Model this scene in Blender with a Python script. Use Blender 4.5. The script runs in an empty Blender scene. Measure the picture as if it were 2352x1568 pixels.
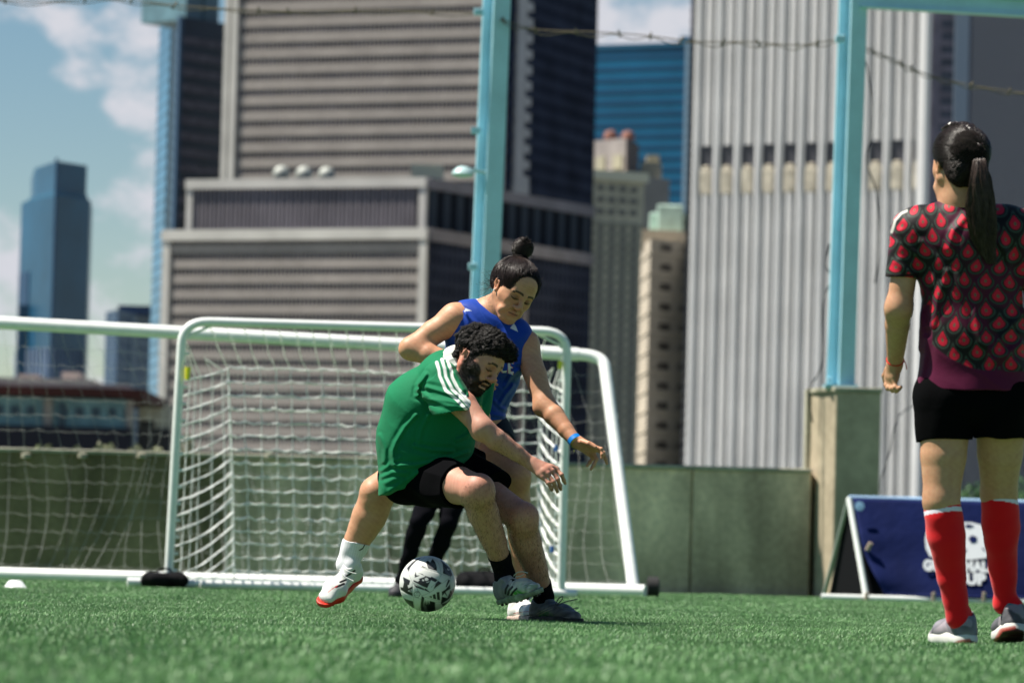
import bpy, math, random
import numpy as np
from mathutils import Vector, Matrix

random.seed(7); RNG = np.random.default_rng(7)
SC = bpy.context.scene; COL = SC.collection
R_ = math.radians

# ------------------------------------------------------------------ camera
CAM_H = 0.212; LENS = 150.0; KS = LENS / 70.0; ROLL = R_(1.5)
FPX = 2352 * LENS / 36.0; PITCH = math.atan(522 / FPX)
def dep(d):                        # measured depths (at 70 mm) to real distances: groups move back, their own depth stays
    for b, lo, hi in ((6.45, 0, 7.1), (7.85, 7.1, 9.5), (13.2, 9.5, 14)):
        if d < hi: return b * KS + (d - b)
    return d * KS
          # focal length in pixels of the 2352 px wide measuring frame
cam_d = bpy.data.cameras.new('camera'); cam = bpy.data.objects.new('camera', cam_d); COL.objects.link(cam)
CM = Matrix.Translation((0, 0, CAM_H)) @ Matrix.Rotation(math.pi / 2 + PITCH, 4, 'X') @ Matrix.Rotation(ROLL, 4, 'Z')
cam.matrix_world = CM
cam_d.lens = LENS; cam_d.sensor_width = 36; cam_d.clip_start = 0.1; cam_d.clip_end = 40000
cam_d.dof.use_dof = True; cam_d.dof.focus_distance = dep(7.85); cam_d.dof.aperture_fstop = 4.9
cam_d.dof.aperture_blades = 9
SC.camera = cam

# ------------------------------------------------------------------ world, sun, exposure
SUN_EL = 60.0; SUN_AZ = -2.0      # degrees above the horizon; degrees towards the camera from straight left
sdir = Vector((-math.cos(R_(SUN_EL)) * math.cos(R_(SUN_AZ)), -math.cos(R_(SUN_EL)) * math.sin(R_(SUN_AZ)), math.sin(R_(SUN_EL))))
sun_d = bpy.data.lights.new('sun', 'SUN'); sun = bpy.data.objects.new('sun', sun_d); COL.objects.link(sun)
sun_d.energy = 5.0; sun_d.angle = R_(0.53); sun_d.color = (1.0, 0.94, 0.84)
sun.rotation_euler = sdir.to_track_quat('Z', 'Y').to_euler(); sun.location = (-20, -10, 40)
world = bpy.data.worlds.new('World'); SC.world = world; world.use_nodes = True
SC.view_settings.view_transform = 'Standard'; SC.view_settings.look = 'None'
SC.view_settings.exposure = 0.90; SC.view_settings.gamma = 1.0
SC.cycles.use_denoising = True
SC.cycles.max_bounces = 6; SC.cycles.diffuse_bounces = 3; SC.cycles.glossy_bounces = 3
SC.cycles.transparent_max_bounces = 6; SC.cycles.sample_clamp_indirect = 8
SC.render.film_transparent = False

CMI = CM.inverted()
_cr = np.array([[CM[i][j] for j in range(3)] for i in range(3)]); _ci = _cr.T
_co = np.array([0, 0, CAM_H])
def ray(x, y):
    return _cr @ np.array([(x - 1176) / FPX, -(y - 784) / FPX, -1.0])
def P(x, y, d):                    # point seen at frame position x, y at depth d metres
    return _co + ray(x, y) * dep(d)
def PY(x, y, Y):                   # point seen at x, y standing on the plane at world Y
    r = ray(x, y); return _co + r * (Y / r[1])
def G(x, y):                       # point on the ground seen at x, y
    r = ray(x, y); return _co + r * (-CAM_H / r[2])
def D3(ix, iy, iz):                # direction: right, up, towards the camera
    return _cr @ np.array([ix, iy, iz], float)
def proj(V):
    q = (V - _co) @ _cr
    return np.stack([1176 - q[:, 0] / q[:, 2] * FPX, 784 + q[:, 1] / q[:, 2] * FPX], 1)

# ------------------------------------------------------------------ nodes
class NT:
    def __init__(s, nt): s.nt = nt; s.n = nt.nodes; s.l = nt.links
    def new(s, t, **kw):
        nd = s.n.new(t)
        for k, v in kw.items():
            if k in nd.inputs.keys() if isinstance(k, str) else False: nd.inputs[k].default_value = v
            else: setattr(nd, k, v)
        return nd
    def link(s, a, b): s.l.new(a, b)

MATS = {}
def mat(name, col=(.5, .5, .5), rough=.6, spec=.5, metal=0, vcol=False, noise=None, bump=None, sss=0, sheen=0, wave=None, grime=None, alpha=None):
    """procedural Principled material. noise=(scale, amount) colour variation, bump=(scale, strength, dist)"""
    if name in MATS: return MATS[name]
    m = bpy.data.materials.new(name); m.use_nodes = True; t = NT(m.node_tree)
    b = t.n['Principled BSDF']; b.inputs['Roughness'].default_value = rough
    b.inputs['Specular IOR Level'].default_value = spec; b.inputs['Metallic'].default_value = metal
    if sss:
        b.inputs['Subsurface Weight'].default_value = sss
        b.inputs['Subsurface Radius'].default_value = (1.0, .35, .2); b.inputs['Subsurface Scale'].default_value = .008
    if sheen: b.inputs['Sheen Weight'].default_value = sheen
    tc = t.new('ShaderNodeTexCoord'); src = None
    if vcol:
        a = t.new('ShaderNodeAttribute', attribute_name='Col'); src = a.outputs['Color']
    else:
        rgb = t.new('ShaderNodeRGB'); rgb.outputs[0].default_value = (*col, 1); src = rgb.outputs[0]
    for nz in ([noise] if noise and not isinstance(noise, list) else (noise or [])):
        n = t.new('ShaderNodeTexNoise'); n.inputs['Scale'].default_value = nz[0]; n.inputs['Detail'].default_value = 6
        t.link(tc.outputs['Object'], n.inputs['Vector'])
        if len(nz) > 2:
            mp = t.new('ShaderNodeMapping'); mp.inputs['Scale'].default_value = nz[2]
            t.link(tc.outputs['Object'], mp.inputs['Vector']); t.link(mp.outputs[0], n.inputs['Vector'])
        mr = t.new('ShaderNodeMapRange'); mr.inputs['From Min'].default_value = .3; mr.inputs['From Max'].default_value = .7
        mr.inputs['To Min'].default_value = 1 - nz[1]; mr.inputs['To Max'].default_value = 1 + nz[1]
        t.link(n.outputs['Fac'], mr.inputs['Value'])
        mx = t.new('ShaderNodeMix', data_type='RGBA', blend_type='MULTIPLY'); mx.inputs[0].default_value = 1
        t.link(src, mx.inputs[6]); t.link(mr.outputs[0], mx.inputs[7]); src = mx.outputs[2]
    t.link(src, b.inputs['Base Color'])
    if bump:
        n = t.new('ShaderNodeTexNoise'); n.inputs['Scale'].default_value = bump[0]; n.inputs['Detail'].default_value = 5
        t.link(tc.outputs['Object'], n.inputs['Vector'])
        bp = t.new('ShaderNodeBump'); bp.inputs['Strength'].default_value = bump[1]; bp.inputs['Distance'].default_value = bump[2]
        t.link(n.outputs['Fac'], bp.inputs['Height']); t.link(bp.outputs[0], b.inputs['Normal'])
    MATS[name] = m; return m

# ------------------------------------------------------------------ sky with soft clouds
def build_sky():
    t = NT(world.node_tree); bg = t.n['Background']; out = t.n['World Output']
    sky = t.new('ShaderNodeTexSky', sky_type='NISHITA'); sky.sun_disc = False
    sky.sun_elevation = R_(SUN_EL); sky.sun_rotation = math.atan2(sdir.x, sdir.y)
    sky.air_density = 1.0; sky.dust_density = 0.0; sky.ozone_density = 1.0
    hs = t.new('ShaderNodeHueSaturation'); hs.inputs['Saturation'].default_value = 1.25; hs.inputs['Value'].default_value = .84; hs.inputs['Hue'].default_value = .497
    t.link(sky.outputs[0], hs.inputs['Color'])
    tc = t.new('ShaderNodeTexCoord'); src = tc.outputs['Generated']
    nz = t.new('ShaderNodeTexNoise'); nz.inputs['Scale'].default_value = 48.0; nz.inputs['Detail'].default_value = 7; nz.inputs['Roughness'].default_value = .55
    mp = t.new('ShaderNodeMapping'); mp.inputs['Scale'].default_value = (1, 1, 1.5); mp.inputs['Location'].default_value = (.3, 0, .12)
    t.link(src, mp.inputs['Vector']); t.link(mp.outputs[0], nz.inputs['Vector'])
    am = t.new('ShaderNodeMapRange'); am.inputs['From Min'].default_value = .3; am.inputs['From Max'].default_value = .7; am.inputs['To Min'].default_value = .12; am.inputs['To Max'].default_value = .88; am.clamp = False
    t.link(nz.outputs['Fac'], am.inputs['Value']); acc = am.outputs[0]
    # cumulus banks (direction, angular radius, strength)
    banks = [((290, 170), .028, .34), ((150, 110), .018, .22), ((230, 40), .02, .08), ((300, 560), .03, .26), ((10, 560), .035, .3), ((90, 780), .05, .2),
             ((1480, 60), .07, .42), ((330, 330), .03, .2), ((60, 40), .02, .12), ((60, 270), .035, -.45), ((250, 380), .02, -.25), ((150, 320), .018, -.2), ((20, 120), .02, -.25), ((2200, 100), .10, .1)]
    for (px, py), rad, st in banks:
        rad /= KS
        v = Vector(ray(px, py)).normalized()
        vm = t.new('ShaderNodeVectorMath', operation='DISTANCE'); nrm = t.new('ShaderNodeVectorMath', operation='NORMALIZE')
        t.link(src, nrm.inputs[0]); t.link(nrm.outputs[0], vm.inputs[0]); vm.inputs[1].default_value = v
        mr = t.new('ShaderNodeMapRange', interpolation_type='SMOOTHSTEP'); mr.inputs['From Min'].default_value = rad * 1.6; mr.inputs['From Max'].default_value = 0
        mr.inputs['To Min'].default_value = 0; mr.inputs['To Max'].default_value = st
        t.link(vm.outputs['Value'], mr.inputs['Value'])
        ad = t.new('ShaderNodeMath', operation='ADD'); t.link(acc, ad.inputs[0]); t.link(mr.outputs[0], ad.inputs[1]); acc = ad.outputs[0]
    cr = t.new('ShaderNodeMapRange', interpolation_type='SMOOTHSTEP'); cr.inputs['From Min'].default_value = .50; cr.inputs['From Max'].default_value = .95
    t.link(acc, cr.inputs['Value'])
    sp = t.new('ShaderNodeSeparateXYZ'); t.link(src, sp.inputs[0])     # clouds kept low: the unseen sky overhead is cleared to cut fill light
    lo_ = t.new('ShaderNodeMapRange', interpolation_type='SMOOTHSTEP'); lo_.inputs['From Min'].default_value = .50; lo_.inputs['From Max'].default_value = .36; t.link(sp.outputs['Z'], lo_.inputs['Value'])
    ml = t.new('ShaderNodeMath', operation='MULTIPLY'); t.link(cr.outputs[0], ml.inputs[0]); t.link(lo_.outputs[0], ml.inputs[1]); cr = ml
    cc = t.new('ShaderNodeMix', data_type='RGBA'); cc.inputs[7].default_value = (6.9, 7.0, 7.6, 1)
    t.link(cr.outputs[0], cc.inputs[0]); t.link(hs.outputs[0], cc.inputs[6])
    t.link(cc.outputs[2], bg.inputs['Color']); bg.inputs['Strength'].default_value = .052
build_sky()
# ------------------------------------------------------------------ mesh helpers
def mesh_obj(name, V, F, m=None, parent=None, smooth=False, col=None):
    me = bpy.data.meshes.new(name)
    V = np.asarray(V, np.float32)
    if isinstance(F, np.ndarray):
        nf, k = F.shape
        me.vertices.add(len(V)); me.vertices.foreach_set('co', V.ravel())
        me.loops.add(nf * k); me.loops.foreach_set('vertex_index', F.astype(np.int32).ravel())
        me.polygons.add(nf); me.polygons.foreach_set('loop_start', np.arange(0, nf * k, k, dtype=np.int32))
        me.update(calc_edges=True)
    else:
        me.from_pydata([tuple(v) for v in V.tolist()], [], F)
    me.validate()
    if smooth: me.polygons.foreach_set('use_smooth', np.ones(len(me.polygons), bool))
    if col is not None and len(me.vertices) == len(V):
        a = me.color_attributes.new('Col', 'FLOAT_COLOR', 'POINT')
        c = np.ones((len(V), 4), np.float32); c[:, :3] = col; a.data.foreach_set('color', c.ravel())
    if m is not None: me.materials.append(m)
    o = bpy.data.objects.new(name, me); COL.objects.link(o)
    if parent is not None: o.parent = parent
    return o

def thing(name, label, cat, loc=(0, 0, 0), group=None):
    o = bpy.data.objects.new(name, None); COL.objects.link(o); o.empty_display_size = .1
    o['label'] = label; o['category'] = cat
    if group: o['group'] = group
    return o
def tag(o, label, cat, group=None):
    o['label'] = label; o['category'] = cat
    if group: o['group'] = group
    return o

class MB:                       # mesh builder
    def __init__(s): s.v = []; s.f = []
    def add(s, V, F):
        b = len(s.v); s.v += [tuple(map(float, v)) for v in V]; s.f += [[i + b for i in f] for f in F]
    def box(s, o, ex, ey, ez):   # corner o, edge vectors
        o, ex, ey, ez = map(lambda q: np.array(q, float), (o, ex, ey, ez))
        s.add([o, o + ex, o + ex + ey, o + ey, o + ez, o + ex + ez, o + ex + ey + ez, o + ey + ez],
              [[0, 3, 2, 1], [4, 5, 6, 7], [0, 1, 5, 4], [1, 2, 6, 5], [2, 3, 7, 6], [3, 0, 4, 7]])
    def cbox(s, c, sx, sy, sz, rz=0):
        c_, s_ = math.cos(rz), math.sin(rz); ex = np.array([c_, s_, 0]) * sx; ey = np.array([-s_, c_, 0]) * sy; ez = np.array([0, 0, sz])
        s.box(np.array(c, float) - ex / 2 - ey / 2 - ez / 2, ex, ey, ez)
    def prism(s, pts, z0, z1):
        n = len(pts); s.add([(x, y, z0) for x, y in pts] + [(x, y, z1) for x, y in pts],
            [[i, (i + 1) % n, n + (i + 1) % n, n + i] for i in range(n)] + [list(range(n))[::-1], [n + i for i in range(n)]])
    def tube(s, pts, r, sides=8, closed=False, caps=True):
        pts = [np.array(p, float) for p in pts]; n = len(pts); rs = r if hasattr(r, '__len__') else [r] * n
        b = len(s.v); up = None
        for i, p in enumerate(pts):
            t = pts[min(i + 1, n - 1)] - pts[max(i - 1, 0)] if not closed else pts[(i + 1) % n] - pts[i - 1]
            t = t / (np.linalg.norm(t) + 1e-12)
            if up is None: up = np.array([0, 0, 1.]) if abs(t[2]) < .9 else np.array([1., 0, 0])
            a = np.cross(up, t); a /= np.linalg.norm(a) + 1e-12; c = np.cross(t, a); up = c
            for k in range(sides):
                w = 2 * math.pi * k / sides; s.v.append(tuple(p + rs[i] * (math.cos(w) * a + math.sin(w) * c)))
        for i in range(n - 1 + (1 if closed else 0)):
            for k in range(sides):
                i2 = (i + 1) % n; s.f.append([b + i * sides + k, b + i * sides + (k + 1) % sides, b + i2 * sides + (k + 1) % sides, b + i2 * sides + k])
        if caps and not closed:
            s.f.append([b + k for k in range(sides)][::-1]); s.f.append([b + (n - 1) * sides + k for k in range(sides)])
    def lathe(s, c, prof, sides=24):   # prof: (r, z)
        b = len(s.v); c = np.array(c, float)
        for r, z in prof:
            for k in range(sides):
                w = 2 * math.pi * k / sides; s.v.append(tuple(c + np.array([r * math.cos(w), r * math.sin(w), z])))
        for i in range(len(prof) - 1):
            for k in range(sides): s.f.append([b + i * sides + k, b + i * sides + (k + 1) % sides, b + (i + 1) * sides + (k + 1) % sides, b + (i + 1) * sides + k])
        s.f.append([b + k for k in range(sides)][::-1]); s.f.append([b + (len(prof) - 1) * sides + k for k in range(sides)])
    def each(s, name, m, parent=None, smooth=False, bevel=0):     # every separate piece as an object of its own
        par = list(range(len(s.v)))
        def find(i):
            while par[i] != i: par[i] = par[par[i]]; i = par[i]
            return i
        for f in s.f:
            a = find(f[0])
            for q in f[1:]: par[find(q)] = a
        gr = {}
        for f in s.f: gr.setdefault(find(f[0]), []).append(f)
        out = []
        for fs in gr.values():
            ids = sorted({i for f in fs for i in f}); mp = {i: k for k, i in enumerate(ids)}; b = MB(); b.v = [s.v[i] for i in ids]; b.f = [[mp[i] for i in f] for f in fs]
            out.append(b.build(name, m, parent, smooth, bevel))
        return out
    def build(s, name, m, parent=None, smooth=False, bevel=0):
        o = mesh_obj(name, s.v, s.f, m, parent, smooth)
        if bevel:
            md = o.modifiers.new('bevel', 'BEVEL'); md.width = bevel; md.segments = 2; md.limit_method = 'ANGLE'
        if smooth:
            try: o.data.set_sharp_from_angle(angle=R_(40))
            except Exception: pass
        return o

def catmull(pts, n=6):
    pts = [np.array(p, float) for p in pts]; out = []
    Q = [2 * pts[0] - pts[1]] + pts + [2 * pts[-1] - pts[-2]]
    for i in range(1, len(Q) - 2):
        p0, p1, p2, p3 = Q[i - 1:i + 3]
        for k in range(n):
            t = k / n; out.append(.5 * ((2 * p1) + (-p0 + p2) * t + (2 * p0 - 5 * p1 + 4 * p2 - p3) * t * t + (-p0 + 3 * p1 - 3 * p2 + p3) * t ** 3))
    out.append(pts[-1]); return out

def strands(polys, r, sides=3):
    """many thin tubes at once: polys (N, K, 3) -> V, F"""
    Pn = np.asarray(polys, float); N, K, _ = Pn.shape
    T = np.gradient(Pn, axis=1); T /= np.linalg.norm(T, axis=2, keepdims=True) + 1e-9
    ref = np.array([.31, .52, .79]); A = np.cross(T, ref); A /= np.linalg.norm(A, axis=2, keepdims=True) + 1e-9; B = np.cross(T, A)
    w = np.arange(sides) * 2 * math.pi / sides
    rr = np.asarray(r, float)
    if rr.ndim == 0: rr = np.full((N, K), float(rr))
    elif rr.ndim == 1: rr = np.broadcast_to(rr[None, :], (N, K))
    V = Pn[:, :, None, :] + rr[:, :, None, None] * (np.cos(w)[None, None, :, None] * A[:, :, None, :] + np.sin(w)[None, None, :, None] * B[:, :, None, :])
    idx = np.arange(N * K * sides).reshape(N, K, sides); nx = np.roll(idx, -1, axis=2)
    F = np.stack([idx[:, :-1], nx[:, :-1], nx[:, 1:], idx[:, 1:]], -1).reshape(-1, 4)
    return V.reshape(-1, 3), F

def wob(p, seed, freq, n=5):       # cheap smooth noise, about -1..1
    g = np.random.default_rng(seed); out = 0
    for i in range(n):
        d = g.normal(size=3); d /= np.linalg.norm(d); f = freq * (.6 + .9 * g.random())
        out = out + np.sin(p @ (d * f * 6.283) + g.random() * 6.28 + 1.3 * np.sin(p @ (g.normal(size=3) * freq * 3)))
    return out / (n ** .5 * .9)

# ------------------------------------------------------------------ signed-distance modelling (bodies, clothes, shoes)
def nrm(v): v = np.array(v, float); return v / (np.linalg.norm(v) + 1e-12)
class Prim:
    def __init__(s, a, b, ra, rb=None, w=None, k=.03, op='u', cut=None, fn=None):
        s.a = np.array(a, float); s.b = np.array(b, float)
        f = lambda r: (float(r), float(r)) if not hasattr(r, '__len__') else (float(r[0]), float(r[1]))
        s.ra = f(ra); s.rb = f(rb if rb is not None else ra); s.k = k; s.op = op; s.cut = cut or []; s.fn = fn
        ab = s.b - s.a; L = np.linalg.norm(ab)
        if L < 1e-6: s.b = s.a + np.array([0, 0, 1e-5]); ab = s.b - s.a; L = 1e-5
        if w is None: s.w = None
        else: t = ab / L; w = np.array(w, float); s.w = nrm(w - t * (w @ t)) if L > 1e-4 else nrm(w)
    def d(s, p):
        ab = s.b - s.a; q = p - s.a; t = np.clip((q @ ab) / (ab @ ab), 0, 1)
        q = q - t[..., None] * ab
        if s.w is None:
            d = np.sqrt((q * q).sum(-1)) - (s.ra[0] + (s.rb[0] - s.ra[0]) * t)
        else:
            qw = q @ s.w; qq = np.maximum((q * q).sum(-1) - qw * qw, 0); qw = qw * qw
            rw = s.ra[0] + (s.rb[0] - s.ra[0]) * t; rd = s.ra[1] + (s.rb[1] - s.ra[1]) * t
            k0 = np.sqrt(qw / rw ** 2 + qq / rd ** 2); k1 = np.sqrt(qw / rw ** 4 + qq / rd ** 4) + 1e-9
            d = np.where(k0 < 1e-4, -np.minimum(rw, rd), k0 * (k0 - 1) / k1)
        for (o, n) in s.cut: d = np.maximum(d, (p - np.array(o)) @ nrm(n))
        return d
def smin(a, b, k):
    if k <= 0: return np.minimum(a, b)
    h = np.maximum(k - np.abs(a - b), 0) / k; return np.minimum(a, b) - h * h * k * .25
def fold(D, pr, dp):
    if pr.op == 'u': return smin(D, dp, pr.k)
    return -smin(-D, dp, pr.k)       # subtract

def sdf_mesh(prims, vox, disp=None, B=12, pad=.02):
    lo = np.min([np.minimum(p.a - max(p.ra), p.b - max(p.rb)) for p in prims if p.op == 'u'], 0) - pad
    hi = np.max([np.maximum(p.a + max(p.ra), p.b + max(p.rb)) for p in prims if p.op == 'u'], 0) + pad
    bs = B * vox; nb = np.ceil((hi - lo) / bs).astype(int)
    g = np.stack(np.meshgrid(*[np.arange(n) for n in nb], indexing='ij'), -1).reshape(-1, 3)
    cen = lo + (g + .5) * bs; Rb = bs * .87
    D = np.full(len(g), 1e3)
    dc = []
    for p in prims:
        dp = p.d(cen); dc.append(dp); D = fold(D, p, dp)
    sel = np.abs(D) < Rb * 1.6 + .015; g = g[sel]; dc = [d[sel] for d in dc]
    ax = np.arange(B + 1); loc = np.stack(np.meshgrid(ax, ax, ax, indexing='ij'), -1).astype(float) * vox
    NN = (nb * B + 2).astype(np.int64); verts = []; keys = []; quads = []
    off = np.array([[i, j, k] for i in (0, 1) for j in (0, 1) for k in (0, 1)])
    ed = [(0, 1), (0, 2), (0, 4), (1, 3), (1, 5), (2, 3), (2, 6), (3, 7), (4, 5), (4, 6), (5, 7), (6, 7)]
    for s0 in range(0, len(g), 500):
        gb = g[s0:s0 + 500]; pts = (lo + gb * bs)[:, None, None, None, :] + loc[None]
        D = np.full(pts.shape[:-1], 1e3)
        for p, dcc in zip(prims, dc):
            m = dcc[s0:s0 + 500] < Rb * 1.7 + 2 * p.k + .015
            if m.any(): D[m] = fold(D[m], p, p.d(pts[m]))
        if disp is not None: D = D + disp(pts, D)
        inside = D < 0
        cs = sum(inside[:, o[0]:B + o[0], o[1]:B + o[1], o[2]:B + o[2]].astype(np.int8) for o in off)
        bi, ci, cj, ck = np.nonzero((cs > 0) & (cs < 8))
        if len(bi) == 0: continue
        cv = np.stack([D[bi, ci + o[0], cj + o[1], ck + o[2]] for o in off], 1)
        acc = np.zeros((len(bi), 3)); cnt = np.zeros(len(bi))
        for e0, e1 in ed:
            a, b = cv[:, e0], cv[:, e1]; m = (a < 0) != (b < 0); t = np.where(m, a / np.where(m, a - b, 1), 0)
            acc += np.where(m[:, None], off[e0] + t[:, None] * (off[e1] - off[e0]), 0); cnt += m
        cell = np.stack([gb[bi, 0] * B + ci, gb[bi, 1] * B + cj, gb[bi, 2] * B + ck], 1).astype(np.int64)
        verts.append(lo + (cell + acc / cnt[:, None]) * vox)
        key = lambda c: ((c[:, 0] + 1) * NN[1] + c[:, 1] + 1) * NN[2] + c[:, 2] + 1
        keys.append(key(cell))
        for axn in range(3):
            sl0 = [slice(None)] + [slice(0, B)] * 3; sl1 = list(sl0); sl1[axn + 1] = slice(1, B + 1)
            A = inside[tuple(sl0)]; C = inside[tuple(sl1)]
            bi, ci, cj, ck = np.nonzero(A != C)
            if len(bi) == 0: continue
            c = np.stack([gb[bi, 0] * B + ci, gb[bi, 1] * B + cj, gb[bi, 2] * B + ck], 1).astype(np.int64)
            u, v = (axn + 1) % 3, (axn + 2) % 3; eu = np.eye(3, dtype=np.int64)[u]; ev = np.eye(3, dtype=np.int64)[v]
            q = np.stack([key(c - eu - ev), key(c - ev), key(c), key(c - eu)], 1)
            fl = ~A[bi, ci, cj, ck]; q[fl] = q[fl][:, ::-1]; quads.append(q)
    V = np.concatenate(verts); K = np.concatenate(keys); Q = np.concatenate(quads)
    o = np.argsort(K); K = K[o]; V = V[o]
    ix = np.searchsorted(K, Q); ix = np.minimum(ix, len(K) - 1); ok = (K[ix] == Q).all(1)
    return V, ix[ok].astype(np.int32)

def sdf_obj(name, prims, vox, m, parent, colf=None, disp=None):
    V, F = sdf_mesh(prims, vox, disp)
    # normals for colour functions
    col = None
    if colf is not None:
        n = np.cross(V[F[:, 2]] - V[F[:, 0]], V[F[:, 3]] - V[F[:, 1]]); N = np.zeros_like(V)
        for k in range(4): np.add.at(N, F[:, k], n)
        N /= np.linalg.norm(N, axis=1, keepdims=True) + 1e-12
        col = colf(V, N)
    o = mesh_obj(name, V, F, m, parent, smooth=True, col=col); return o

# painting helpers on vertex positions projected to the measuring frame
def sm(x, a, b): t = np.clip((x - a) / (b - a), 0, 1); return t * t * (3 - 2 * t)
def linedist(q, pts):
    d = np.full(len(q), 1e9)
    for a, b in zip(pts[:-1], pts[1:]):
        a = np.array(a, float); b = np.array(b, float); ab = b - a
        t = np.clip(((q - a) @ ab) / (ab @ ab + 1e-9), 0, 1); d = np.minimum(d, np.linalg.norm(q - a - t[:, None] * ab, axis=1))
    return d
def inpoly(q, pts):
    c = np.zeros(len(q), bool); n = len(pts)
    for i in range(n):
        x1, y1 = pts[i]; x2, y2 = pts[(i + 1) % n]
        m = ((y1 > q[:, 1]) != (y2 > q[:, 1])) & (q[:, 0] < (x2 - x1) * (q[:, 1] - y1) / ((y2 - y1) + 1e-12) + x1); c ^= m
    return c
def mixc(c, new, f): return c + (np.array(new) - c) * f[:, None]
# ------------------------------------------------------------------ ground and turf
def structure(o): o['kind'] = 'structure'; return o
gm = mat('ground_turf', (.055, .125, .045), .95, .1, noise=[(6, .25), (220, .35)], bump=(400, .6, .004))
g = MB(); g.add([(-60, -20, 0), (60, -20, 0), (60, 24.0 * KS, 0), (-60, 24.0 * KS, 0)], [[0, 1, 2, 3]])
structure(g.build('ground', gm))
fm = mat('city_ground', (.16, .17, .15), .9, .2, noise=[(.05, .3), (.6, .2)])
g = MB(); g.add([(-9000, 24.0 * KS, -.3), (9000, 24.0 * KS, -.3), (9000, 20000, -.3), (-9000, 20000, -.3), (-9000, -300, -.3), (9000, -300, -.3)], [[4, 5, 2, 3]])
structure(g.build('terrain', fm))

def turf():
    blades = []
    bands = [(3.0, 5.2, 8000, .019, .0021), (5.2, 7.0, 14000, .018, .0018), (7.0, 9.4, 26000, .018, .0017), (9.4, 13, 9000, .018, .0028), (13, 20.4, 3200, .019, .0048)]
    P0 = []; H = []; W = []
    for y0, y1, dens, h, w in bands:
        y0 *= KS; y1 *= KS; dens /= KS * .9; x1 = .285 / KS * y1 + 1.0; n = int((y1 - y0) * 2 * x1 * dens); x = RNG.uniform(-x1, x1, n); y = RNG.uniform(y0, y1, n)
        m = np.abs(x) < .285 / KS * y + .9; x = x[m]; y = y[m]
        P0.append(np.stack([x, y, np.zeros_like(x)], 1)); H.append(RNG.uniform(.6, 1.15, len(x)) * h); W.append(np.full(len(x), w) * RNG.uniform(.7, 1.2, len(x)))
    p = np.concatenate(P0); h = np.concatenate(H); w = np.concatenate(W); n = len(p)
    # tufted lay of the pile: lean follows a slow field plus scatter
    a = RNG.uniform(0, 6.283, n) + 0; lean = RNG.uniform(.15, .95, n)
    fld = wob(p * np.array([1, 1, 0]), 3, 1.1); fl2 = wob(p * np.array([1, 1, 0]), 5, 4.0)
    h = h * (1 + .16 * fl2 + .12 * fld)
    dx = np.cos(a) * lean + .25 * fld; dy = np.sin(a) * lean
    ta = RNG.uniform(0, 3.1416, n); s = np.stack([np.cos(ta), np.sin(ta), np.zeros(n)], 1) * (w / 2)[:, None]
    mid = p + np.stack([dx * h * .35, dy * h * .35, h * .55], 1); tip = p + np.stack([dx * h, dy * h, h * (1 - .25 * lean)], 1)
    V = np.stack([p - s, p + s, mid + s * .85, mid - s * .85, tip], 1).reshape(-1, 3)
    b = np.arange(n)[:, None] * 5
    F = np.concatenate([b + np.array([0, 1, 2, 3])], 1)
    c = np.array([.118, .250, .088]) * (1 + .22 * RNG.normal(size=(n, 1)).clip(-1.6, 2) + .10 * fld[:, None] + .12 * fl2[:, None])
    yel = RNG.random(n) < .10; c[yel] = np.array([.16, .26, .11]) * RNG.uniform(.7, 1.1, (yel.sum(), 1))
    wht = RNG.random(n) < .04; c[wht] = np.array([.25, .36, .24])
    c = np.repeat(c.clip(.01, 1), 5, 0)
    m = mat('turf_fibre', rough=.48, spec=.45, vcol=True)
    # quads + tip triangles in one mesh
    me = bpy.data.meshes.new('artificial_turf')
    T = b + np.array([3, 2, 4]); nf = len(F)
    loops = np.concatenate([F.ravel(), T.ravel()]).astype(np.int32)
    me.vertices.add(len(V)); me.vertices.foreach_set('co', V.astype(np.float32).ravel())
    me.loops.add(len(loops)); me.loops.foreach_set('vertex_index', loops)
    me.polygons.add(2 * nf); me.polygons.foreach_set('loop_start', np.concatenate([np.arange(nf) * 4, nf * 4 + np.arange(nf) * 3]).astype(np.int32))
    me.update(calc_edges=True)
    at = me.color_attributes.new('Col', 'FLOAT_COLOR', 'POINT'); cc = np.ones((len(V), 4), np.float32); cc[:, :3] = c; at.data.foreach_set('color', cc.ravel())
    me.materials.append(m); o = bpy.data.objects.new('artificial_turf', me); COL.objects.link(o); o['kind'] = 'stuff'; tag(o, 'short green synthetic grass pile covering the pitch', 'artificial turf')
turf()

# ------------------------------------------------------------------ concrete wall and pillar
WY = 20.6 * KS
cmd_ = mat('dark_concrete', (.19, .155, .085), .9, .2, noise=[(.55, .35), (2.2, .3, (1, 1, .35)), (14, .12)], bump=(12, .4, .01))  # darker concrete tone for the three leftmost panels
cm = mat('old_concrete', (.50, .40, .275), .9, .2, noise=[(.55, .45), (2.2, .4, (1, 1, .35)), (14, .15)], bump=(12, .4, .01))
cm2 = mat('pillar_concrete', (.40, .335, .24), .9, .2, noise=[(1.2, .22), (9, .12)], bump=(14, .35, .008))
capm = mat('cap_concrete', (.36, .34, .26), .85, .2, noise=[(3, .25), (20, .15)])
wall = thing('concrete_wall', 'long low weathered concrete parapet wall behind both goals', 'wall')
xl = -8.0; xr = PY(1862, 1200, WY)[0]; zt = PY(1600, 1070, WY)[2]
b = MB(); n = 0; x = xl
seg = [xl, PY(-160, 1100, WY)[0], PY(160, 1100, WY)[0], PY(520, 1100, WY)[0], PY(900, 1100, WY)[0], PY(1240, 1100, WY)[0], PY(1590, 1100, WY)[0], xr]
for a, c in zip(seg[3:-1], seg[4:]): b.box((a + .012, WY + random.uniform(0, .008), 0), (c - a - .024, 0, 0), (0, .3, 0), (0, 0, zt - .04))
b2 = MB()
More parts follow.
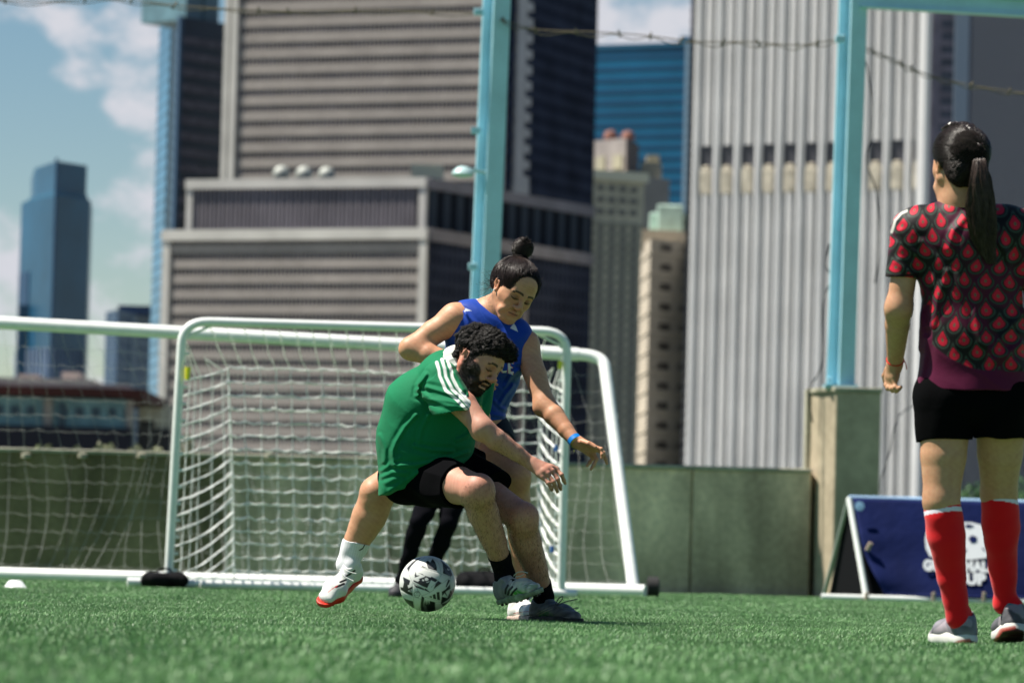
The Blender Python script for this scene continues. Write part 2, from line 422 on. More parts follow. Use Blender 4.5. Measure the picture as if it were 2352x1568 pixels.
for a, c in zip(seg[:3], seg[1:4]): b2.box((a + .012, WY + random.uniform(0, .008), 0), (c - a - .024, 0, 0), (0, .3, 0), (0, 0, zt - .04))
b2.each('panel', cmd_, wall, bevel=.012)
b.each('panel', cm, wall, bevel=.012); b = MB(); b.box((xl, WY + .04, 0), (xr - xl, 0, 0), (0, .2, 0), (0, 0, zt - .05)); b.build('core', cm, wall)
b = MB(); b.box((xl, WY - .02, zt - .04), (xr - xl, 0, 0), (0, .34, 0), (0, 0, .045)); b.build('coping', capm, wall, bevel=.012)
b = MB()
for px in (190, 325, 620, 60):
    q = PY(px, 1046, WY - .02); b.lathe((q[0], WY - .02, q[2] - .03), [(.02, 0), (.05, .01), (.05, .05), (.02, .06)], 12)
b.each('fixing', capm, wall, smooth=True)

pil = thing('concrete_pillar', 'square concrete pillar carrying the right-hand light blue steel post', 'pillar')
x0 = PY(1910, 1150, WY)[0]; x1 = PY(2013, 1150, WY)[0]; zp = PY(1960, 903, WY)[2]
pxl = PY(1874, 1150, WY)[0]
b = MB(); b.prism([(x0, WY - .28), (x1, WY - .28), (x1 + .02, WY + .4), (pxl - .05, WY + .4), (pxl + .01, WY + .02)], 0, zp); b.build('shaft', cm2, pil, bevel=.015)
b = MB(); b.prism([(x0 - .015, WY - .30), (x1 + .015, WY - .30), (x1 + .04, WY + .43), (pxl - .07, WY + .43), (pxl - .02, WY)], zp, zp + .05); b.build('cap', capm, pil, bevel=.01)
pw = thing('concrete_post', 'narrow tan concrete stub standing against the left side of the pillar', 'post')
x2 = PY(1848, 1000, WY + .5)[0]; x3 = PY(1872, 1000, WY + .5)[0]
b = MB(); b.box((x2, WY + .35, 0), (x3 - x2, 0, 0), (0, .3, 0), (0, 0, PY(1860, 893, WY + .5)[2])); b.build('shaft', capm, pw, bevel=.01)

# ------------------------------------------------------------------ light blue steel posts
bm_ = mat('light_blue_paint', (.41, .675, .77), .45, .4, noise=[(3, .08), (40, .05)], bump=(60, .15, .001))
def hpost(b, p0, p1, wx, wy, rz):
    """H-section: two flanges and a web, built between heights"""
    c, s = math.cos(rz), math.sin(rz); ex = np.array([c, s, 0]); ey = np.array([-s, c, 0]); p0 = np.array(p0, float); up = np.array(p1, float) - p0
    t = .016
    b.box(p0 - ex * wx / 2 - ey * wy / 2, ex * wx, ey * t, up); b.box(p0 - ex * wx / 2 + ey * (wy / 2 - t), ex * wx, ey * t, up)
    b.box(p0 - ex * t / 2 - ey * (wy / 2 - t), ex * t, ey * (wy - 2 * t), up)
PBY = WY + .12
lp = thing('steel_post', 'light blue steel post with a round floodlight, rising behind the players', 'steel post', group='light blue steel posts')
pa = PY(1097, 1075, PBY); pt = PY(1139, -60, PBY)
b = MB(); hpost(b, (pa[0], PBY, zt), (pt[0] + .02, PBY, pt[2]), .22, .20, R_(38)); b.build('column', bm_, lp)
b = MB(); b.cbox((pa[0], PBY, zt + .012), .32, .3, .024); b.build('base_plate', bm_, lp)
b = MB()
for yy in (28, 300, 612):
    q = PY(1090 + (612 - yy) * .022 - 8, yy, PBY - .1); b.cbox((q[0] + .02, PBY - .1, q[2]), .1, .05, .07)
b.each('bracket', bm_, lp, bevel=.008)
lampm = mat('lamp_housing', (.42, .58, .58), .35, .5, noise=(8, .1))
q = PY(1063, 398, PBY - .35); b = MB(); b.lathe((q[0], q[1], q[2] - .05), [(.02, .0), (.10, .015), (.115, .04), (.10, .075), (.06, .11), (.03, .12)], 28)
b.tube([(q[0], q[1], q[2] + .04), (q[0] + .12, q[1] + .2, q[2] + .05), (pa[0] + .08, PBY - .08, q[2] + .02)], .018, 8); fl = b.build('floodlight', lampm, lp, smooth=True)
rp = thing('steel_post', 'light blue steel post standing on the pillar with a beam at its top', 'steel post', group='light blue steel posts')
pa = PY(1930, 890, PBY - .2); pt = PY(1957, -60, PBY - .2)
b = MB(); hpost(b, (pa[0], PBY - .2, zp + .05), (pt[0] + .02, PBY - .2, pt[2]), .22, .20, R_(38)); b.build('column', bm_, rp)
b = MB(); b.cbox((pa[0], PBY - .2, zp + .065), .34, .34, .03); b.build('base_plate', bm_, rp)
b = MB()
q = PY(1926, 90, PBY - .3); b.cbox((q[0] + .02, q[1], q[2]), .11, .05, .08); q = PY(1900, 880, PBY - .3); b.cbox((q[0] + .02, q[1], q[2]), .06, .05, .12)
b.each('bracket', bm_, rp, bevel=.008)
A = PY(1972, -8, PBY - .25); Bp = PY(2420, 18, PBY + .8)
b = MB(); dv = Bp - A; e = nrm([dv[1], -dv[0], 0]) * -.14; b.box(A - e * .5 - np.array([0, 0, .12]), dv, e, np.array([0, 0, .02])); b.box(A - e * .5 + np.array([0, 0, .06]), dv, e, np.array([0, 0, .02])); b.box(A - e * .05 - np.array([0, 0, .1]), dv, e * .1, np.array([0, 0, .16])); b.build('beam', bm_, rp)

# ------------------------------------------------------------------ ropes and cables
ropem = mat('weathered_rope', (.16, .13, .09), .9, .2, noise=(30, .3)); blk = mat('black_cable', (.012, .012, .014), .55, .4)
def rope(name, pts, r, m, label, knots=0, twin=0):
    b = MB(); cp = catmull(pts, 10); b.tube(cp, r, 6)
    if twin: b.tube([p + np.array([0, .02, -twin * math.sin(math.pi * i / len(cp) * 9) ** 2 - .01]) for i, p in enumerate(cp)], r * .8, 5)
    o = b.build(name, m, smooth=True); tag(o, label, 'rope' if name == 'rope' else 'cable')
    if knots:
        kb = MB()
        for i in range(knots):
            p = cp[int((i + .5 + random.uniform(-.3, .3)) * (len(cp) - 1) / knots)]; kb.tube([p + np.array([random.uniform(-.03, .03), 0, .035]), p, p + np.array([random.uniform(-.03, .03), .01, -.04])], r * 1.5, 5)
        kb.each('knot', m, o)
    return o
RY = PBY - .12
rope('rope', [PY(-200, -20, RY), PY(60, 4, RY), PY(250, -2, RY), PY(420, 14, RY), PY(640, 26, RY), PY(860, 24, RY), PY(1086, 30, RY)], .007, ropem, 'thin rope running from the left edge of the sky to the left blue post', 9, .03)
rope('rope', [PY(1150, 45, RY), PY(1230, 68, RY), PY(1365, 74, RY), PY(1480, 82, RY), PY(1600, 96, RY), PY(1720, 97, RY), PY(1830, 104, RY), PY(1920, 92, RY)], .007, ropem, 'thin knotted rope strung between the two blue posts', 10, .04)
rope('rope', [PY(1982, 108, RY), PY(2040, 132, RY), PY(2120, 168, RY), PY(2230, 196, RY), PY(2420, 224, RY)], .007, ropem, 'thin rope sagging away to the right of the right blue post', 5, .03)
rope('cable', [PY(1978, 112, RY), PY(1996, 180, RY), PY(2004, 290, RY), PY(1990, 370, RY), PY(2012, 440, RY), PY(2020, 560, RY), PY(2010, 650, RY)], .008, blk, 'black cable looping down right of the right blue post')
rope('cable', [PY(1905, 560, RY), PY(1898, 610, RY), PY(1910, 640, RY), PY(1890, 700, RY), PY(1888, 830, RY), PY(1866, 880, RY), PY(1858, 900, RY), PY(1866, 970, RY)], .008, blk, 'black cable hanging left of the right blue post down to the pillar')
rope('cable', [PY(2100, 930, RY + 1), PY(2062, 960, RY), PY(2040, 1050, RY), PY(2022, 1110, RY), PY(2030, 1190, RY)], .006, blk, 'thin black cable hanging just right of the concrete pillar')
# ------------------------------------------------------------------ city behind the wall
class Face:
    def __init__(s, p0, p1, z0, z1):
        s.p0 = np.array([p0[0], p0[1], 0.]); s.p1 = np.array([p1[0], p1[1], 0.]); s.L = np.linalg.norm(s.p1 - s.p0); s.e = (s.p1 - s.p0) / s.L
        s.n = np.array([s.e[1], -s.e[0], 0]);
        if s.n[1] > 0 and abs(s.n[1]) > .05: s.n = -s.n
        s.z0 = z0; s.z1 = z1
    def rect(s, b, u0, u1, z0, z1, pr, dp=.5):   # box from u0..u1 along the face, standing pr proud
        b.box(s.p0 + s.e * u0 + s.n * pr + np.array([0, 0, z0]), s.e * (u1 - u0), -s.n * (pr + dp), np.array([0, 0, z1 - z0]))
    def bands(s, b, step, h, pr, top=None, zmin=None, u0=0, u1=None, off=0):
        z = (top if top is not None else s.z1) - off
        while z > (zmin if zmin is not None else s.z0): s.rect(b, u0, u1 if u1 is not None else s.L, z - h, z, pr); z -= step
    def fins(s, b, step, w, pr, z0=None, z1=None, u0=0, u1=None, off=0, jit=0):
        u = u0 + off; u1 = s.L if u1 is None else u1
        while u < u1 - w * .5: s.rect(b, u, u + w * (1 + random.uniform(-jit, jit)), z0 if z0 is not None else s.z0, z1 if z1 is not None else s.z1, pr); u += step
def rib_tri(f, b, u0, u1, z0, z1, pr):    # rib with a flat nose and splayed sides
    e = f.e; n = f.n; w = u1 - u0; P0 = f.p0 + e * u0; q = [P0 - e * w * .12, P0 + e * w * .22 + n * pr, P0 + e * w * .62 + n * pr, P0 + e * w * 1.12, P0 + e * w * .5 - n * .5]
    b.prism([(p[0], p[1]) for p in q], z0, z1)
def building(name, label, foot, top, m, wallname='wall', depth=60, zb=-.5, back=None):
    """foot: list of (x px at y, y, Y) corners left to right; top: height or (x, y, Y) where the roof edge is seen"""
    b = thing(name, label, 'building')
    pts = [PY(x, y, Y)[:2] for x, y, Y in foot]; z1 = top if not isinstance(top, tuple) else PY(*top)[2]
    bk = back or [tuple(np.array(pts[-1]) * (1 + depth / pts[-1][1]) * np.array([.995, 1])), tuple(np.array(pts[0]) * (1 + depth / pts[0][1]) * np.array([.995, 1]))]
    mb = MB(); mb.prism([tuple(p) for p in pts] + bk, zb, z1); mb.build(wallname, m, b)
    return b, [Face(pts[i], pts[i + 1], zb, z1) for i in range(len(pts) - 1)], z1
def H(px, Y): return px * Y / FPX       # size in metres of px frame pixels at distance Y

def glass(name, col, rough=.25, sc=(.3, .35), spec=.5): return mat(name, col, rough, spec, noise=[(sc[0], sc[1])])
gdark = mat('dark_glazing', (.060, .060, .080), .5, .25, noise=[(.12, .5), (.9, .3)])
brown = mat('brown_spandrel', (.33, .297, .272), .85, .2, noise=[(.09, .12), (1.4, .12)])
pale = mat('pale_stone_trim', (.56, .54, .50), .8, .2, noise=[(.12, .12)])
shade = mat('shaded_trim', (.22, .21, .23), .8, .2, noise=[(.2, .15)])  # trim of the sunless right faces, shade put into its colour
fin_m = mat('dark_metal_fin', (.16, .145, .16), .5, .4, noise=[(.1, .2)])
blackm = mat('dark_recess', (.008, .010, .016), .9, .1)
navyp = mat('navy_shade_pier', (.034, .042, .068), .9, .08, noise=[(.1, .25)]); ndk = mat('navy_shade_glass', (.014, .020, .038), .8, .1, noise=[(.1, .4)])  # dark glass and piers on the right faces, missing sun put into the colour
dkp = mat('dark_pier', (.30, .26, .23), .5, .4, noise=[(.1, .25)])

# -- stepped podium office block in the middle
Y0 = 430.0 * KS
t, F_, z1 = building('office_block', 'stepped grey-brown office block with striped floors and a dark finned upper storey', [(366, 1000, Y0 + 12 * KS), (969, 1000, Y0), (1346, 1000, Y0 + 30 * KS)], (977, 528, Y0), gdark, 'glazing', 90)
A, B_ = F_; st = H(35.7, Y0)
sp = MB(); A.bands(sp, st, st * .55, .35, off=H(31, Y0), u0=H(18, Y0), u1=A.L - H(14, Y0)); sp.build('wall', brown, t)
tr = MB(); A.rect(tr, -.5, A.L + .3, z1 - H(21, Y0), z1 + .4, 1.1); A.rect(tr, -.3, H(17, Y0), -.5, z1, .8); A.rect(tr, A.L - H(16, Y0), A.L + .2, -.5, z1, .8); tr.build('cornice', pale, t)
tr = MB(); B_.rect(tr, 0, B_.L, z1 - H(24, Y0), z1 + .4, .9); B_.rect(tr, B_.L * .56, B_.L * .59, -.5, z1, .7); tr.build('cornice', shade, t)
md = MB(); A.fins(md, H(10.5, Y0), H(4.0, Y0), .1, u0=H(18, Y0)); md.build('mullion', dkp, t)
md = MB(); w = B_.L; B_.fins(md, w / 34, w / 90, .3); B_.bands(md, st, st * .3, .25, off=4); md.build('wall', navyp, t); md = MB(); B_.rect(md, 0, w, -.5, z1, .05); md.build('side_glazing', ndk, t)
# upper storey
pts = [PY(418, 1000, Y0 + 22 * KS)[:2], PY(964, 1000, Y0 + 12 * KS)[:2], PY(1345, 1000, Y0 + 42 * KS)[:2]]; z2 = PY(970, 411, Y0 + 12 * KS)[2]
U = [Face(pts[0], pts[1], z1, z2), Face(pts[1], pts[2], z1, z2)]
b = MB(); b.prism([tuple(p) for p in pts] + [(pts[2][0], pts[2][1] + 60), (pts[0][0], pts[0][1] + 80)], z1 - 1, z2 - .5); up_ = b.build('upper_storey', blackm, t)
b = MB()
k = 0; u = H(16, Y0); W_ = H(22.5, Y0)
while u < U[0].L - H(22, Y0): U[0].rect(b, u, u + W_ * .40, z1, z2, .6); U[0].rect(b, u + W_ * .52, u + W_ * .86, z1, z2, .5); u += W_
b.build('fin', fin_m, up_)
b = MB(); U[1].fins(b, U[1].L / 13, U[1].L / 24, .5, off=1); b.build('fin', mat('blue_grey_fin', (.045, .058, .075), .9, .1), up_)
b = MB(); U[0].rect(b, -.5, U[0].L + .3, z2 - H(20, Y0), z2 + .3, 1.2); U[0].rect(b, -.3, H(13, Y0), z1, z2, .9); U[0].rect(b, U[0].L - H(15, Y0), U[0].L + .2, z1, z2, .9); b.build('cornice', pale, up_)
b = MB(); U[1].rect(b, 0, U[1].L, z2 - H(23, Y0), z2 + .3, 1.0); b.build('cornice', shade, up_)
# rooftop machinery standing on the block
V_ = KS; vm_ = mat('galvanised_vent', (.40, .42, .38), .5, .5, noise=[(.5, .2)])
for i, px in enumerate((646, 698, 750)):
    q = PY(px, 410, Y0 + 22 * KS); b = MB(); b.lathe((q[0], q[1], z2 - .6), [(a_ * KS * .62, c_ * KS * .62) for a_, c_ in [(1.0, 0), (1.0, 1.1), (1.35, 1.5), (1.45, 2.3), (1.2, 3.0), (.7, 3.4), (.1, 3.55)]], 20)
    o = b.build('roof_ventilator', vm_, smooth=True); tag(o, ('leftmost', 'middle', 'right-hand')[i] + ' of three pale domed ventilators on the office block roof', 'roof vent', 'ventilators on the office roof')
b = MB(); q0 = PY(944, 405, Y0 + 24 * KS); q1 = PY(1018, 405, Y0 + 24 * KS); b.box((q0[0], Y0 + 24 * KS, z2 - .6), (q1[0] - q0[0], 0, 0), (0, 6, 0), (0, 0, PY(980, 378, Y0 + 24 * KS)[2] - z2 + .6))
b.box((q0[0] - 4, Y0 + 25 * KS, z2 - .6), (4, 0, 0), (0, 5, 0), (0, 0, 2.0)); o = b.build('roof_plant_room', mat('cream_plant_room', (.62, .60, .46), .8, .2)); tag(o, 'cream plant room box on the office block roof beside the floodlight', 'roof plant')

# -- tall striped tower
Y1 = 560.0 * KS; TOP = PY(700, -260, Y1)[2]
t, F_, z1 = building('office_tower', 'tall office tower with brown and dark horizontal stripes and pale corner piers', [(492, 1000, Y1 + 16 * KS), (1138, 1000, Y1), (1346, 1000, Y1 + 30 * KS)], TOP, gdark, 'glazing', 80)
A, B_ = F_; st = H(37.0, Y1); zc = PY(800, 355, Y1)[2]; off = (z1 - zc) % st
b = MB(); A.bands(b, st, st * .56, .35, off=off - st * .2, u0=H(34, Y1), u1=A.L - H(42, Y1)); b.build('wall', brown, t)
b = MB(); A.fins(b, H(10.5, Y1), H(4.0, Y1), .1, u0=H(34, Y1)); b.build('mullion', dkp, t)
b = MB(); A.rect(b, 0, H(13, Y1), -.5, z1, 1.2); A.rect(b, H(19, Y1), H(34, Y1), -.5, z1, 1.2); A.rect(b, H(13, Y1), H(19, Y1), -.5, z1, .3); b.build('pier', pale, t)
b = MB(); A.rect(b, A.L - H(30, Y1), A.L + .4, -.5, z1, 1.2); b.build('pier', mat('mid_grey_stone', (.52, .50, .49), .8, .2, noise=[(.1, .1)]), t)
b = MB(); w = B_.L
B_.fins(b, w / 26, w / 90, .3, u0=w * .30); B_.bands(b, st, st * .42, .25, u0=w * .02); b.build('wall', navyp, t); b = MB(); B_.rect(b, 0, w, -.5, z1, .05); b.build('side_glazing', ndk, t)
b = MB(); B_.rect(b, w * .09, w * .25, -.5, PY(1200, 460, Y1 + 30 * KS)[2], 1.2)
z = PY(1200, 460, Y1 + 30 * KS)[2]
B_.rect(b, w * .10, w * .19, z, z1, 1.0)
while z < z1: B_.rect(b, w * .19, w * .25, z, z + st * .55, 1.1); z += st
b.build('pier', mat('grey_pier', (.50, .48, .46), .8, .2, noise=[(.1, .1)]), t)

# -- dark banded tower to its left
Y2 = 620.0 * KS
t, F_, z1 = building('dark_tower', 'near-black tower with thin lighter floor bands behind the striped tower', [(383, 1000, Y2), (500, 1000, Y2 + 8 * KS)], (460, 39, Y2), mat('night_glass', (.010, .020, .045), .35, .5, noise=[(.1, .3)]), 'glazing', 60)
b = MB(); A = F_[0]; st = H(37, Y2); A.bands(b, st, st * .46, .4, off=st * 1.2); b.build('wall', mat('slate_band', (.13, .125, .155), .6, .3, noise=[(.6, .5)]), t)
b = MB(); A.rect(b, A.L * .30, A.L * .62, z1, z1 + H(90, Y2), -4, 24); A.rect(b, A.L * .66, A.L * .95, z1, z1 + H(70, Y2), -4, 24); b.build('roof', mat('pale_teal_cladding', (.12, .22, .26), .4, .5, noise=[(.2, .3)]), t)
b = MB(); A.rect(b, -.4, H(9, Y2), -.5, z1, .8); b.build('pier', mat('blue_pier', (.05, .10, .17), .6, .3), t)

# -- slim pale-blue glass tower
Y3 = 760.0 * KS
t, F_, z1 = building('glass_tower', 'very slim tall blue glass tower rising out of the top of the picture', [(338, 1000, Y3 + 20 * KS), (366, 1000, Y3), (392, 1000, Y3 + 30 * KS)], PY(380, -300, Y3)[2], mat('steel_blue_glass', (.06, .19, .32), .3, .5, noise=[(.03, .3)]), 'glazing', 30)
b = MB(); F_[1].bands(b, 4.2, 1.6, .2); F_[1].rect(b, 0, 1.6, 0, z1, .5); b.build('wall', mat('grey_blue_band', (.19, .27, .32), .5, .4), t)
b = MB(); F_[0].bands(b, 4.2, .8, .2); b.build('mullion', mat('mid_blue_band', (.07, .16, .24), .5, .4), t)

# -- far stepped blue tower at the left
Y4 = 2400.0 * KS; g4 = mat('teal_blue_glass', (.014, .078, .150), .35, .4, noise=[(.004, .25), (.03, .12)])
t, F_, z1 = building('skyscraper', 'far blue glass skyscraper with a narrower squared crown, at the left', [(32, 1000, Y4 + 60 * KS), (112, 1000, Y4), (191, 1000, Y4 + 30 * KS)], (125, 448, Y4), g4, 'glazing', 120)
b = MB(); pp = [PY(70, 700, Y4 + 70 * KS)[:2], PY(120, 700, Y4 + 20 * KS)[:2], PY(190, 700, Y4 + 45 * KS)[:2]]; zz = PY(120, 362, Y4)[2]; zm = PY(120, 425, Y4)[2]
b.prism([tuple(p) for p in pp] + [(pp[2][0] * 1.045, Y4 + 140 * KS), (pp[0][0] * 1.035, Y4 + 140 * KS)], z1 - 2, zz); q0 = PY(42, 700, Y4 + 66 * KS)[:2]; q1 = PY(118, 700, Y4 + 8 * KS)[:2]; q2 = PY(197, 700, Y4 + 36 * KS)[:2]
b.build('crown', g4, t)
b = MB(); 
n = 4
for i in range(n):
    f = (i + 1) / (n + 1); b.prism([tuple(np.array(q0) * (1 - f) + np.array(pp[0]) * f), tuple(np.array(q1) * (1 - f) + np.array(pp[1]) * f), tuple(np.array(q2) * (1 - f) + np.array(pp[2]) * f), (pp[2][0] * 1.04, Y4 + 130 * KS), (pp[0][0] * 1.03, Y4 + 130 * KS)], z1 - 3, z1 + (zm - z1) * (1 - (1 - f) ** 1.0) )
b.build('roof', mat('pale_blue_roof', (.03, .12, .20), .5, .4), t)
b = MB()
for f in F_: f.fins(b, f.L / 9, f.L / 26, 2.0, z1=z1 * .58)
b.build('mullion', mat('hazy_lilac_fin', (.13, .17, .25), .6, .3, noise=[(.01, .4)]), t)
b = MB(); F_[0].rect(b, F_[0].L * .97, F_[0].L * 1.0, 0, zz, 1.5); F_[0].rect(b, F_[0].L * .02, F_[0].L * .3, 0, z1 * .8, 1.2); b.build('recess', mat('deep_blue_recess', (.008, .045, .11), .4, .4), t)
b = MB(); q0 = PY(34, 1000, Y4 + 40 * KS); q1 = PY(60, 1000, Y4 + 40 * KS); b.box((q0[0], Y4 + 40 * KS, 0), (q1[0] - q0[0], 0, 0), (0, 80, 0), (0, 0, PY(40, 700, Y4 + 40 * KS)[2])); b.build('lower_wing', g4, t)

Y5 = 1900.0 * KS
t, F_, z1 = building('apartment_tower', 'low hazy blue-grey tower between the skyscraper and the slim glass tower', [(236, 1000, Y5), (262, 1000, Y5 - 20 * KS), (342, 1000, Y5 + 40 * KS)], (300, 718, Y5), mat('haze_blue_wall', (.055, .10, .17), .6, .3, noise=[(.01, .2)]), 'wall', 80)
b = MB(); q0 = PY(262, 1000, Y5 + 10 * KS); q1 = PY(345, 1000, Y5 + 10 * KS); b.box((q0[0], Y5 + 10 * KS, z1 - 1), (q1[0] - q0[0], 0, 0), (0, 60, 0), (0, 0, PY(300, 698, Y5)[2] - z1 + 1)); b.build('roof', mat('haze_blue_roof', (.035, .06, .12), .6, .3), t)
b = MB(); F_[1].bands(b, 12, 4, .8); F_[0].fins(b, F_[0].L / 4, F_[0].L / 10, .8); F_[1].rect(b, F_[1].L * .36, F_[1].L * .5, 0, z1, 1.5); b.build('balcony', mat('haze_band', (.10, .15, .21), .6, .3), t)

# -- blue glass tower in the gap
Y6 = 900.0 * KS
t, F_, z1 = building('blue_glass_block', 'broad saturated blue glass block filling the gap between the towers', [(1345, 900, Y6), (1562, 900, Y6 - 10 * KS)], (1480, 110, Y6), mat('deep_blue_glass', (.004, .10, .20), .3, .5, noise=[(.012, .25), (.06, .12)]), 'glazing', 70)
b = MB(); F_[0].bands(b, H(26, Y6), .9, .3); b.build('mullion', mat('blue_floor_line', (.006, .065, .15), .4, .5), t)
b = MB(); q = F_[0]; q.rect(b, q.L * .88, q.L * .97, z1, z1 + H(18, Y6), -3, 15); q.rect(b, -.2, q.L * 1.0, z1 - H(6, Y6), z1 + .5, .8); b.build('roof', mat('blue_roof_edge', (.02, .11, .20), .4, .4), t)
b = MB(); q.rect(b, q.L * .985, q.L * 1.0 + 1, 0, z1, 1.5); b.build('pier', mat('pale_edge', (.16, .25, .33), .5, .4), t)

# -- old stone tower with two water tanks
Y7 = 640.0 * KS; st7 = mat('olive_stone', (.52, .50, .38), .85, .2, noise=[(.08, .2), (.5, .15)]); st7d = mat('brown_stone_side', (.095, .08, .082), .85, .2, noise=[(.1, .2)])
t, F_, z1 = building('stone_tower', 'old olive-grey stone tower with a turret, stepped roofs and grid of windows', [(1345, 1000, Y7), (1466, 1000, Y7 + 4 * KS)], (1420, 391, Y7), st7, 'wall', 40)
A = F_[0]; b = MB(); 
for yy in (430, 457, 484):
    z = PY(1420, yy, Y7)[2]
    for k in range(4): A.rect(b, A.L * (.10 + .21 * k), A.L * (.24 + .21 * k), z - H(7, Y7), z + H(5, Y7), .15)
for k in range(4): A.rect(b, A.L * (.14 + .215 * k), A.L * (.23 + .215 * k), 0, PY(1420, 508, Y7)[2], .15)
b.build('window', mat('olive_window', (.15, .15, .14), .4, .5), t)
b = MB(); A.bands(b, H(22, Y7), H(9, Y7), .35, top=PY(1420, 510, Y7)[2]); b.build('window_ledge', mat('olive_ledge', (.34, .34, .27), .8, .2), t)
b = MB(); A.rect(b, -1, A.L + 1, z1 - H(22, Y7), z1, 1.2); b.build('cornice', mat('pale_olive_stone', (.78, .76, .58), .85, .2), t)
tx0, tx1, tx2 = PY(1352, 700, Y7 + 12 * KS)[:2], PY(1432, 700, Y7 + 6 * KS)[:2], PY(1457, 700, Y7 + 16 * KS)[:2]; zt2 = PY(1410, 307, Y7)[2]
b = MB(); b.prism([tuple(tx0), tuple(tx1), tuple(tx2), (tx2[0] * 1.02, Y7 + 30 * KS), (tx0[0] * 1.03, Y7 + 30 * KS)], z1 - 1, zt2); tur = b.build('turret', mat('turret_stone', (.34, .31, .30), .85, .2, noise=[(.15, .2)]), t)
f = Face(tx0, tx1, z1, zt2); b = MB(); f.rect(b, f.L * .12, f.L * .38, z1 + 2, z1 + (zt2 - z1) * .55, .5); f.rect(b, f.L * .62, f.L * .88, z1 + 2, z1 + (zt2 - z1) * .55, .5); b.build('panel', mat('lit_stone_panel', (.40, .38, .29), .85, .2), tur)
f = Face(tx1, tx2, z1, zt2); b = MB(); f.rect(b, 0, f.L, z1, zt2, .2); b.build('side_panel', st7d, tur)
for i, px in enumerate((1403, 1443)):
    q = PY(px, 300, Y7 + 14 * KS); b = MB(); r = H(15.5, Y7)
    b.lathe((q[0], q[1], zt2), [(r * .5, 0), (r * .5, H(8, Y7)), (r, H(8.2, Y7)), (r * 1.02, H(20, Y7)), (r * .8, H(26, Y7)), (r * .1, H(30, Y7))], 18)
    o = b.build('water_tank', mat('rusty_tank', (.26, .12, .09), .7, .3, noise=[(.4, .3)]), smooth=True); tag(o, ('left', 'right')[i] + ' rusty red water tank on the stone tower turret', 'water tank', 'water tanks on the stone tower')
t, F_, z1 = building('grey_annex', 'plain grey slab-sided building joined behind the stone tower, right of it', [(1464, 1000, Y7 + 16 * KS), (1524, 1000, Y7 + 20 * KS)], (1510, 406, Y7 + 16 * KS), mat('flat_grey_wall', (.27, .26, .25), .9, .2, noise=[(.1, .12)]), 'wall', 30)
b = MB(); q0 = PY(1463, 800, Y7 + 20 * KS); q1 = PY(1510, 800, Y7 + 20 * KS); b.box((q0[0], Y7 + 20 * KS, z1 - 1), (q1[0] - q0[0], 0, 0), (0, 20, 0), (0, 0, PY(1490, 372, Y7 + 20 * KS)[2] - z1 + 1)); b.box((q0[0] + 2, Y7 + 22 * KS, z1), ((q1[0] - q0[0]) * .6, 0, 0), (0, 12, 0), (0, 0, PY(1490, 366, Y7 + 20 * KS)[2] - z1 + 2)); b.build('roof', mat('warm_stone', (.42, .39, .30), .9, .2), t)

# -- tan masonry block with copper roof
Y8 = 420.0 * KS; tan = mat('tan_masonry', (.50, .445, .36), .85, .2, noise=[(.1, .15), (.8, .12)])
t, F_, z1 = building('masonry_block', 'tan masonry office building with rows of dark windows and a green copper roof', [(1462, 1050, Y8 + 12 * KS), (1482, 1050, Y8), (1600, 1050, Y8 + 6 * KS)], (1520, 548, Y8), tan, 'wall', 40)
A = F_[1]; b = MB(); 
for i in range(13):
    z = PY(1520, 566 + 45.5 * i, Y8)[2]
    for (u0, u1) in ((.20, .40), (.58, .78)):
        A.rect(b, A.L * u0, A.L * (u0 + u1) / 2 - .12, z - H(8, Y8), z + H(9, Y8), -.0, .3); A.rect(b, A.L * (u0 + u1) / 2 + .12, A.L * u1, z - H(8, Y8), z + H(9, Y8), .02, .3)
b.each('window', mat('masonry_window', (.035, .030, .032), .4, .5), t)
b = MB(); A.bands(b, H(45.5, Y8), H(5, Y8), .25, off=H(30, Y8)); F_[0].bands(b, H(45.5, Y8), H(5, Y8), .25, off=H(30, Y8)); b.build('string_course', mat('pale_masonry', (.58, .52, .42), .85, .2), t)
b = MB(); pts = [PY(1474, 600, Y8 + 8 * KS)[:2], PY(1600, 600, Y8 + 10 * KS)[:2]]; zz = PY(1520, 512, Y8)[2]; b.prism([tuple(pts[0]), tuple(pts[1]), (pts[1][0] * 1.06, Y8 + 35 * KS), (pts[0][0] * 1.06, Y8 + 35 * KS)], z1 - 1, zz); att = b.build('attic', tan, t)
cop = mat('green_copper', (.46, .62, .54), .7, .3, noise=[(.3, .2)])
b = MB(); q0 = PY(1492, 500, Y8 + 12 * KS)[0]; q1 = PY(1600, 500, Y8 + 12 * KS)[0]; qm = PY(1540, 500, Y8 + 12 * KS)[0]; za = PY(1540, 472, Y8 + 12 * KS)[2]; zb = PY(1500, 488, Y8 + 12 * KS)[2]
b.prism([(q0, Y8 + 12 * KS), (q1, Y8 + 12 * KS), (q1 * 1.04, Y8 + 30 * KS), (q0 * 1.04, Y8 + 30 * KS)], zz, zb); b.prism([(qm - 3, Y8 + 11 * KS), (q1 - 3, Y8 + 11 * KS), (q1 * 1.04 - 3, Y8 + 30 * KS), (qm * 1.04 - 3, Y8 + 30 * KS)], zz, za); b.build('roof', cop, t, bevel=.4)

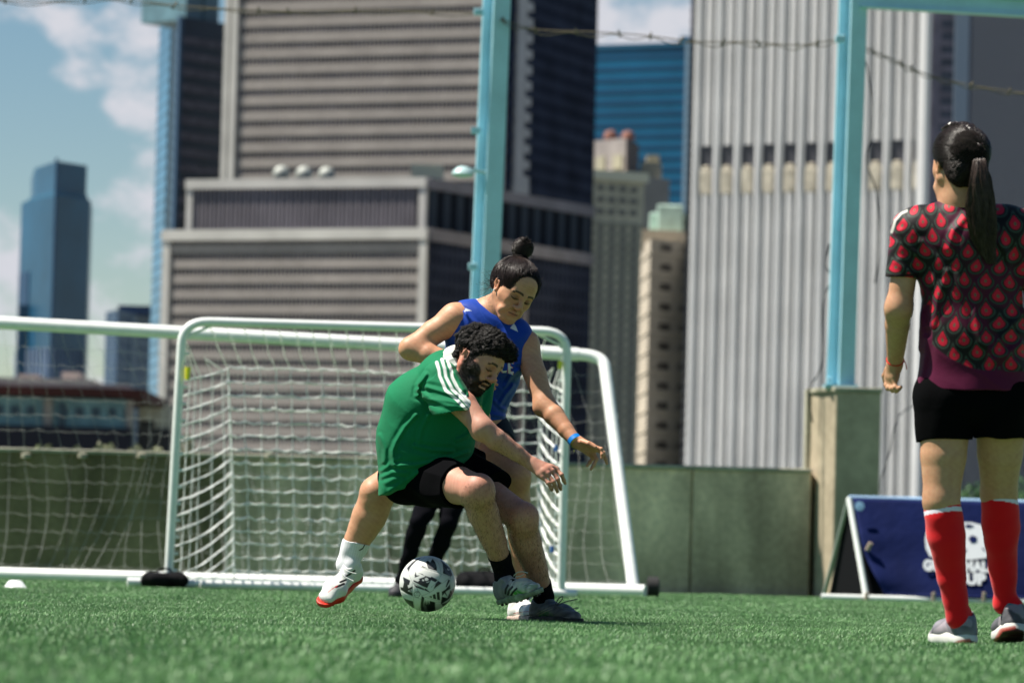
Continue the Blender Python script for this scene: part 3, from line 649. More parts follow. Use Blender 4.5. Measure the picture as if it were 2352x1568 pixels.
# -- ribbed pale tower
Y9 = 380.0 * KS; T9 = PY(1850, -260, Y9)[2]
rib = mat('pale_grey_rib', (.74, .73, .72), .75, .3, noise=[(.1, .08)]); ribw = mat('ribbed_window', (.105, .11, .12), .4, .5, noise=[(.15, .35), (1.2, .25)])
t, F_, z1 = building('ribbed_tower', 'tall tower of close-set pale vertical ribs with a row of dark notches', [(1566, 1040, Y9 + 30 * KS), (1578, 1040, Y9 + 12 * KS), (2114, 1040, Y9)], T9, ribw, 'glazing', 60)
A = F_[1]; per = H(55.6, Y9) * 1.0; zn0 = PY(1850, 360, Y9)[2]; zn1 = PY(1850, 313, Y9)[2]; zc0 = PY(1850, 428, Y9)[2]; zc1 = PY(1850, 368, Y9)[2]
b = MB(); b2 = MB(); c_ = MB(); nt_ = MB(); k = 0; u = 0
while u < A.L - 1:
    rib_tri(A, b, u, u + per * .29, -.5, z1, 1.3)
    v = u + per * .5
    if v + per * .2 < A.L:
        rib_tri(A, b2, v + per * .01, v + per * .26, -.5, zc0, 1.0); rib_tri(A, b2, v + per * .01, v + per * .26, zn1, z1, 1.0)
        A.rect(nt_, u + per * .30, u + per * .97, zn0, zn1, .25)
        A.rect(c_, u + per * .38, u + per * .89, zc0, zc1, .9); A.rect(c_, u + per * .46, u + per * .81, zc1, zc1 + H(8, Y9), .8)
    u += per
A.rect(b, A.L - H(16, Y9), A.L + .2, -.5, z1, 1.7)
b.build('rib', rib, t); b2.build('short_rib', rib, t); nt_.build('recess', mat('notch_dark', (.05, .05, .06), .5, .4), t)
c_.build('plant_screen', mat('cream_screen', (.44, .40, .32), .7, .3, noise=[(.5, .3)]), t, bevel=.5)
b = MB(); A.bands(b, H(24, Y9), H(4, Y9), .2); b.build('spandrel', mat('grey_spandrel', (.28, .29, .30), .6, .3), t)
b = MB(); F_[0].bands(b, H(24, Y9), H(10, Y9), .3); b.build('side_wall', blackm, t)

# -- dark navy tower at the right edge
YA = 470.0 * KS; nav = mat('navy_glass', (.06, .068, .10), .35, .5, noise=[(.05, .35), (.4, .2)])
t, F_, z1 = building('navy_tower', 'dark navy tower with fine vertical mullions behind the woman in maroon', [(2112, 1040, YA), (2172, 1040, YA), (2204, 1040, YA), (2560, 1040, YA + 60 * KS)], PY(2250, -260, YA)[2], nav, 'glazing', 60)
b = MB(); F_[0].rect(b, F_[0].L * .15, F_[0].L * .5, -.5, z1, .8); F_[0].bands(b, H(30, YA), H(12, YA), .3, u0=F_[0].L * .5); b.build('pier', mat('mauve_pier', (.20, .175, .21), .6, .3, noise=[(.2, .3)]), t)
b = MB(); F_[1].rect(b, 0, F_[1].L * 1.05, -.5, z1, 1.5); b.build('corner_pier', mat('blue_grey_pier', (.32, .37, .43), .6, .3), t)
b = MB(); F_[2].fins(b, H(9.5, YA), H(3.4, YA), .6, off=2); b.build('mullion', mat('slate_mullion', (.24, .235, .27), .5, .4), t)

# -- low waterfront buildings seen through the left goal net
YB = 150.0 * KS
t, F_, z1 = building('ferry_terminal', 'long low waterfront terminal with a pale roof, rust-red fascia and teal panels', [(-260, 1000, YB), (303, 1000, YB)], (150, 914, YB), mat('teal_panel', (.14, .27, .30), .55, .4, noise=[(.12, .3), (.6, .3)]), 'wall', 30)
A = F_[0]; b = MB(); A.rect(b, -2, A.L + H(30, YB), PY(150, 911, YB)[2], PY(150, 891, YB)[2], 1.6, 20); b.build('fascia', mat('rust_fascia', (.065, .022, .018), .8, .2, noise=[(.15, .6)]), t)
b = MB(); z = PY(150, 890, YB)[2]; A.rect(b, -2, A.L * .84, z, z + H(19, YB), 1.2, 20); A.rect(b, A.L * .84, A.L * .98, z, z + H(9, YB), 1.0, 20); A.rect(b, A.L * .70, A.L * .77, z + H(19, YB), z + H(38, YB), -1, 6); A.rect(b, A.L * .52, A.L * .60, z + H(19, YB), z + H(30, YB), -1, 6); b.build('roof', mat('pale_roof', (.42, .36, .33), .8, .2, noise=[(.2, .25)]), t)
b = MB()
for k in range(15): A.rect(b, A.L * (.04 + .066 * k), A.L * (.075 + .066 * k), PY(150, 955, YB)[2], PY(150, 934, YB)[2], .1)
A.rect(b, A.L * .70, A.L * .725, 0, PY(150, 925, YB)[2], .2); b.build('window', mat('teal_window', (.018, .050, .075), .4, .5), t)
b = MB(); A.rect(b, A.L * .64, A.L * .675, 0, PY(150, 918, YB)[2], .5); A.rect(b, A.L * .975, A.L, 0, PY(150, 916, YB)[2], .4); b.build('pier', mat('buff_pier', (.24, .22, .20), .7, .3), t)
b = MB(); A.rect(b, -2, A.L, 0, PY(150, 980, YB)[2], 1.0); b.build('base', mat('dark_base', (.02, .02, .028), .8, .2), t)
t, F_, z1 = building('kiosk_building', 'small cream flat-roofed building beside the waterfront terminal', [(316, 1000, YB + 8 * KS), (392, 1000, YB + 8 * KS)], (350, 930, YB + 8 * KS), mat('cream_wall', (.55, .52, .40), .8, .2, noise=[(.4, .2)]), 'wall', 10)
A = F_[0]; b = MB(); A.rect(b, A.L * .05, A.L * .5, PY(350, 965, YB)[2], PY(350, 950, YB)[2], .1); A.rect(b, 0, A.L, 0, PY(350, 968, YB)[2], .3); b.build('window', mat('grey_opening', (.06, .055, .055), .6, .3), t)

# -- greenery: clipped shrubs behind the wall and trees at the right
def foliage(name, label, cat, cx, cy, z0, z1, wx, wy, n, leaf, cols, trunk=True, seed=1, group=None):
    g = np.random.default_rng(seed); root = thing(name, label, cat, group=group)
    cl = g.normal(size=(max(6, n // 160), 3)); cl /= np.linalg.norm(cl, axis=1, keepdims=True); cl *= g.uniform(.3, 1, (len(cl), 1)); cr = g.uniform(.25, .5, len(cl))
    i = g.integers(0, len(cl), n); d = g.normal(size=(n, 3)); d /= np.linalg.norm(d, axis=1, keepdims=True)
    p = cl[i] * .72 + d * (cr[i] * g.uniform(.5, 1, n) ** .5)[:, None]
    p = p * np.array([wx / 2, wy / 2, (z1 - z0) / 2]) + np.array([cx, cy, (z0 + z1) / 2]); p[:, 2] = np.maximum(p[:, 2], z0 * .6 + .05)
    u = g.normal(size=(n, 3)); u /= np.linalg.norm(u, axis=1, keepdims=True); v = np.cross(u, g.normal(size=(n, 3))); v /= np.linalg.norm(v, axis=1, keepdims=True)
    s = leaf * g.uniform(.6, 1.3, (n, 1)); V = np.stack([p - u * s, p - v * s * .45, p + u * s, p + v * s * .45], 1).reshape(-1, 3)
    c = np.array(cols)[g.integers(0, len(cols), n)] * g.uniform(.75, 1.25, (n, 1)); c = np.repeat(c, 4, 0)
    mesh_obj('crown', V, np.arange(n * 4).reshape(n, 4), mat('leaves', rough=.6, spec=.3, vcol=True), root, col=c)
    if trunk:
        b = MB(); h = z0 + (z1 - z0) * .5
        b.tube([(cx, cy, -.3), (cx + .1, cy, h * .5), (cx, cy, h)], [wx * .05 + .03, wx * .035 + .02, wx * .02 + .01], 8)
        for k in range(4):
            a = k * 1.6; b.tube([(cx, cy, h * .6), (cx + math.cos(a) * wx * .2, cy + math.sin(a) * wy * .2, h)], [wx * .02 + .01, wx * .01], 6)
        b.build('trunk', mat('bark', (.09, .07, .05), .9, .2), root, smooth=True)
    return root
k = 0
SY = 27 * KS
for px in range(-140, 440, 62):
    q = PY(px, 1010, SY); zt_ = PY(px, 996 + (k % 3) * 5, SY)[2]
    foliage('shrub', ('yellowish', 'olive green', 'grey-green')[k % 3] + ' clipped shrub behind the wall, ' + ('first', 'second', 'third', 'fourth', 'fifth', 'sixth', 'seventh', 'eighth', 'ninth', 'tenth')[k] + ' from the left in its row', 'shrub', q[0], SY, 1.0, zt_, .48, .5, 900, .035,
            [(.20, .22, .12), (.26, .27, .16), (.13, .16, .08)], seed=20 + k, group='shrubs behind the left of the wall'); k += 1
for i, (px, Y, ty, w) in enumerate(((2238, 60 * KS, 1092, 3.2), (2330, 64 * KS, 1075, 3.6), (2440, 58 * KS, 1080, 4.0))):
    q = PY(px, 1100, Y); foliage('tree', ('small leafy tree seen between the red-socked legs', 'leafy green tree right of the red-socked legs', 'leafy tree at the far right edge beyond the banner')[i], 'tree', q[0], Y, .6, PY(px, ty, Y)[2], w, 2.5, 2600, .09, [(.05, .12, .04), (.07, .16, .05), (.035, .08, .03)], seed=60 + i, group='trees behind the banner')
# ------------------------------------------------------------------ goals
wp = mat('white_powder_coat', (.78, .80, .77), .32, .5, noise=[(1.5, .06), (14, .06)]); netm = mat('net_cord', (.82, .83, .80), .7, .3)
yel = mat('yellow_tag', (.72, .66, .03), .5, .4); sbm = mat('black_sandbag', (.008, .008, .009), .95, .08, noise=[(9, .4)], bump=(30, .5, .01))
def tb(b, pts, r, sides=14): b.tube(pts, r, sides)
def cordmesh(lines, r=.0035, sides=4, sag=.006, seed=1, dup=2):
    """lines: polylines -> V, F of doubled, slightly slack twine"""
    g = np.random.default_rng(seed); V = []; F = []; off = 0
    for L in lines:
        L = np.array(L, float)
        for _ in range(dup):
            v, f = strands((L + g.normal(size=L.shape) * sag * .5 + g.normal(size=3) * sag * .5)[None], r, sides); V.append(v); F.append(f + off); off += len(v)
    return np.concatenate(V), np.concatenate(F)
def lerp(a, b, t): return np.array(a) * (1 - t) + np.array(b) * t
def patch(c00, c10, c01, c11, nu, nv, seed, slack=.02, zig=0, ru=None):
    """net on a bilinear patch: c00 left top, c10 right top, c01 left bottom, c11 right bottom; nu, nv numbers of meshes"""
    g = np.random.default_rng(seed); sub = 2
    U = np.linspace(0, 1, nu * sub + 1); Vv = np.linspace(0, 1, nv * sub + 1)
    uu, vv = np.meshgrid(U, Vv, indexing='ij')
    X = ((1 - uu) * (1 - vv))[..., None] * np.array(c00) + (uu * (1 - vv))[..., None] * np.array(c10) + ((1 - uu) * vv)[..., None] * np.array(c01) + (uu * vv)[..., None] * np.array(c11)
    X = X + g.normal(size=X.shape) * .004
    X[..., 2] -= zig * (1 - np.abs(((uu * nu) % 1) * 2 - 1)) * (.6 + .4 * vv)           # each mesh hangs a little between knots
    X[..., 2] += slack * wob(X, seed + 3, .35); X[..., 1] += slack * 2.5 * wob(X, seed + 4, .3); X[..., 0] += slack * .6 * wob(X, seed + 5, .5)
    lines = [X[:, j * sub] for j in range(nv + 1)] + [X[i * sub, :] for i in range(nu + 1)]
    return lines

# front goal
DL = 14.85; DR = 15.1
TL = P(418, 770, DL); TR = P(1303, 790, DR); BL = P(386, 1345, DL); BR = P(1288, 1357, DR)
BL[2] = .04; BR[2] = .04
t1 = thing('small_goal', 'white tubular football goal with rounded top corners and a net, behind the players', 'football goal')
r = .034; b = MB()
def corner(p, a, c, n=7):   # rounded corner at p between directions a (in) and c (out)
    return [p + a * (1 - k / n) ** 2 * 1.0 + c * (k / n) ** 2 for k in range(n + 1)]
up = nrm(TL - BL); ac = nrm(TR - TL)
CL = P(406, 737, DL) + np.array([.0, 0, 0]); CR = P(1311, 757, DR)
zc = max(CL[2], CR[2]); CL = TL + up * ((CL[2] - TL[2]) / up[2]); ur = nrm(TR - BR); CR = TR + ur * ((PY(1305, 762, CR[1])[2] - TR[2]) / ur[2])
acr = nrm(CR - CL)
pts = [BL] + [BL + (CL - BL) * .5] + corner(CL, -up * .17, acr * .20) + corner(CR, -acr * .20, -ur * .17) + [BR]
tb(b, pts, r); b.build('frame', wp, t1, smooth=True)
# back of the goal: rear top rail is the net line, rear base bar, side base bars
RL = P(524, 846, 15.6); RR = P(1240, 866, 15.8); SL = G(536, 1338) * 1.0; SR = G(1236, 1350) * 1.0
SL = np.array([P(540, 1320, 15.6)[0], 15.6 * KS, .04]); SR = np.array([P(1236, 1330, 15.8)[0], 15.8 * KS, .04])
fb = MB(); tb(fb, [BL + np.array([-.30, -.05, 0]), BL, BL + nrm(BR - BL) * .2], r * 1.02); tb(fb, [BL, SL], r * .8); tb(fb, [SL, SR], r * .8); tb(fb, [SR, BR], r * .8)
tb(fb, [lerp(BL, BR, .08) + np.array([0, 0, 0.0]), BR + np.array([.12, 0, 0])], r * .9)
fb.build('base_bar', wp, t1, smooth=True)
b = MB(); tb(b, [SL, lerp(SL, RL, .5) + np.array([.01, .02, 0]), RL], .007, 6); tb(b, [SR, lerp(SR, RR, .5), RR], .007, 6); b.each('net_rope', netm, t1, smooth=True)
b = MB(); tb(b, [CL + acr * .28 + np.array([0, .01, 0]), lerp(CL, BL, .06) + np.array([.02, .02, 0])], .010, 8); tb(b, [CR - acr * .28 + np.array([0, .01, 0]), lerp(CR, BR, .06) + np.array([-.02, .02, 0])], .010, 8); b.each('corner_brace', wp, t1, smooth=True)
# net
bk = patch(RL, RR, np.array([SL[0], SL[1], .05]), np.array([SR[0], SR[1], .05]), 20, 16, 3, .010, .016)
lines = bk[:17]; vlines = bk[17:] + patch(CL + acr * .18, CR - acr * .18, RL, RR, 20, 5, 5, .008, .0)[6:]
for side, (T, Bt, R0, S0) in enumerate(((CL, BL, RL, SL), (CR, BR, RR, SR))):
    n = 16
    def onpost(z): return Bt + (T - Bt) * ((max(z, .07) - Bt[2]) / (T[2] - Bt[2])) + np.array([.03 if side == 0 else -.03, .03, 0])
    rows = []
    for i in range(n + 1):
        f = i / n; c = lerp(R0, S0 + np.array([0, 0, .05]), f); a = onpost(c[2] - .13 - .17 * f)
        row = [a + (c - a) * s_ + np.array([0, 0, -.05 * math.sin(math.pi * s_) * (.4 + f) - .04 * (1 - s_) ** 3]) for s_ in np.linspace(0, 1, 9)]
        for p in row: p[2] = max(p[2], .03)
        rows.append(row); lines.append(row)
    for k in (1, 2, 3, 5, 7): vlines.append([CL * 0 + (T if k < 4 else lerp(T, R0, .5)) - np.array([0, 0, .1])] + [r_[k] for r_ in rows])
V, F = cordmesh(lines, .0042, 4, .007, 4, 3); V2, F2 = cordmesh(vlines, .0026, 4, .007, 5, 2); F = np.concatenate([F, F2 + len(V)]); V = np.concatenate([V, V2]); o = mesh_obj('net', V, F, netm, t1, smooth=True)
# net clips along posts
b = MB()
for f in np.linspace(.06, .95, 15):
    q = lerp(CL, BL, f); b.cbox(q + np.array([.045, .01, 0]), .03, .02, .02); q = lerp(CR, BR, f); b.cbox(q + np.array([-.045, .01, 0]), .03, .02, .02)
b.each('net_clip', wp, t1, bevel=.004)
b = MB(); q = P(430, 858, DL - .02); b.tube([q + np.array([0, 0, -.045]), q + np.array([.004, 0, .05])], [.018, .024], 8); q = P(1286, 838, DR - .02); b.tube([q + np.array([0, 0, -.03]), q + np.array([.004, 0, .03])], .018, 8); b.each('tag', yel, t1, smooth=True)
b = MB(); bt = mat('blue_tape', (.03, .12, .38), .5, .4)
for py in (1030, 1262): q = P(1278 if py < 1100 else 1268, py, DR - .03); b.tube([q + np.array([0, 0, -.02]), q + np.array([0, 0, .03])], .017, 8)
b.each('tape', bt, t1, smooth=True)
def sandbag(name, label, c, sx, sy, sz, rz, grp=None, seed=1):
    pr = []; ex = np.array([math.cos(rz), math.sin(rz), 0])
    pr.append(Prim(np.array(c) - ex * sx * .3, np.array(c) - ex * .02, (sy / 2, sz / 2), w=(-ex[1], ex[0], 0), k=.03)); pr.append(Prim(np.array(c) + ex * .02, np.array(c) + ex * sx * .3, (sy / 2, sz / 2), (sy / 2 * 1.1, sz / 2), w=(-ex[1], ex[0], 0), k=.02))
    o = sdf_obj(name, pr, .012, sbm, None, disp=lambda p, D: .008 * wob(p, seed, 5)); tag(o, label, 'sandbag', grp)
    b = MB(); q = np.array(c) + np.array([0, 0, sz * .45]); b.tube([q - ex * .06, q - ex * .03 + np.array([0, 0, .03]), q + ex * .03 + np.array([0, 0, .03]), q + ex * .06], .008, 6); b.build('handle', sbm, o, smooth=True)
q = G(418, 1350); sandbag('sandbag', 'black sandbag slumped over the foot of the left goal post', (q[0] - .05, 14.85 * KS - .16, .065), .38, .24, .12, .3, 'sandbags on the goals', 1)
q = P(1112, 1340, 15.4); sandbag('sandbag', 'black sandbag behind the net corner, between the ball and the grey boots', (q[0], 15.4 * KS, .09), .42, .3, .2, 0, 'sandbags on the goals', 2)
# big goal behind
t2 = thing('large_goal', 'large white aluminium goal seen from behind, reaching past the left edge', 'football goal')
A0 = P(-220, 729, 17.8); A1 = P(1386, 817, 17.6)
r2 = .058
B1 = P(1456, 1352, 16.9); B1[2] = .055; B0 = np.array([P(-220, 1312, 17.6)[0], 17.9 * KS, .055])
b = MB(); d = nrm(B1 - A1); a_ = nrm(A1 - A0)
tb(b, [A0, lerp(A0, A1, .5), A1 - a_ * .22], r2, 16); b.build('crossbar', wp, t2, smooth=True)
b = MB(); tb(b, [A1 - a_ * .23] + corner(A1, -a_ * .20, d * .12) + [lerp(A1, B1, .5), B1], r2 * .9, 16); b.build('side_frame', wp, t2, smooth=True)
b = MB(); tb(b, [B0, B1 + nrm(B1 - B0) * .10], r2 * .95, 14); b.build('base_bar', wp, t2, smooth=True)
b = MB(); wq = B1 + np.array([.16, .1, .035]); b.tube([wq + np.array([-.05, 0, 0]), wq + np.array([-.04, 0, 0]), wq + np.array([.05, 0, 0]), wq + np.array([.06, 0, 0])], [.06, .09, .09, .06], 20); b.build('wheel', mat('wheel_rubber', (.018, .018, .018), .7, .3), t2, smooth=True)
# its net: top edge to base, loose folds on the right, dangling cords on the left
L0 = lerp(A0, A1, .02) - np.array([0, 0, .06]); L1 = lerp(A0, A1, .995) - np.array([0, 0, .06])
lines = []
n = 44
for i in range(n + 1):
    f = i / n; T = lerp(L0, L1, f); Bm = lerp(B0, B1, f) + np.array([0, 0, .03]); bow = .55 + .2 * math.sin(f * 17)
    sh = -.5 * math.sin(f * 3.0)
    lines.append([T * (1 - s_) + Bm * s_ + np.array([.10 * math.sin(s_ * 5 + f * 20) + .35 * math.sin(math.pi * s_) * (.5 if f < .3 else .1), bow * math.sin(math.pi * s_) * .7, 0]) for s_ in np.linspace(0, 1, 15)])
for s_ in np.linspace(.06, .97, 14):
    lines.append([lerp(L0, L1, f) * (1 - s_) + (lerp(B0, B1, f) + np.array([0, 0, .03])) * s_ + np.array([.10 * math.sin(s_ * 5 + f * 20), (.55 + .2 * math.sin(f * 17)) * math.sin(math.pi * s_) * .7, -.015 * math.sin(f * 44 * 3.14) ** 2]) for f in np.linspace(0, 1, 89)])
V, F = cordmesh(lines, .0013, 4, .010, 9, 1); mesh_obj('net', V, F, mat('thin_net_cord', (.50, .50, .47), .8, .2), t2, smooth=True)
# marker cone
q = G(35, 1352); b = MB(); b.lathe((q[0], q[1], 0), [(.085, .0), (.088, .006), (.070, .014), (.045, .050), (.026, .058), (.022, .050), (.040, .042), (.062, .01)], 32)
o = b.build('disc_cone', mat('white_plastic', (.80, .82, .80), .4, .5), smooth=True); tag(o, 'low white disc cone on the turf at the far left', 'marker cone')

# ------------------------------------------------------------------ banner frame at the right
YN = 18.6 * KS
bt_ = thing('banner_stand', 'navy A-frame banner on white tubes with a white ball emblem, at the right', 'banner stand')
tl = PY(1950, 1143, YN + .25); bl = PY(1990, 1378, YN - .15); bl[2] = .03; tr_ = PY(2560, 1158, YN + .55); br_ = PY(2600, 1395, YN + .15); br_[2] = .03; tr_[2] = tl[2]; br_[1] = bl[1] + .1; tr_[1] = tl[1] + .1
b = MB(); tb(b, [bl, tl], .028, 12); tb(b, [br_, tr_], .028, 12); b.each('leg', wp, bt_, smooth=True)
b = MB(); ft = tl + np.array([-.16, .75, -tl[2] + .03]); tb(b, [tl, ft], .022, 10); b.build('leg', mat('grey_tube', (.35, .38, .35), .45, .5), bt_, smooth=True)
b = MB(); tb(b, [bl + np.array([-.42, .0, 0]), bl, br_], .03, 12); b.build('base_bar', wp, bt_, smooth=True)
b = MB(); tb(b, [tl, tr_], .026, 12); b.build('top_bar', mat('pale_blue_sleeve', (.28, .42, .60), .6, .3, noise=[(3, .3)]), bt_, smooth=True)
navy = mat('navy_fabric', (.003, .009, .065), .8, .15, noise=[(2.5, .25, (1, 1, .3))], bump=(5, .5, .03))
# fabric sheet with draped lower-left corner
nu, nv = 60, 30; V = []; 
for j in range(nv + 1):
    for i in range(nu + 1):
        u, v = i / nu, j / nv; left = lerp(tl, bl, v) + nrm(br_ - bl) * (.035 + .36 * max(0, v - .45) ** 1.4); q = lerp(left, lerp(tr_, br_, v), u)
        q = q + np.array([0, -.03 - .02 * math.sin(u * 9 + v * 5) * v + .05 * max(0, v - .3) * math.exp(-u * 9) * math.sin(v * 14), -.0]); 
        q[2] -= .02 * v * math.sin(u * 20) * .3
        if v == 1: q[2] = .07
        V.append(q)
F = [[j * (nu + 1) + i, (j + 1) * (nu + 1) + i, (j + 1) * (nu + 1) + i + 1, j * (nu + 1) + i + 1] for j in range(nv) for i in range(nu)]
o = mesh_obj('banner', V, F, navy, bt_, smooth=True); sd = o.modifiers.new('thick', 'SOLIDIFY'); sd.thickness = .004
bV = np.array([tl + np.array([.0, .05, -.05]), bl + np.array([.05, .12, 0.02]), bl + np.array([.75, .16, .02]), tl + np.array([.45, .1, -.1]), ft + np.array([.05, 0, .02])])
mesh_obj('rear_cloth', bV, [[0, 4, 1, 3], [3, 1, 2]], mat('black_cloth', (.006, .006, .008), .9, .1), bt_)
b = MB()
for px, r_ in ((1972 + 10, 0), (2136, 0), (2252, 0), (2380, 0)):
    q = PY(px + 8, 1372, bl[1] - .05); b.tube([q + np.array([0, 0, -.03]), q + np.array([0, -.01, .05])], .018, 8)
q = PY(1992, 1253, YN); b.tube([q + np.array([0, 0, -.04]), q + np.array([.03, -.02, .03])], .022, 8)
b.each('tie', mat('beige_tie', (.38, .30, .24), .8, .2), bt_, smooth=True)
q = PY(1974, 1162, YN + .1); b = MB(); b.lathe((0, 0, 0), [(.0, 0), (.045, 0), (.045, .01), (0.01, .012)], 20); o = b.build('grommet', mat('pale_blue_mark', (.25, .42, .62), .5, .4), bt_); o.location = q; o.rotation_euler = (R_(80), 0, 0)
# printed emblem and words, lying just in front of the cloth
pn = nrm(np.cross(br_ - bl, tl - bl)); 
if pn[1] > 0: pn = -pn
white = mat('white_print', (.70, .71, .74), .6, .3); ex_ = nrm(br_ - bl); ey_ = nrm(np.cross(pn, ex_)); 
if ey_[2] < 0: ey_ = -ey_
def onban(px, py, lift=.052):   # point of the banner plane seen at px, py
    rr = ray(px, py); o_ = bl + pn * lift; tt = ((o_ - _co) @ pn) / (rr @ pn); return _co + rr * tt
def disc(b, c, rx, ry, n=40, hole=None, a0=0):
    ring = [c + ex_ * rx * math.cos(a0 + 2 * math.pi * k / n) + ey_ * ry * math.sin(a0 + 2 * math.pi * k / n) for k in range(n)]
    b.add(ring, [list(range(n))]); return ring
m_ = H(1, YN)   # metres per frame pixel here
c = onban(2199, 1238); b = MB()
outer = [(-34, 43), (34, 44), (58, 38), (70, 20), (75, -2), (74, -26), (66, -44), (30, -50), (-30, -50), (-66, -44), (-74, -24), (-75, 0), (-70, 20), (-58, 38)]
b.add([c + ex_ * x * m_ + ey_ * y * m_ for x, y in outer], [list(range(len(outer)))]); b.build('emblem', white, bt_)
b = MB()
def poly(pts, cx, cy, lift=.004): b.add([c + pn * lift + ex_ * (x + cx) * m_ + ey_ * (y + cy) * m_ for x, y in pts], [list(range(len(pts)))])
def pent(r, a0): return [(r * math.cos(R_(90 + 72 * k + a0)), r * math.sin(R_(90 + 72 * k + a0))) for k in range(5)]
poly(pent(11, 12), 36, 1); poly([(-13, 0), (0, 5), (13, 0), (0, -5)], 28, 34)
for (x, y, a) in ((16, -28, .7), (60, -24, -.7), (64, 16, 1.6), (4, 14, -1.2), (-20, -6, .2), (-46, 12, 1.1), (-40, -26, -.5)): ca, sa = math.cos(a), math.sin(a); poly([(-8 * ca, -8 * sa), (2.2 * sa, -2.2 * ca), (8 * ca, 8 * sa), (-2.2 * sa, 2.2 * ca)], x, y)
b.each('emblem_mark', navy, bt_)
def word(s, px, py, hpx, name, wf=1.0):
    cu = bpy.data.curves.new(name, 'FONT'); cu.body = s; cu.size = hpx * m_ * 1.38; cu.align_x = 'CENTER'; cu.extrude = .001; cu.offset = .010; cu.space_character = 1.06
    o = bpy.data.objects.new(name, cu); COL.objects.link(o); q = onban(px, py, .055)
    M = Matrix([[*ex_, 0], [*ey_, 0], [*pn, 0], [0, 0, 0, 1]]).transposed(); M.translation = Vector(q); o.matrix_world = M @ Matrix.Diagonal((wf, 1, 1, 1)); o.data.materials.append(white); o.parent = bt_
    dg = bpy.context.evaluated_depsgraph_get(); me = bpy.data.meshes.new_from_object(o.evaluated_get(dg)); mo = bpy.data.objects.new('lettering', me); COL.objects.link(mo); mo.matrix_world = o.matrix_world.copy(); mo.parent = bt_; bpy.data.objects.remove(o, do_unlink=True)
word('GUATEMALA', 2205, 1310, 25, 'lettering', .80); word('CUP', 2228, 1340, 27, 'lettering', .95)
# ------------------------------------------------------------------ people: shared builders
def cap(a, b, ra, rb=None, k=.03, **kw): return Prim(a, b, ra, rb, k=k, **kw)
def basis(U, F):
    U = nrm(U); F = np.array(F, float); F = nrm(F - U * (F @ U)); return U, F, np.cross(U, F)
class Head:
    """local frame: x to the person's left, y forward, z up, origin between the ears at eye height"""
    def __init__(s, C, U, F, sc=1.0): s.C = np.array(C, float); s.U, s.F, s.L = basis(U, F); s.s = sc
    def __call__(s, x, y, z): return s.C + s.s * (x * s.L + y * s.F + z * s.U)
    def loc(s, V): q = (V - s.C) / s.s; return np.stack([q @ s.L, q @ s.F, q @ s.U], 1)
    def prims(s, fem=False, mouth=0.0, jawo=0.0):
        h = s; S = s.s; W = s.L; R = []
        f = .93 if fem else 1.0
        def e(p0, p1, ra, rb=None, w=None, k=.02, op='u'):
            sc = lambda r: tuple(np.array(r) * S) if hasattr(r, '__len__') else r * S
            R.append(Prim(h(*p0), h(*p1), sc(ra), sc(rb) if rb is not None else None, w=w, k=k * S, op=op))
        e((0, -.035, .036), (0, .014, .038), (.075, .078), (.072, .076), W, .02)                    # cranium
        e((0, .035, .030), (0, .040, .050), (.060, .048), (.056, .044), W, .03)                      # forehead
        e((0, .032, .005), (0, .036, -.055), (.060 * f, .052), (.048 * f, .044), W, .03)              # face block
        e((0, .040, -.060 - jawo), (0, .063, -.092 - jawo), (.042 * f, .030), (.022, .019), W, .025)         # chin
        for q in (-1, 1):
            e((q * .058 * f, -.006, -.040), (q * .022, .060, -.094 - jawo), .019 * f, .015, k=.03)      # jaw line
            e((q * .040, .060, -.022), (q * .052, .035, -.018), .021, .018, k=.03)                # cheekbone
            e((q * .040, .074, .022), (q * .010, .086, .016), .0105, .0105, k=.018)               # brow ridge
            e((q * .032, .108, .000), (q * .030, .100, .000), .0155, k=.016, op='s')               # eye socket
            e((q * .032, .0735, -.001), (q * .031, .0745, -.001), .0150, k=.003)                  # eyeball under lid
            e((q * .014, .094, -.034), (q * .010, .098, -.034), .0070, k=.007)                    # nostril wing
            e((q * .077, -.012, .010), (q * .074, -.004, -.022), (.017, .006), (.011, .006), h.F, .008)   # ear
            e((q * .082, -.006, .006), (q * .080, -.002, -.012), .0065, .005, k=.004, op='s')
            e((q * .084, -.016, .016), (q * .080, -.022, -.006), .0035, .0035, k=.004)
            e((q * .030, .078, -.048), (q * .046, .062, -.070), .0085, k=.022)                    # cheek beside the mouth
        e((0, .084, .014), (0, .109, -.027), .0072, .0098, k=.014)                                # nose
        e((0, .104, -.031), (0, .098, -.036), .0085, k=.008)
        e((-.019, .083, -.060 + mouth * .3), (.019, .083, -.060 + mouth * .3), .0058, k=.008); e((0, .088, -.0585 + mouth * .3), (0, .089, -.0590 + mouth * .3), (.010, .006), w=W, k=.008)
        e((-.015, .082, -.071 - mouth), (.015, .082, -.071 - mouth), .0062, k=.008)
        e((-.022 - mouth * .1, .096, -.0655 - mouth * .4), (.022, .096, -.0655 - mouth * .4), (.0020 + mouth * .5) if mouth else .0022, k=.004, op='s')
        return R
def seglimb(R, pts, rs, k=.02):
    for i in range(len(pts) - 1): R.append(cap(pts[i], pts[i + 1], rs[i], rs[i + 1], min(k, .007) if i else .03))
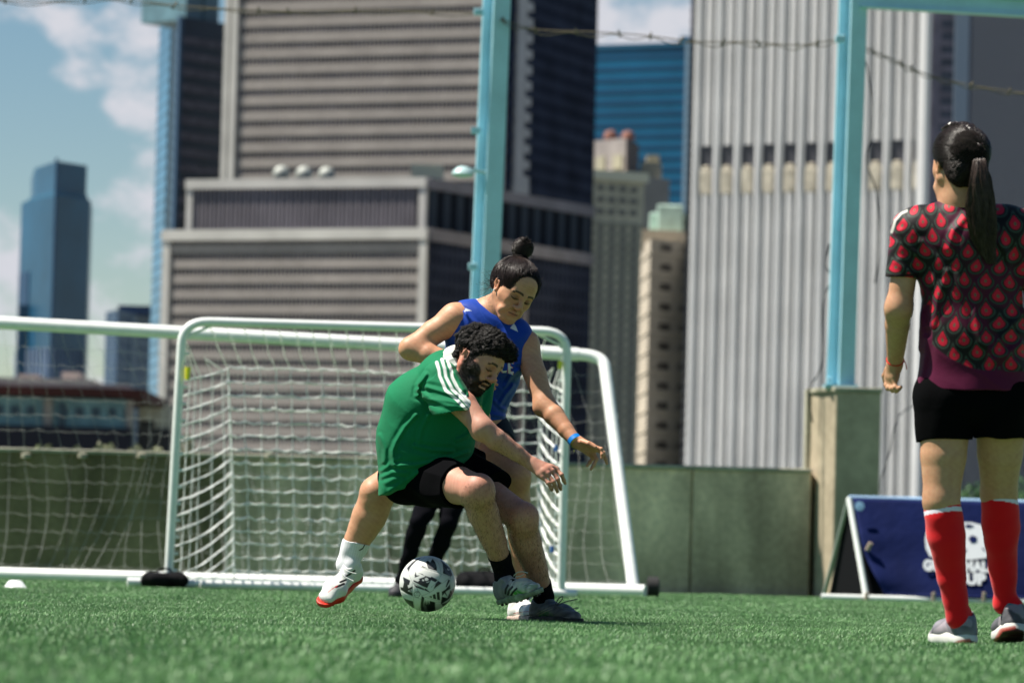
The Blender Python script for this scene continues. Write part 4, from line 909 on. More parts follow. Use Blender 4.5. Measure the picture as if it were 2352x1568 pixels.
def hand(R, wrist, wr, knuck, fingers, thumb, rk=.0115, rf=.0080, k0=.012):
    """knuck: 4 points; fingers: list of 4 point lists (beyond the knuckle); thumb: point list starting on the palm side"""
    wrist = np.array(wrist)
    for K in knuck: R.append(cap(wrist + (K - wrist) * .18, K, wr, rk, k0))
    for i in range(3): R.append(cap((knuck[i] * .8 + wrist * .2), (knuck[i + 1] * .8 + wrist * .2), rk * 1.05, k=.010))
    for K, fp in zip(knuck, fingers):
        pts = [K] + fp; rs = np.linspace(rf * 1.08, rf * .80, len(pts))
        for i in range(len(pts) - 1): R.append(cap(pts[i], pts[i + 1], rs[i], rs[i + 1], .0035 if i else .006))
        for q in pts[1:-1]: R.append(cap(q, q, rf * 1.03, k=.004))
    rs = np.linspace(rf * 1.45, rf * .95, len(thumb))
    for i in range(len(thumb) - 1): R.append(cap(thumb[i], thumb[i + 1], rs[i], rs[i + 1], .010 if i == 0 else .004))
def foot_frame(heel, toe, up): X = nrm(np.array(toe) - heel); Z = nrm(np.array(up, float) - X * (np.array(up, float) @ X)); return X, Z, np.cross(Z, X)
def shoe(parent, heel, toe, up, colf, solem, upm, size=1.0, studs=0, ankle=None, solef=None, thick=.018, lacecol=None, seed=1, loose=None, collar=.088):
    """sports shoe: heel = rear bottom point, toe = front bottom point"""
    X, Z, Y = foot_frame(heel, toe, up); Lh = np.linalg.norm(np.array(toe) - heel); s = size
    f = lambda x, y, z: np.array(heel) + X * x * Lh + Y * y * s + Z * z * s
    R = [Prim(f(.64, 0, .032), f(.87, 0, .024), (.045 * s, .028 * s), (.034 * s, .021 * s), w=Y, k=.03), Prim(f(.30, 0, .042), f(.62, 0, .036), (.033 * s, .036 * s), (.044 * s, .032 * s), w=Y, k=.03),
         Prim(f(.13, 0, .030), f(.15, 0, .060), (.034 * s, .034 * s), (.031 * s, .030 * s), w=Y, k=.02), Prim(f(.15, 0, .05), f(.20, 0, collar - .012), (.031 * s, .036 * s), (.031 * s, .037 * s), w=Y, k=.02),
         Prim(f(.42, 0, .065), f(.30, 0, collar + .006), (.022 * s, .010), (.022 * s, .008), w=Y, k=.015)]
    for r in R: r.cut = [(f(0, 0, thick * .55), -Z)]
    R.append(Prim(f(.18, 0, collar + .005), f(.24, 0, collar + .03), (.027 * s, .034 * s), w=Y, k=.006, op='s'))
    o = sdf_obj('shoe', R, .0025, upm, parent, colf, disp=lambda p, D: .0009 * wob(p, seed, 22))
    S = [Prim(f(.12, 0, .010), f(.45, 0, .012), (.036 * s, .036 * s), (.034 * s, .036 * s), w=Y, k=.01), Prim(f(.42, 0, .012), f(.66, 0, .010), (.034 * s, .04), (.047 * s, .04), w=Y, k=.02), Prim(f(.64, 0, .010), f(.885, 0, .012), (.047 * s, .04), (.036 * s, .035), w=Y, k=.02)]
    for r in S: r.cut = [(f(0, 0, thick), Z), (f(0, 0, 0), -Z)]
    so = sdf_obj('sole', S, .0025, solem, o, solef)
    if studs:
        b = MB(); g = random.Random(seed)
        for (x, y) in ((.10, .018), (.10, -.018), (.22, .02), (.22, -.02), (.58, .034), (.58, -.034), (.70, .036), (.70, -.036), (.82, .026), (.82, -.026), (.68, 0), (.9, 0)):
            b.tube([f(x, y, .003), f(x, y, -.009)], [.007 * s, .005 * s], 8)
        b.build('stud', studs, so, smooth=True)
    if lacecol is not None:
        b = MB()
        for i in range(6):
            x = .36 + .05 * i; z = .083 - .0075 * i + .002; w = .022 - .0012 * i
            b.tube([f(x, -w, z - .012), f(x + .01, -w * .5, z), f(x + .018, w * .2, z + .001), f(x + .03, w, z - .013)], .0022, 5); b.tube([f(x + .03, -w, z - .013), f(x + .02, -w * .4, z + .001), f(x + .008, w * .5, z), f(x, w, z - .012)], .0022, 5)
        for L in (loose or []): b.tube(catmull(L, 6), .0022, 5)
        b.build('laces', lacecol, o, smooth=True)
    return o, f
def vnormals(V, F):
    n = np.cross(V[F[:, 2]] - V[F[:, 0]], V[F[:, 3]] - V[F[:, 1]]); N = np.zeros_like(V)
    for k in range(4): np.add.at(N, F[:, k], n)
    return N / (np.linalg.norm(N, axis=1, keepdims=True) + 1e-12)
def skincol(V, base, seed=1, var=.04):
    c = np.tile(np.array(base, float), (len(V), 1)); n = wob(V, seed, 9)[:, None]; n2 = wob(V, seed + 1, 40, 6)[:, None]
    return c * (1 + var * n * np.array([.5, 1.0, 1.1]) + .055 * n2 * np.array([.6, 1, 1]))
def facepaint(c, V, h, lip, brow=(.018, .012, .010), eyes=1, lidline=(.02, .012, .01)):
    q = h.loc(V); x, y, z = q[:, 0], q[:, 1], q[:, 2]; ax = np.abs(x); fr = y > .035
    # flush on cheeks, nose and ears
    near = (np.abs(q).max(1) < .15) * 1.0; fr = fr & (near > 0)
    red = near * np.exp(-(((ax - .040) / .018) ** 2 + ((z + .022) / .016) ** 2)) * .35 * fr + np.exp(-((x / .012) ** 2 + ((z + .030) / .014) ** 2)) * .35 * (y > .09) * near + (ax > .074) * .35 * near
    c = c * (1 - red[:, None] * np.array([0, .28, .30]))
    bz = .026 - ((ax - .030) / .030) ** 2 * .007 + .004 * (ax > .045) * -1
    m = sm(.0052 - np.abs(z - bz) * (1 + (ax - .01) * 9), -.0012, .0014) * (ax > .011) * (ax < .054) * fr; c = mixc(c, brow, m * .92)
    soc = np.exp(-(((ax - .031) / .017) ** 2 + ((z - .001) / .011) ** 2)) * fr; c = c * (1 - .55 * soc[:, None] * np.array([.85, 1, 1]))  # eye sockets darkened: shade put into the skin colour
    m = sm(1 - np.hypot((ax - .031) / .0145, (z + .0045) / .0058), 0, .5) * (y > .04) * near; c = mixc(c, (.06, .032, .022), m * .62)
    lz = -.0065 + ((ax - .031) / .016) ** 2 * .004; m = sm(.0030 - np.abs(z - lz + .0008), 0, .0016) * (np.abs(ax - .031) < .0165) * fr; c = mixc(c, lidline, m * .95)
    fold_ = linedist(np.stack([ax, z], 1), [(.017, -.034), (.027, -.048), (.031, -.064)]); c = c * (1 - .32 * (sm(.0032 - fold_, 0, .0030) * (y > .05) * near)[:, None] * np.array([.8, 1, 1]))  # nose-to-mouth folds: crease shade painted as darker skin
    m = sm(.0105 - np.abs(z + .0655) - np.abs(x) * .20, 0, .003) * (ax < .025) * (y > .07) * near; c = mixc(c, lip, m * .75)
    m = sm(.0024 - np.abs(z + .0655), 0, .0014) * (ax < .024) * (y > .07) * near; c = mixc(c, (.06, .02, .02), m * .9)
    return c
skin = mat('skin', rough=.52, spec=.34, vcol=True, sss=.12, bump=(260, .12, .001))
def fabric(name, rough=.78, sheen=.04, bump=(38, .35, .004), **kw): return mat(name, rough=rough, spec=.14, vcol=True, sheen=sheen, bump=bump, **kw)
def hairmat(name, col, rough=.38): return mat(name, col, rough, .32, noise=[(60, .35)])
dark_hair = hairmat('black_brown_hair', (.008, .006, .0055), .55); soft_hair = hairmat('dark_brown_hair', (.020, .012, .010), .36); scalp_hair = mat('matted_hair', (.008, .006, .005), .85, .1, noise=[(80, .4)])
def const(c, var=.03, seed=2):
    return lambda V, N: np.tile(np.array(c, float), (len(V), 1)) * (1 + var * wob(V, seed, 12)[:, None])
def creases(lines, depth=.006, w=5.0):
    """cloth creases drawn along traced lines on the near side of a garment"""
    def f(p, D):
        o = np.zeros(D.shape); m = np.abs(D) < .022
        if m.any():
            q = proj(p[m]); r = np.zeros(len(q))
            for L in lines:
                k, pts = (L[1], L[0]) if isinstance(L[1], float) else (1.0, L)
                d = linedist(q, pts); r += k * (np.exp(-(d / w) ** 2) - .45 * np.exp(-((d - 1.9 * w) / w) ** 2))
            o[m] = -depth * r
        return o
    return f
def fpos(heel, toe, up, size=1.0):
    X, Z, Y = foot_frame(heel, toe, up); Lh = np.linalg.norm(np.array(toe) - heel)
    return lambda x, y, z: np.array(heel) + X * x * Lh + Y * y * size + Z * z * size
def folds(items):
    """items: (centre, direction across the folds, waves per metre, depth, radius)"""
    def f(p, D):
        o = np.zeros(p.shape[:-1])
        for c, d, fr, dep, rad in items:
            q = p - np.array(c); m = np.exp(-(q * q).sum(-1) / rad ** 2); ph = (q @ nrm(d)) * fr * 6.283 + 1.6 * wob(p, 31, 2.2); o += m * dep * (np.abs(np.sin(ph * .5)) - .6)
        return o
    return f
# ------------------------------------------------------------------ man in green
man = thing('person', 'bearded dark-haired man in a green polo shirt and black shorts, crouching over the ball', 'person')
H1 = Head(P(1097, 826, 7.60), D3(.53, .84, .08), D3(.715, -.45, .52), 1.03)
hR = P(1153, 1384, 7.72); tR_ = P(1240, 1362, 7.50); uR = D3(-.18, .93, .22); fR = fpos(hR, tR_, uR, 1.05)
hL = np.array([P(1222, 1418, 7.94)[0], dep(7.93), .008]); tl_ = np.array([P(1332, 1428, 7.74)[0], dep(7.74), .008]); fL = fpos(hL, tl_, (0, 0, 1), 1.05)
SR_ = P(1018, 884, 7.56); SL_ = P(1085, 905, 7.95); EL = P(1108, 984, 7.42); WR = P(1216, 1061, 7.46)
PEL = P(965, 1078, 7.86); HR = P(992, 1098, 7.74); HL = P(1010, 1062, 7.95); KR = P(1098, 1126, 7.44); AR = P(1160, 1318, 7.70); KL = P(1199, 1188, 7.62); AL_ = P(1250, 1372, 7.86)
NB = P(1046, 850, 7.72)
R = H1.prims(mouth=.007, jawo=.004)
R += [cap(H1(0, -.025, -.04), NB, .058, .062, .03), cap(NB, P(1000, 960, 7.78), .08, .15, .06), cap(P(1000, 960, 7.78), PEL, .14, .095, .05), cap(SR_, SL_, .06, .06, .05), cap(HR, HL, .085, .085, .05)]
seglimb(R, [SR_, (SR_ + EL) / 2 + D3(.004, .006, 0), EL], [.058, .052, .040], .02)
FW = lambda t: EL + (WR - EL) * t
seglimb(R, [EL, FW(.28) + D3(0, -.004, .004), FW(.7), WR], [.039, .0415, .032, .0255], .02)
R.append(cap(EL + D3(-.012, -.016, .0), EL, .026, k=.02))
kn = [P(1278, 1077, 7.47), P(1268, 1080.5, 7.435), P(1257.5, 1087, 7.42), P(1246, 1094.5, 7.42)]
fg = [[P(1290, 1090, 7.455), P(1295, 1102, 7.47), P(1298, 1109, 7.485)], [P(1281, 1100, 7.425), P(1286.5, 1115, 7.44), P(1288, 1123, 7.455)], [P(1271, 1106, 7.41), P(1278, 1121, 7.425), P(1280, 1129, 7.44)], [P(1259.5, 1109, 7.41), P(1265.5, 1119, 7.42), P(1268, 1125, 7.435)]]
hand(R, WR, .021, kn, fg, [P(1232, 1062, 7.50), P(1256, 1072, 7.52), P(1272, 1084, 7.53), P(1280, 1096, 7.53)], rk=.0115, rf=.0079)
# hidden left arm reaching down behind the torso
seglimb(R, [SL_, P(1100, 960, 8.02), P(1080, 1030, 7.98)], [.055, .045, .03]); hand(R, P(1080, 1030, 7.98), .022, [P(1085 + 4 * i, 1075, 7.96 + .01 * i) for i in range(4)], [[P(1087 + 4 * i, 1095, 7.94), P(1088 + 4 * i, 1108, 7.93)] for i in range(4)], [P(1078, 1045, 7.94), P(1072, 1070, 7.93)])
# legs
seglimb(R, [HR, HR + (KR - HR) * .55, KR], [.086, .075, .059], .03); R.append(cap(KR + D3(.008, .012, .02), KR + D3(.012, -.012, .02), .045, .043, .03))
seglimb(R, [KR, KR + (AR - KR) * .28 + D3(-.004, 0, -.012), KR + (AR - KR) * .62, AR], [.055, .0555, .046, .034], .03)
R.append(cap(KR + (AR - KR) * .22 + D3(-.022, 0, -.03), KR + (AR - KR) * .5 + D3(-.012, 0, -.02), .040, .030, .04)); R.append(cap(AR, fR(.25, 0, .075), .030, .026, .02)); R.append(cap(fR(.25, 0, .06), fR(.7, 0, .036), .024, .018, .01))
seglimb(R, [HL, HL + (KL - HL) * .5, KL], [.082, .070, .056], .03); R.append(cap(KL + D3(.014, .006, .015), KL + D3(.018, -.024, .012), .042, .038, .03))
seglimb(R, [KL, KL + (AL_ - KL) * .3 + D3(-.006, 0, 0), KL + (AL_ - KL) * .65, AL_], [.052, .0555, .044, .034], .03)
R.append(cap(KL + (AL_ - KL) * .2 + D3(-.024, 0, -.02), KL + (AL_ - KL) * .52 + D3(-.010, 0, -.02), .034, .028, .04)); R.append(cap(AL_, fL(.25, 0, .075), .030, .026, .02)); R.append(cap(fL(.25, 0, .06), fL(.7, 0, .036), .024, .018, .01))
def beardmask(V):
    q = H1.loc(V); x, y, z = q[:, 0], q[:, 1], q[:, 2]; ax = np.abs(x)
    zl = -.050 + .050 * sm(ax, .040, .072)
    nr = (np.abs(q).max(1) < .15) * 1.0; m = nr * sm(zl - z, -.004, .008) * sm(y, -.012, .006) * sm(z, -.130, -.118) * (np.linalg.norm(q - np.array([0, .03, -.05]), axis=1) < .105)
    mu = sm(.0075 - np.abs(z + .0505) - ax * .06, 0, .003) * (ax < .034) * (y > .07) * nr
    lips = (ax < .024) & (z < -.0535) & (z > -.079) & (y > .07)
    m = np.maximum(m, mu); m[lips] = 0
    side = (nr > 0) & (ax > .062) & (z < .03) & (y > .004) & (y < .030); m[side] = np.maximum(m[side], sm(.03 - z[side], 0, .01))
    return m
def mcol(V, N):
    c = skincol(V, (.49, .242, .168), 3, .05); px = proj(V)
    c = facepaint(c, V, H1, (.36, .12, .10)); q = H1.loc(V)
    bm = beardmask(V); c = mixc(c, (.014, .010, .008), np.clip(bm, 0, 1) * .93)
    inmouth = (q[:, 1] < .15) & (np.abs(q[:, 0]) < .019) & (np.abs(q[:, 2] + .067) < .006) & (q[:, 1] > .07); c[inmouth] = (.05, .015, .015)
    neck = (np.abs(q[:, 0]) < .09) & (q[:, 1] > -.12) & (q[:, 2] < -.02) & (q[:, 1] < .02) & (q[:, 2] > -.2); c[neck] *= np.array([1.0, .80, .78])
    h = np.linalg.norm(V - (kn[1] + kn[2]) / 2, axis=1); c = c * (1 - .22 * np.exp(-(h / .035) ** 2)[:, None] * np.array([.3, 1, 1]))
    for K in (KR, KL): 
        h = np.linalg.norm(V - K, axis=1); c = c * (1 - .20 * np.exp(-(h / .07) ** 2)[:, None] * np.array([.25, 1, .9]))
    return c
V, F = sdf_mesh(R, .0026, lambda p, D: .0002 * wob(p, 8, 14)); N = vnormals(V, F)
body = mesh_obj('body', V, F, skin, man, True, mcol(V, N))
bm = beardmask(V); idx = np.nonzero(bm > .6)[0]; idx = RNG.choice(idx, min(3800, len(idx))); d = N[idx] * .6 - H1.U * .8 + RNG.normal(size=(len(idx), 3)) * .35; d /= np.linalg.norm(d, axis=1, keepdims=True)
ln = RNG.uniform(.004, .010, (len(idx), 1)); P3 = np.stack([V[idx] - N[idx] * .001, V[idx] + d * ln * .5 + N[idx] * .001, V[idx] + d * ln], 1)
v, f = strands(P3, np.array([.0005, .0005, .0002])); mesh_obj('beard', v, f, dark_hair, man)
# hair on shins and forearm
px = proj(V); g = RNG
leg = (px[:, 1] > 1110) & (px[:, 1] < 1330) & (px[:, 0] > 1060); arm = (px[:, 0] > 1135) & (px[:, 0] < 1215) & (px[:, 1] > 985) & (px[:, 1] < 1065)
i1 = g.choice(np.nonzero(leg)[0], 6500); i2 = g.choice(np.nonzero(arm)[0], 350); idx = np.concatenate([i1, i2])
dr = np.array([0, 0, -1.0]) + N[idx] * .35 + g.normal(size=(len(idx), 3)) * .35; dr[len(i1):] += nrm(WR - EL) * 1.2; dr /= np.linalg.norm(dr, axis=1, keepdims=True)
ln = g.uniform(.004, .010, (len(idx), 1)); P3 = np.stack([V[idx], V[idx] + dr * ln * .5 + N[idx] * .0012, V[idx] + dr * ln], 1)
v, f = strands(P3, np.array([.00035, .0003, .00015])); mesh_obj('limb_hair', v, f, mat('limb_hair', (.085, .052, .030), .7, .2), man)
# scalp hair
HP = [Prim(H1(0, -.040, .044), H1(0, .018, .052), (.079, .080), (.075, .076), w=H1.L, k=.02)]
HP[0].cut = [(H1(0, .088, .070), .66 * H1.F - .75 * H1.U), (H1(0, -.06, -.070), -H1.U)]
HP += [cap(H1(-.03, .066, .090), H1(.035, .072, .086), .029, .028, .03), cap(H1(.0, .076, .094), H1(.04, .078, .084), .022, .020, .02), cap(H1(-.02, .02, .104), H1(.02, -.04, .102), .027, .024, .03)]
for q in (-1, 1):
    HP.append(cap(H1(q * .070, .022, .030), H1(q * .069, .014, -.010), .011, .006, .012)); HP.append(Prim(H1(q * .088, -.008, -.002), H1(q * .084, -.004, -.02), .027, .023, k=.006, op='s'))
    HP.append(cap(H1(q * .05, -.06, -.03), H1(q * .03, -.075, -.050), .020, .018, .02))
hV, hF = sdf_mesh(HP, .003, lambda p, D: .003 * wob(p, 12, 16) + .002 * wob(p, 13, 40)); hN = vnormals(hV, hF)
hair = mesh_obj('hair', hV, hF, scalp_hair, man, True)
def locks(hV, hN, h, n, nc, lenf, flowd, seed, curl=(.002, .005), r=.0008, lift=.008, K=9, back=-.02):
    """hair strands gathered into locks that share a wave"""
    g = np.random.default_rng(seed); ci = g.integers(0, len(hV), nc); C = hV[ci]; idx = g.integers(0, len(hV), n); v0 = hV[idx]; nn = hN[idx]
    a = np.concatenate([((v0[i:i + 500, None] - C[None]) ** 2).sum(-1).argmin(1) for i in range(0, n, 500)])
    cn = hN[ci]; ql = h.loc(C); fwd = np.where((ql[:, 1:2] > back), nrm(flowd)[None], (-h.U * .9 - h.F * .1)[None])
    cf = fwd + g.normal(size=(nc, 3)) * .45; cph = g.uniform(0, 6.28, nc); ctw = g.uniform(2.2, 5.0, nc); ccr = g.uniform(*curl, nc); cl = lenf(ql) * g.uniform(.8, 1.25, nc)
    fl = cf[a] + g.normal(size=(n, 3)) * .07; fl -= nn * (fl * nn).sum(1, keepdims=True); fl /= np.linalg.norm(fl, axis=1, keepdims=True) + 1e-9; sd = np.cross(nn, fl)
    t = np.linspace(0, 1, K)[None, :, None]; ln = cl[a][:, None, None] * g.uniform(.8, 1.1, (n, 1, 1)); cr = ccr[a][:, None, None] * np.minimum(1, ln / .03); ph = (cph[a] + g.normal(size=n) * .25)[:, None, None]; tw = ctw[a][:, None, None]
    Pc = v0[:, None] + fl[:, None] * ln * t * .85 + nn[:, None] * (np.sin(t * 2.7) * lift * np.minimum(1, ln / .03) + cr * np.sin(ph + tw * t) * t ** .5) + sd[:, None] * cr * np.cos(ph + tw * t) * t ** .5
    tipc = (C + cn * .004)[a][:, None] + (fl * 1.0)[:, None] * ln * .8
    Pc = Pc + (tipc - Pc) * (t ** 1.2) * .72
    return strands(Pc, np.linspace(r, r * .4, K))
v, f = locks(hV, hN, H1, 12000, 620, lambda q: np.where(q[:, 2] > .045, .026, .011), H1.F * .75 + H1.U * .55 + H1.L * .25, 4, curl=(.0012, .0030), lift=.003, r=.0009)
mesh_obj('curls', v, f, dark_hair, hair, True)
def hairline(HP, V, N, h, n, seed, target, rng=(.0, .012), ln=(.012, .03), zmin=-.01):
    """short fine hairs rooted in the skin just outside the hair mass"""
    ql = h.loc(V); m = (np.linalg.norm(ql, axis=1) < .15) & (ql[:, 2] > zmin) & (ql[:, 1] > -.02); idx = np.nonzero(m)[0]; d = np.full(len(idx), 1e3)
    for p in HP: d = fold(d, p, p.d(V[idx]))
    idx = idx[(d > rng[0]) & (d < rng[1])]; g = np.random.default_rng(seed)
    if not len(idx): return None
    idx = g.choice(idx, n); v0 = V[idx]; t = np.linspace(0, 1, 5)[None, :, None]; dr = nrm(0 * h.U + 1e-9) * 0 + (np.array(target) - v0); dr = dr - N[idx] * (dr * N[idx]).sum(1, keepdims=True) * .9
    dr /= np.linalg.norm(dr, axis=1, keepdims=True); dr += g.normal(size=dr.shape) * .16; L = g.uniform(*ln, (n, 1, 1))
    return strands(v0[:, None] + dr[:, None] * L * t + N[idx][:, None] * np.sin(t * 2.2) * .0022, np.array([.0004, .0005, .0005, .0004, .0003]))
r_ = hairline(HP, V, N, H1, 1500, 8, H1(0, -.02, .16), (.0, .009), (.008, .018), .0)
if r_: mesh_obj('hairline', r_[0], r_[1], dark_hair, hair, True)

# shirt
gf = fabric('green_knit'); GREEN = (.004, .150, .062)
hemn = nrm(D3(.42, -.91, 0)); hp = P(990, 1084, 7.6)
S = [Prim(P(1024, 878, 7.73), P(990, 940, 7.77), (.120, .125), (.178, .158), w=D3(.93, -.36, 0), k=.03),
     Prim(P(990, 940, 7.77), P(975, 1010, 7.80), (.178, .158), (.190, .165), w=D3(.95, -.3, 0), k=.05),
     Prim(P(975, 1010, 7.80), P(966, 1065, 7.82), (.186, .165), (.172, .165), w=D3(.93, -.36, 0), k=.05, cut=[(hp, hemn)]),
     Prim(P(935, 1060, 7.80), P(915, 1095, 7.80), (.085, .15), (.055, .13), w=D3(.8, .5, 0), k=.05),
     cap(P(1022, 860, 7.72), P(1022, 872, 7.60), .070, .070, .06), cap(P(1100, 880, 7.76), P(1092, 935, 7.72), .062, .060, .05),
     cap(P(1052, 872, 7.66), P(1078, 918, 7.62), .052, .050, .05)]
S[3].cut = [(P(888, 1131, 7.8), D3(.38, -.92, 0))]
slN = nrm(D3(.55, -.84, .08)); slP = P(1045, 947, 7.48)
S.append(Prim(SR_ + D3(-.01, .01, 0), P(1046, 945, 7.48), (.082, .075), (.086, .078), w=D3(.95, .2, 0), k=.035, cut=[(slP, nrm(D3(.13, -.99, .05)))]))
S.append(Prim(P(1038, 925, 7.50), P(1070, 990, 7.45), (.072, .062), (.066, .058), w=D3(.95, .2, 0), k=.008, op='s', cut=[(P(1045, 934, 7.48), nrm(D3(-.13, .99, 0)))]))
S.append(Prim(H1(0, .0, -.06), NB + D3(-.01, .0, 0), .066, .064, k=.006, op='s'))
stripes = [[(1003, 832), (1008, 848), (1010, 863), (1024, 896), (1048, 916), (1072, 941)], [(1015, 825), (1021, 845), (1024, 865), (1039, 894), (1063, 916), (1080, 936)], [(1028, 829), (1036, 848), (1039, 867), (1051, 891), (1072, 915), (1092, 935)]]
def shirtcol(V, N):
    c = np.tile(np.array(GREEN), (len(V), 1)) * (1 + .04 * wob(V, 5, 6)[:, None]); q = proj(V); front = N @ D3(0, .25, 1) > -.1
    for s_ in stripes: c = mixc(c, (.72, .74, .70), sm(4.6 - linedist(q, s_), 0, 2.2) * front)
    m = sm(1.1 - linedist(q, [(966, 905), (973, 880), (996, 866), (1004, 855)]), 0, 1.0) * front * .45; c = mixc(c, (.02, .33, .16), m)      # sleeve seam
    m = sm(1.1 - linedist(q, [(950, 966), (930, 1000), (912, 1022), (908, 1040), (905, 1082)]), 0, 1.0) * front * .4; c = mixc(c, (.015, .20, .10), m)
    for s_ in ([(991, 941), (1030, 939), (1062, 936), (1090, 927)],): c = mixc(c, (.008, .19, .08), sm(1.0 - linedist(q, s_), 0, .9) * front * .6)
    # white number edge on the back of the shoulder
    m = sm(2.6 - linedist(q, [(951, 826), (960, 829), (957, 838), (945, 843)]), 0, 1.2) + sm(2.2 - linedist(q, [(966, 824), (962, 818), (950, 824), (938, 838)]), 0, 1.2); c = mixc(c, (.70, .72, .70), np.clip(m, 0, 1) * front)
    m = sm(6.0 - np.hypot((q[:, 0] - 1104) * 1.5, q[:, 1] - 936), 0, 1.5) * front; c = mixc(c, (.45, .42, .06), m)
    m = sm(3.2 - np.hypot((q[:, 0] - 1104) * 1.3, q[:, 1] - 937), 0, 1.2) * front; c = mixc(c, (.03, .25, .10), m)
    return c
fd = folds([(P(1010, 925, 7.5), D3(.22, 1, 0), 17, .008, .11), (P(915, 1095, 7.7), D3(.9, .5, 0), 9, .008, .10), (P(1010, 1060, 7.65), D3(.25, 1, 0), 13, .009, .16), (P(1075, 860, 7.6), D3(1, -.5, 0), 18, .006, .09), (P(890, 1000, 7.7), D3(.8, .5, 0), 6, .006, .13), (P(1095, 930, 7.65), D3(1, .3, 0), 15, .006, .09)])
cr1 = creases([[(960, 896), (991, 915), (1051, 925)], [(962, 908), (981, 917), (1029, 931), (1067, 936)], [(981, 889), (1015, 898), (1046, 907)], [(978, 860), (961, 884), (957, 908)], [(1034, 843), (1053, 872), (1063, 896)], [(1046, 856), (1062, 880), (1075, 905)],
    [[(878, 1094), (904, 1084), (935, 1088)], .45], [[(876, 1081), (899, 1065), (918, 1050)], .45], [[(895, 1127), (926, 1107), (959, 1086), (995, 1070)], .6], [(907, 1069), (955, 1068), (1015, 1058), (1075, 1038)], [(904, 1067), (902, 1035), (909, 1016), (931, 980), (955, 954)], [(1101, 925), (1106, 906), (1118, 884)], [(1099, 925), (1087, 903)],
    [(952, 1023), (991, 1033), (1039, 1036)], [(1050, 1010), (1072, 1000), (1088, 985)], [[(886, 1108), (905, 1100), (922, 1101)], .4], [[(985, 952), (968, 985), (962, 1015)], .6], [[(872, 1000), (884, 1030), (882, 1060)], .5]], .0062, 4.6)
sh = sdf_obj('shirt', S, .003, gf, man, shirtcol, lambda p, D: fd(p, D) * .6 + cr1(p, D) + .0030 * wob(p, 21, 3))
# collar
cc = P(1056, 850, 7.645); A_ = nrm(D3(-.36, .93, -.1)); ax = nrm(D3(.84, .36, .25)); ax = nrm(ax - A_ * (ax @ A_)); B_ = np.cross(ax, A_); B_ = B_ if B_ @ D3(0, 0, 1) > 0 else -B_
CP = []; ring = [cc + A_ * .094 * math.cos(a) + B_ * .084 * math.sin(a) + ax * (.004) for a in np.linspace(-2.2, 2.75, 16)]
for i in range(15): CP.append(Prim(ring[i] - ax * .004, ring[i + 1] - ax * .004, (.026, .006), w=ax, k=.006))
CP.append(cap(ring[14], ring[15] + D3(.03, -.015, .0), .010, .005, .008))
CP.append(Prim(H1(0, .0, -.08) * .5 + NB * .5, H1(0, -.02, -.02), .057, .057, k=.003, op='s'))
sdf_obj('collar', CP, .0028, gf, sh, const((.62, .63, .58)))

# shorts
thn = nrm(KR - HR); tln = nrm(KL - P(1075, 1065, 7.85))
S = [Prim(P(943, 1092, 7.82), P(1000, 1092, 7.80), (.118, .13), (.118, .13), w=D3(0, 1, 0), k=.04),
     Prim(P(985, 1098, 7.76), KR, (.108, .104), (.078, .078), w=D3(0, 1, 0), k=.04, cut=[(HR + (KR - HR) * .60, thn)]),
     Prim(P(1015, 1060, 7.92), P(1150, 1122, 7.72), (.098, .10), (.072, .074), w=D3(.6, .8, 0), k=.04, cut=[(P(1147, 1112, 7.74), tln)]), cap(P(1085, 1040, 7.90), P(1106, 1044, 7.86), .024, .016, .03)]
bf = mat('black_jersey', rough=.95, spec=.04, vcol=True, bump=(38, .3, .004))
fd2 = folds([(P(985, 1130, 7.6), D3(.3, 1, 0), 16, .008, .15), (P(1120, 1070, 7.7), D3(.7, .7, 0), 18, .006, .12)])
def shc(V, N):
    c = np.tile(np.array([.0022, .0022, .003]), (len(V), 1)); q = proj(V); m = sm(4 - np.hypot((q[:, 0] - 946) * .8, (q[:, 1] - 1097) * 1.6), 0, 1.5) * (N @ D3(0, 0, 1) > 0); return mixc(c, (.10, .10, .11), m)
sdf_obj('shorts', S, .003, bf, man, shc, lambda p, D: fd2(p, D) + .002 * wob(p, 33, 7))
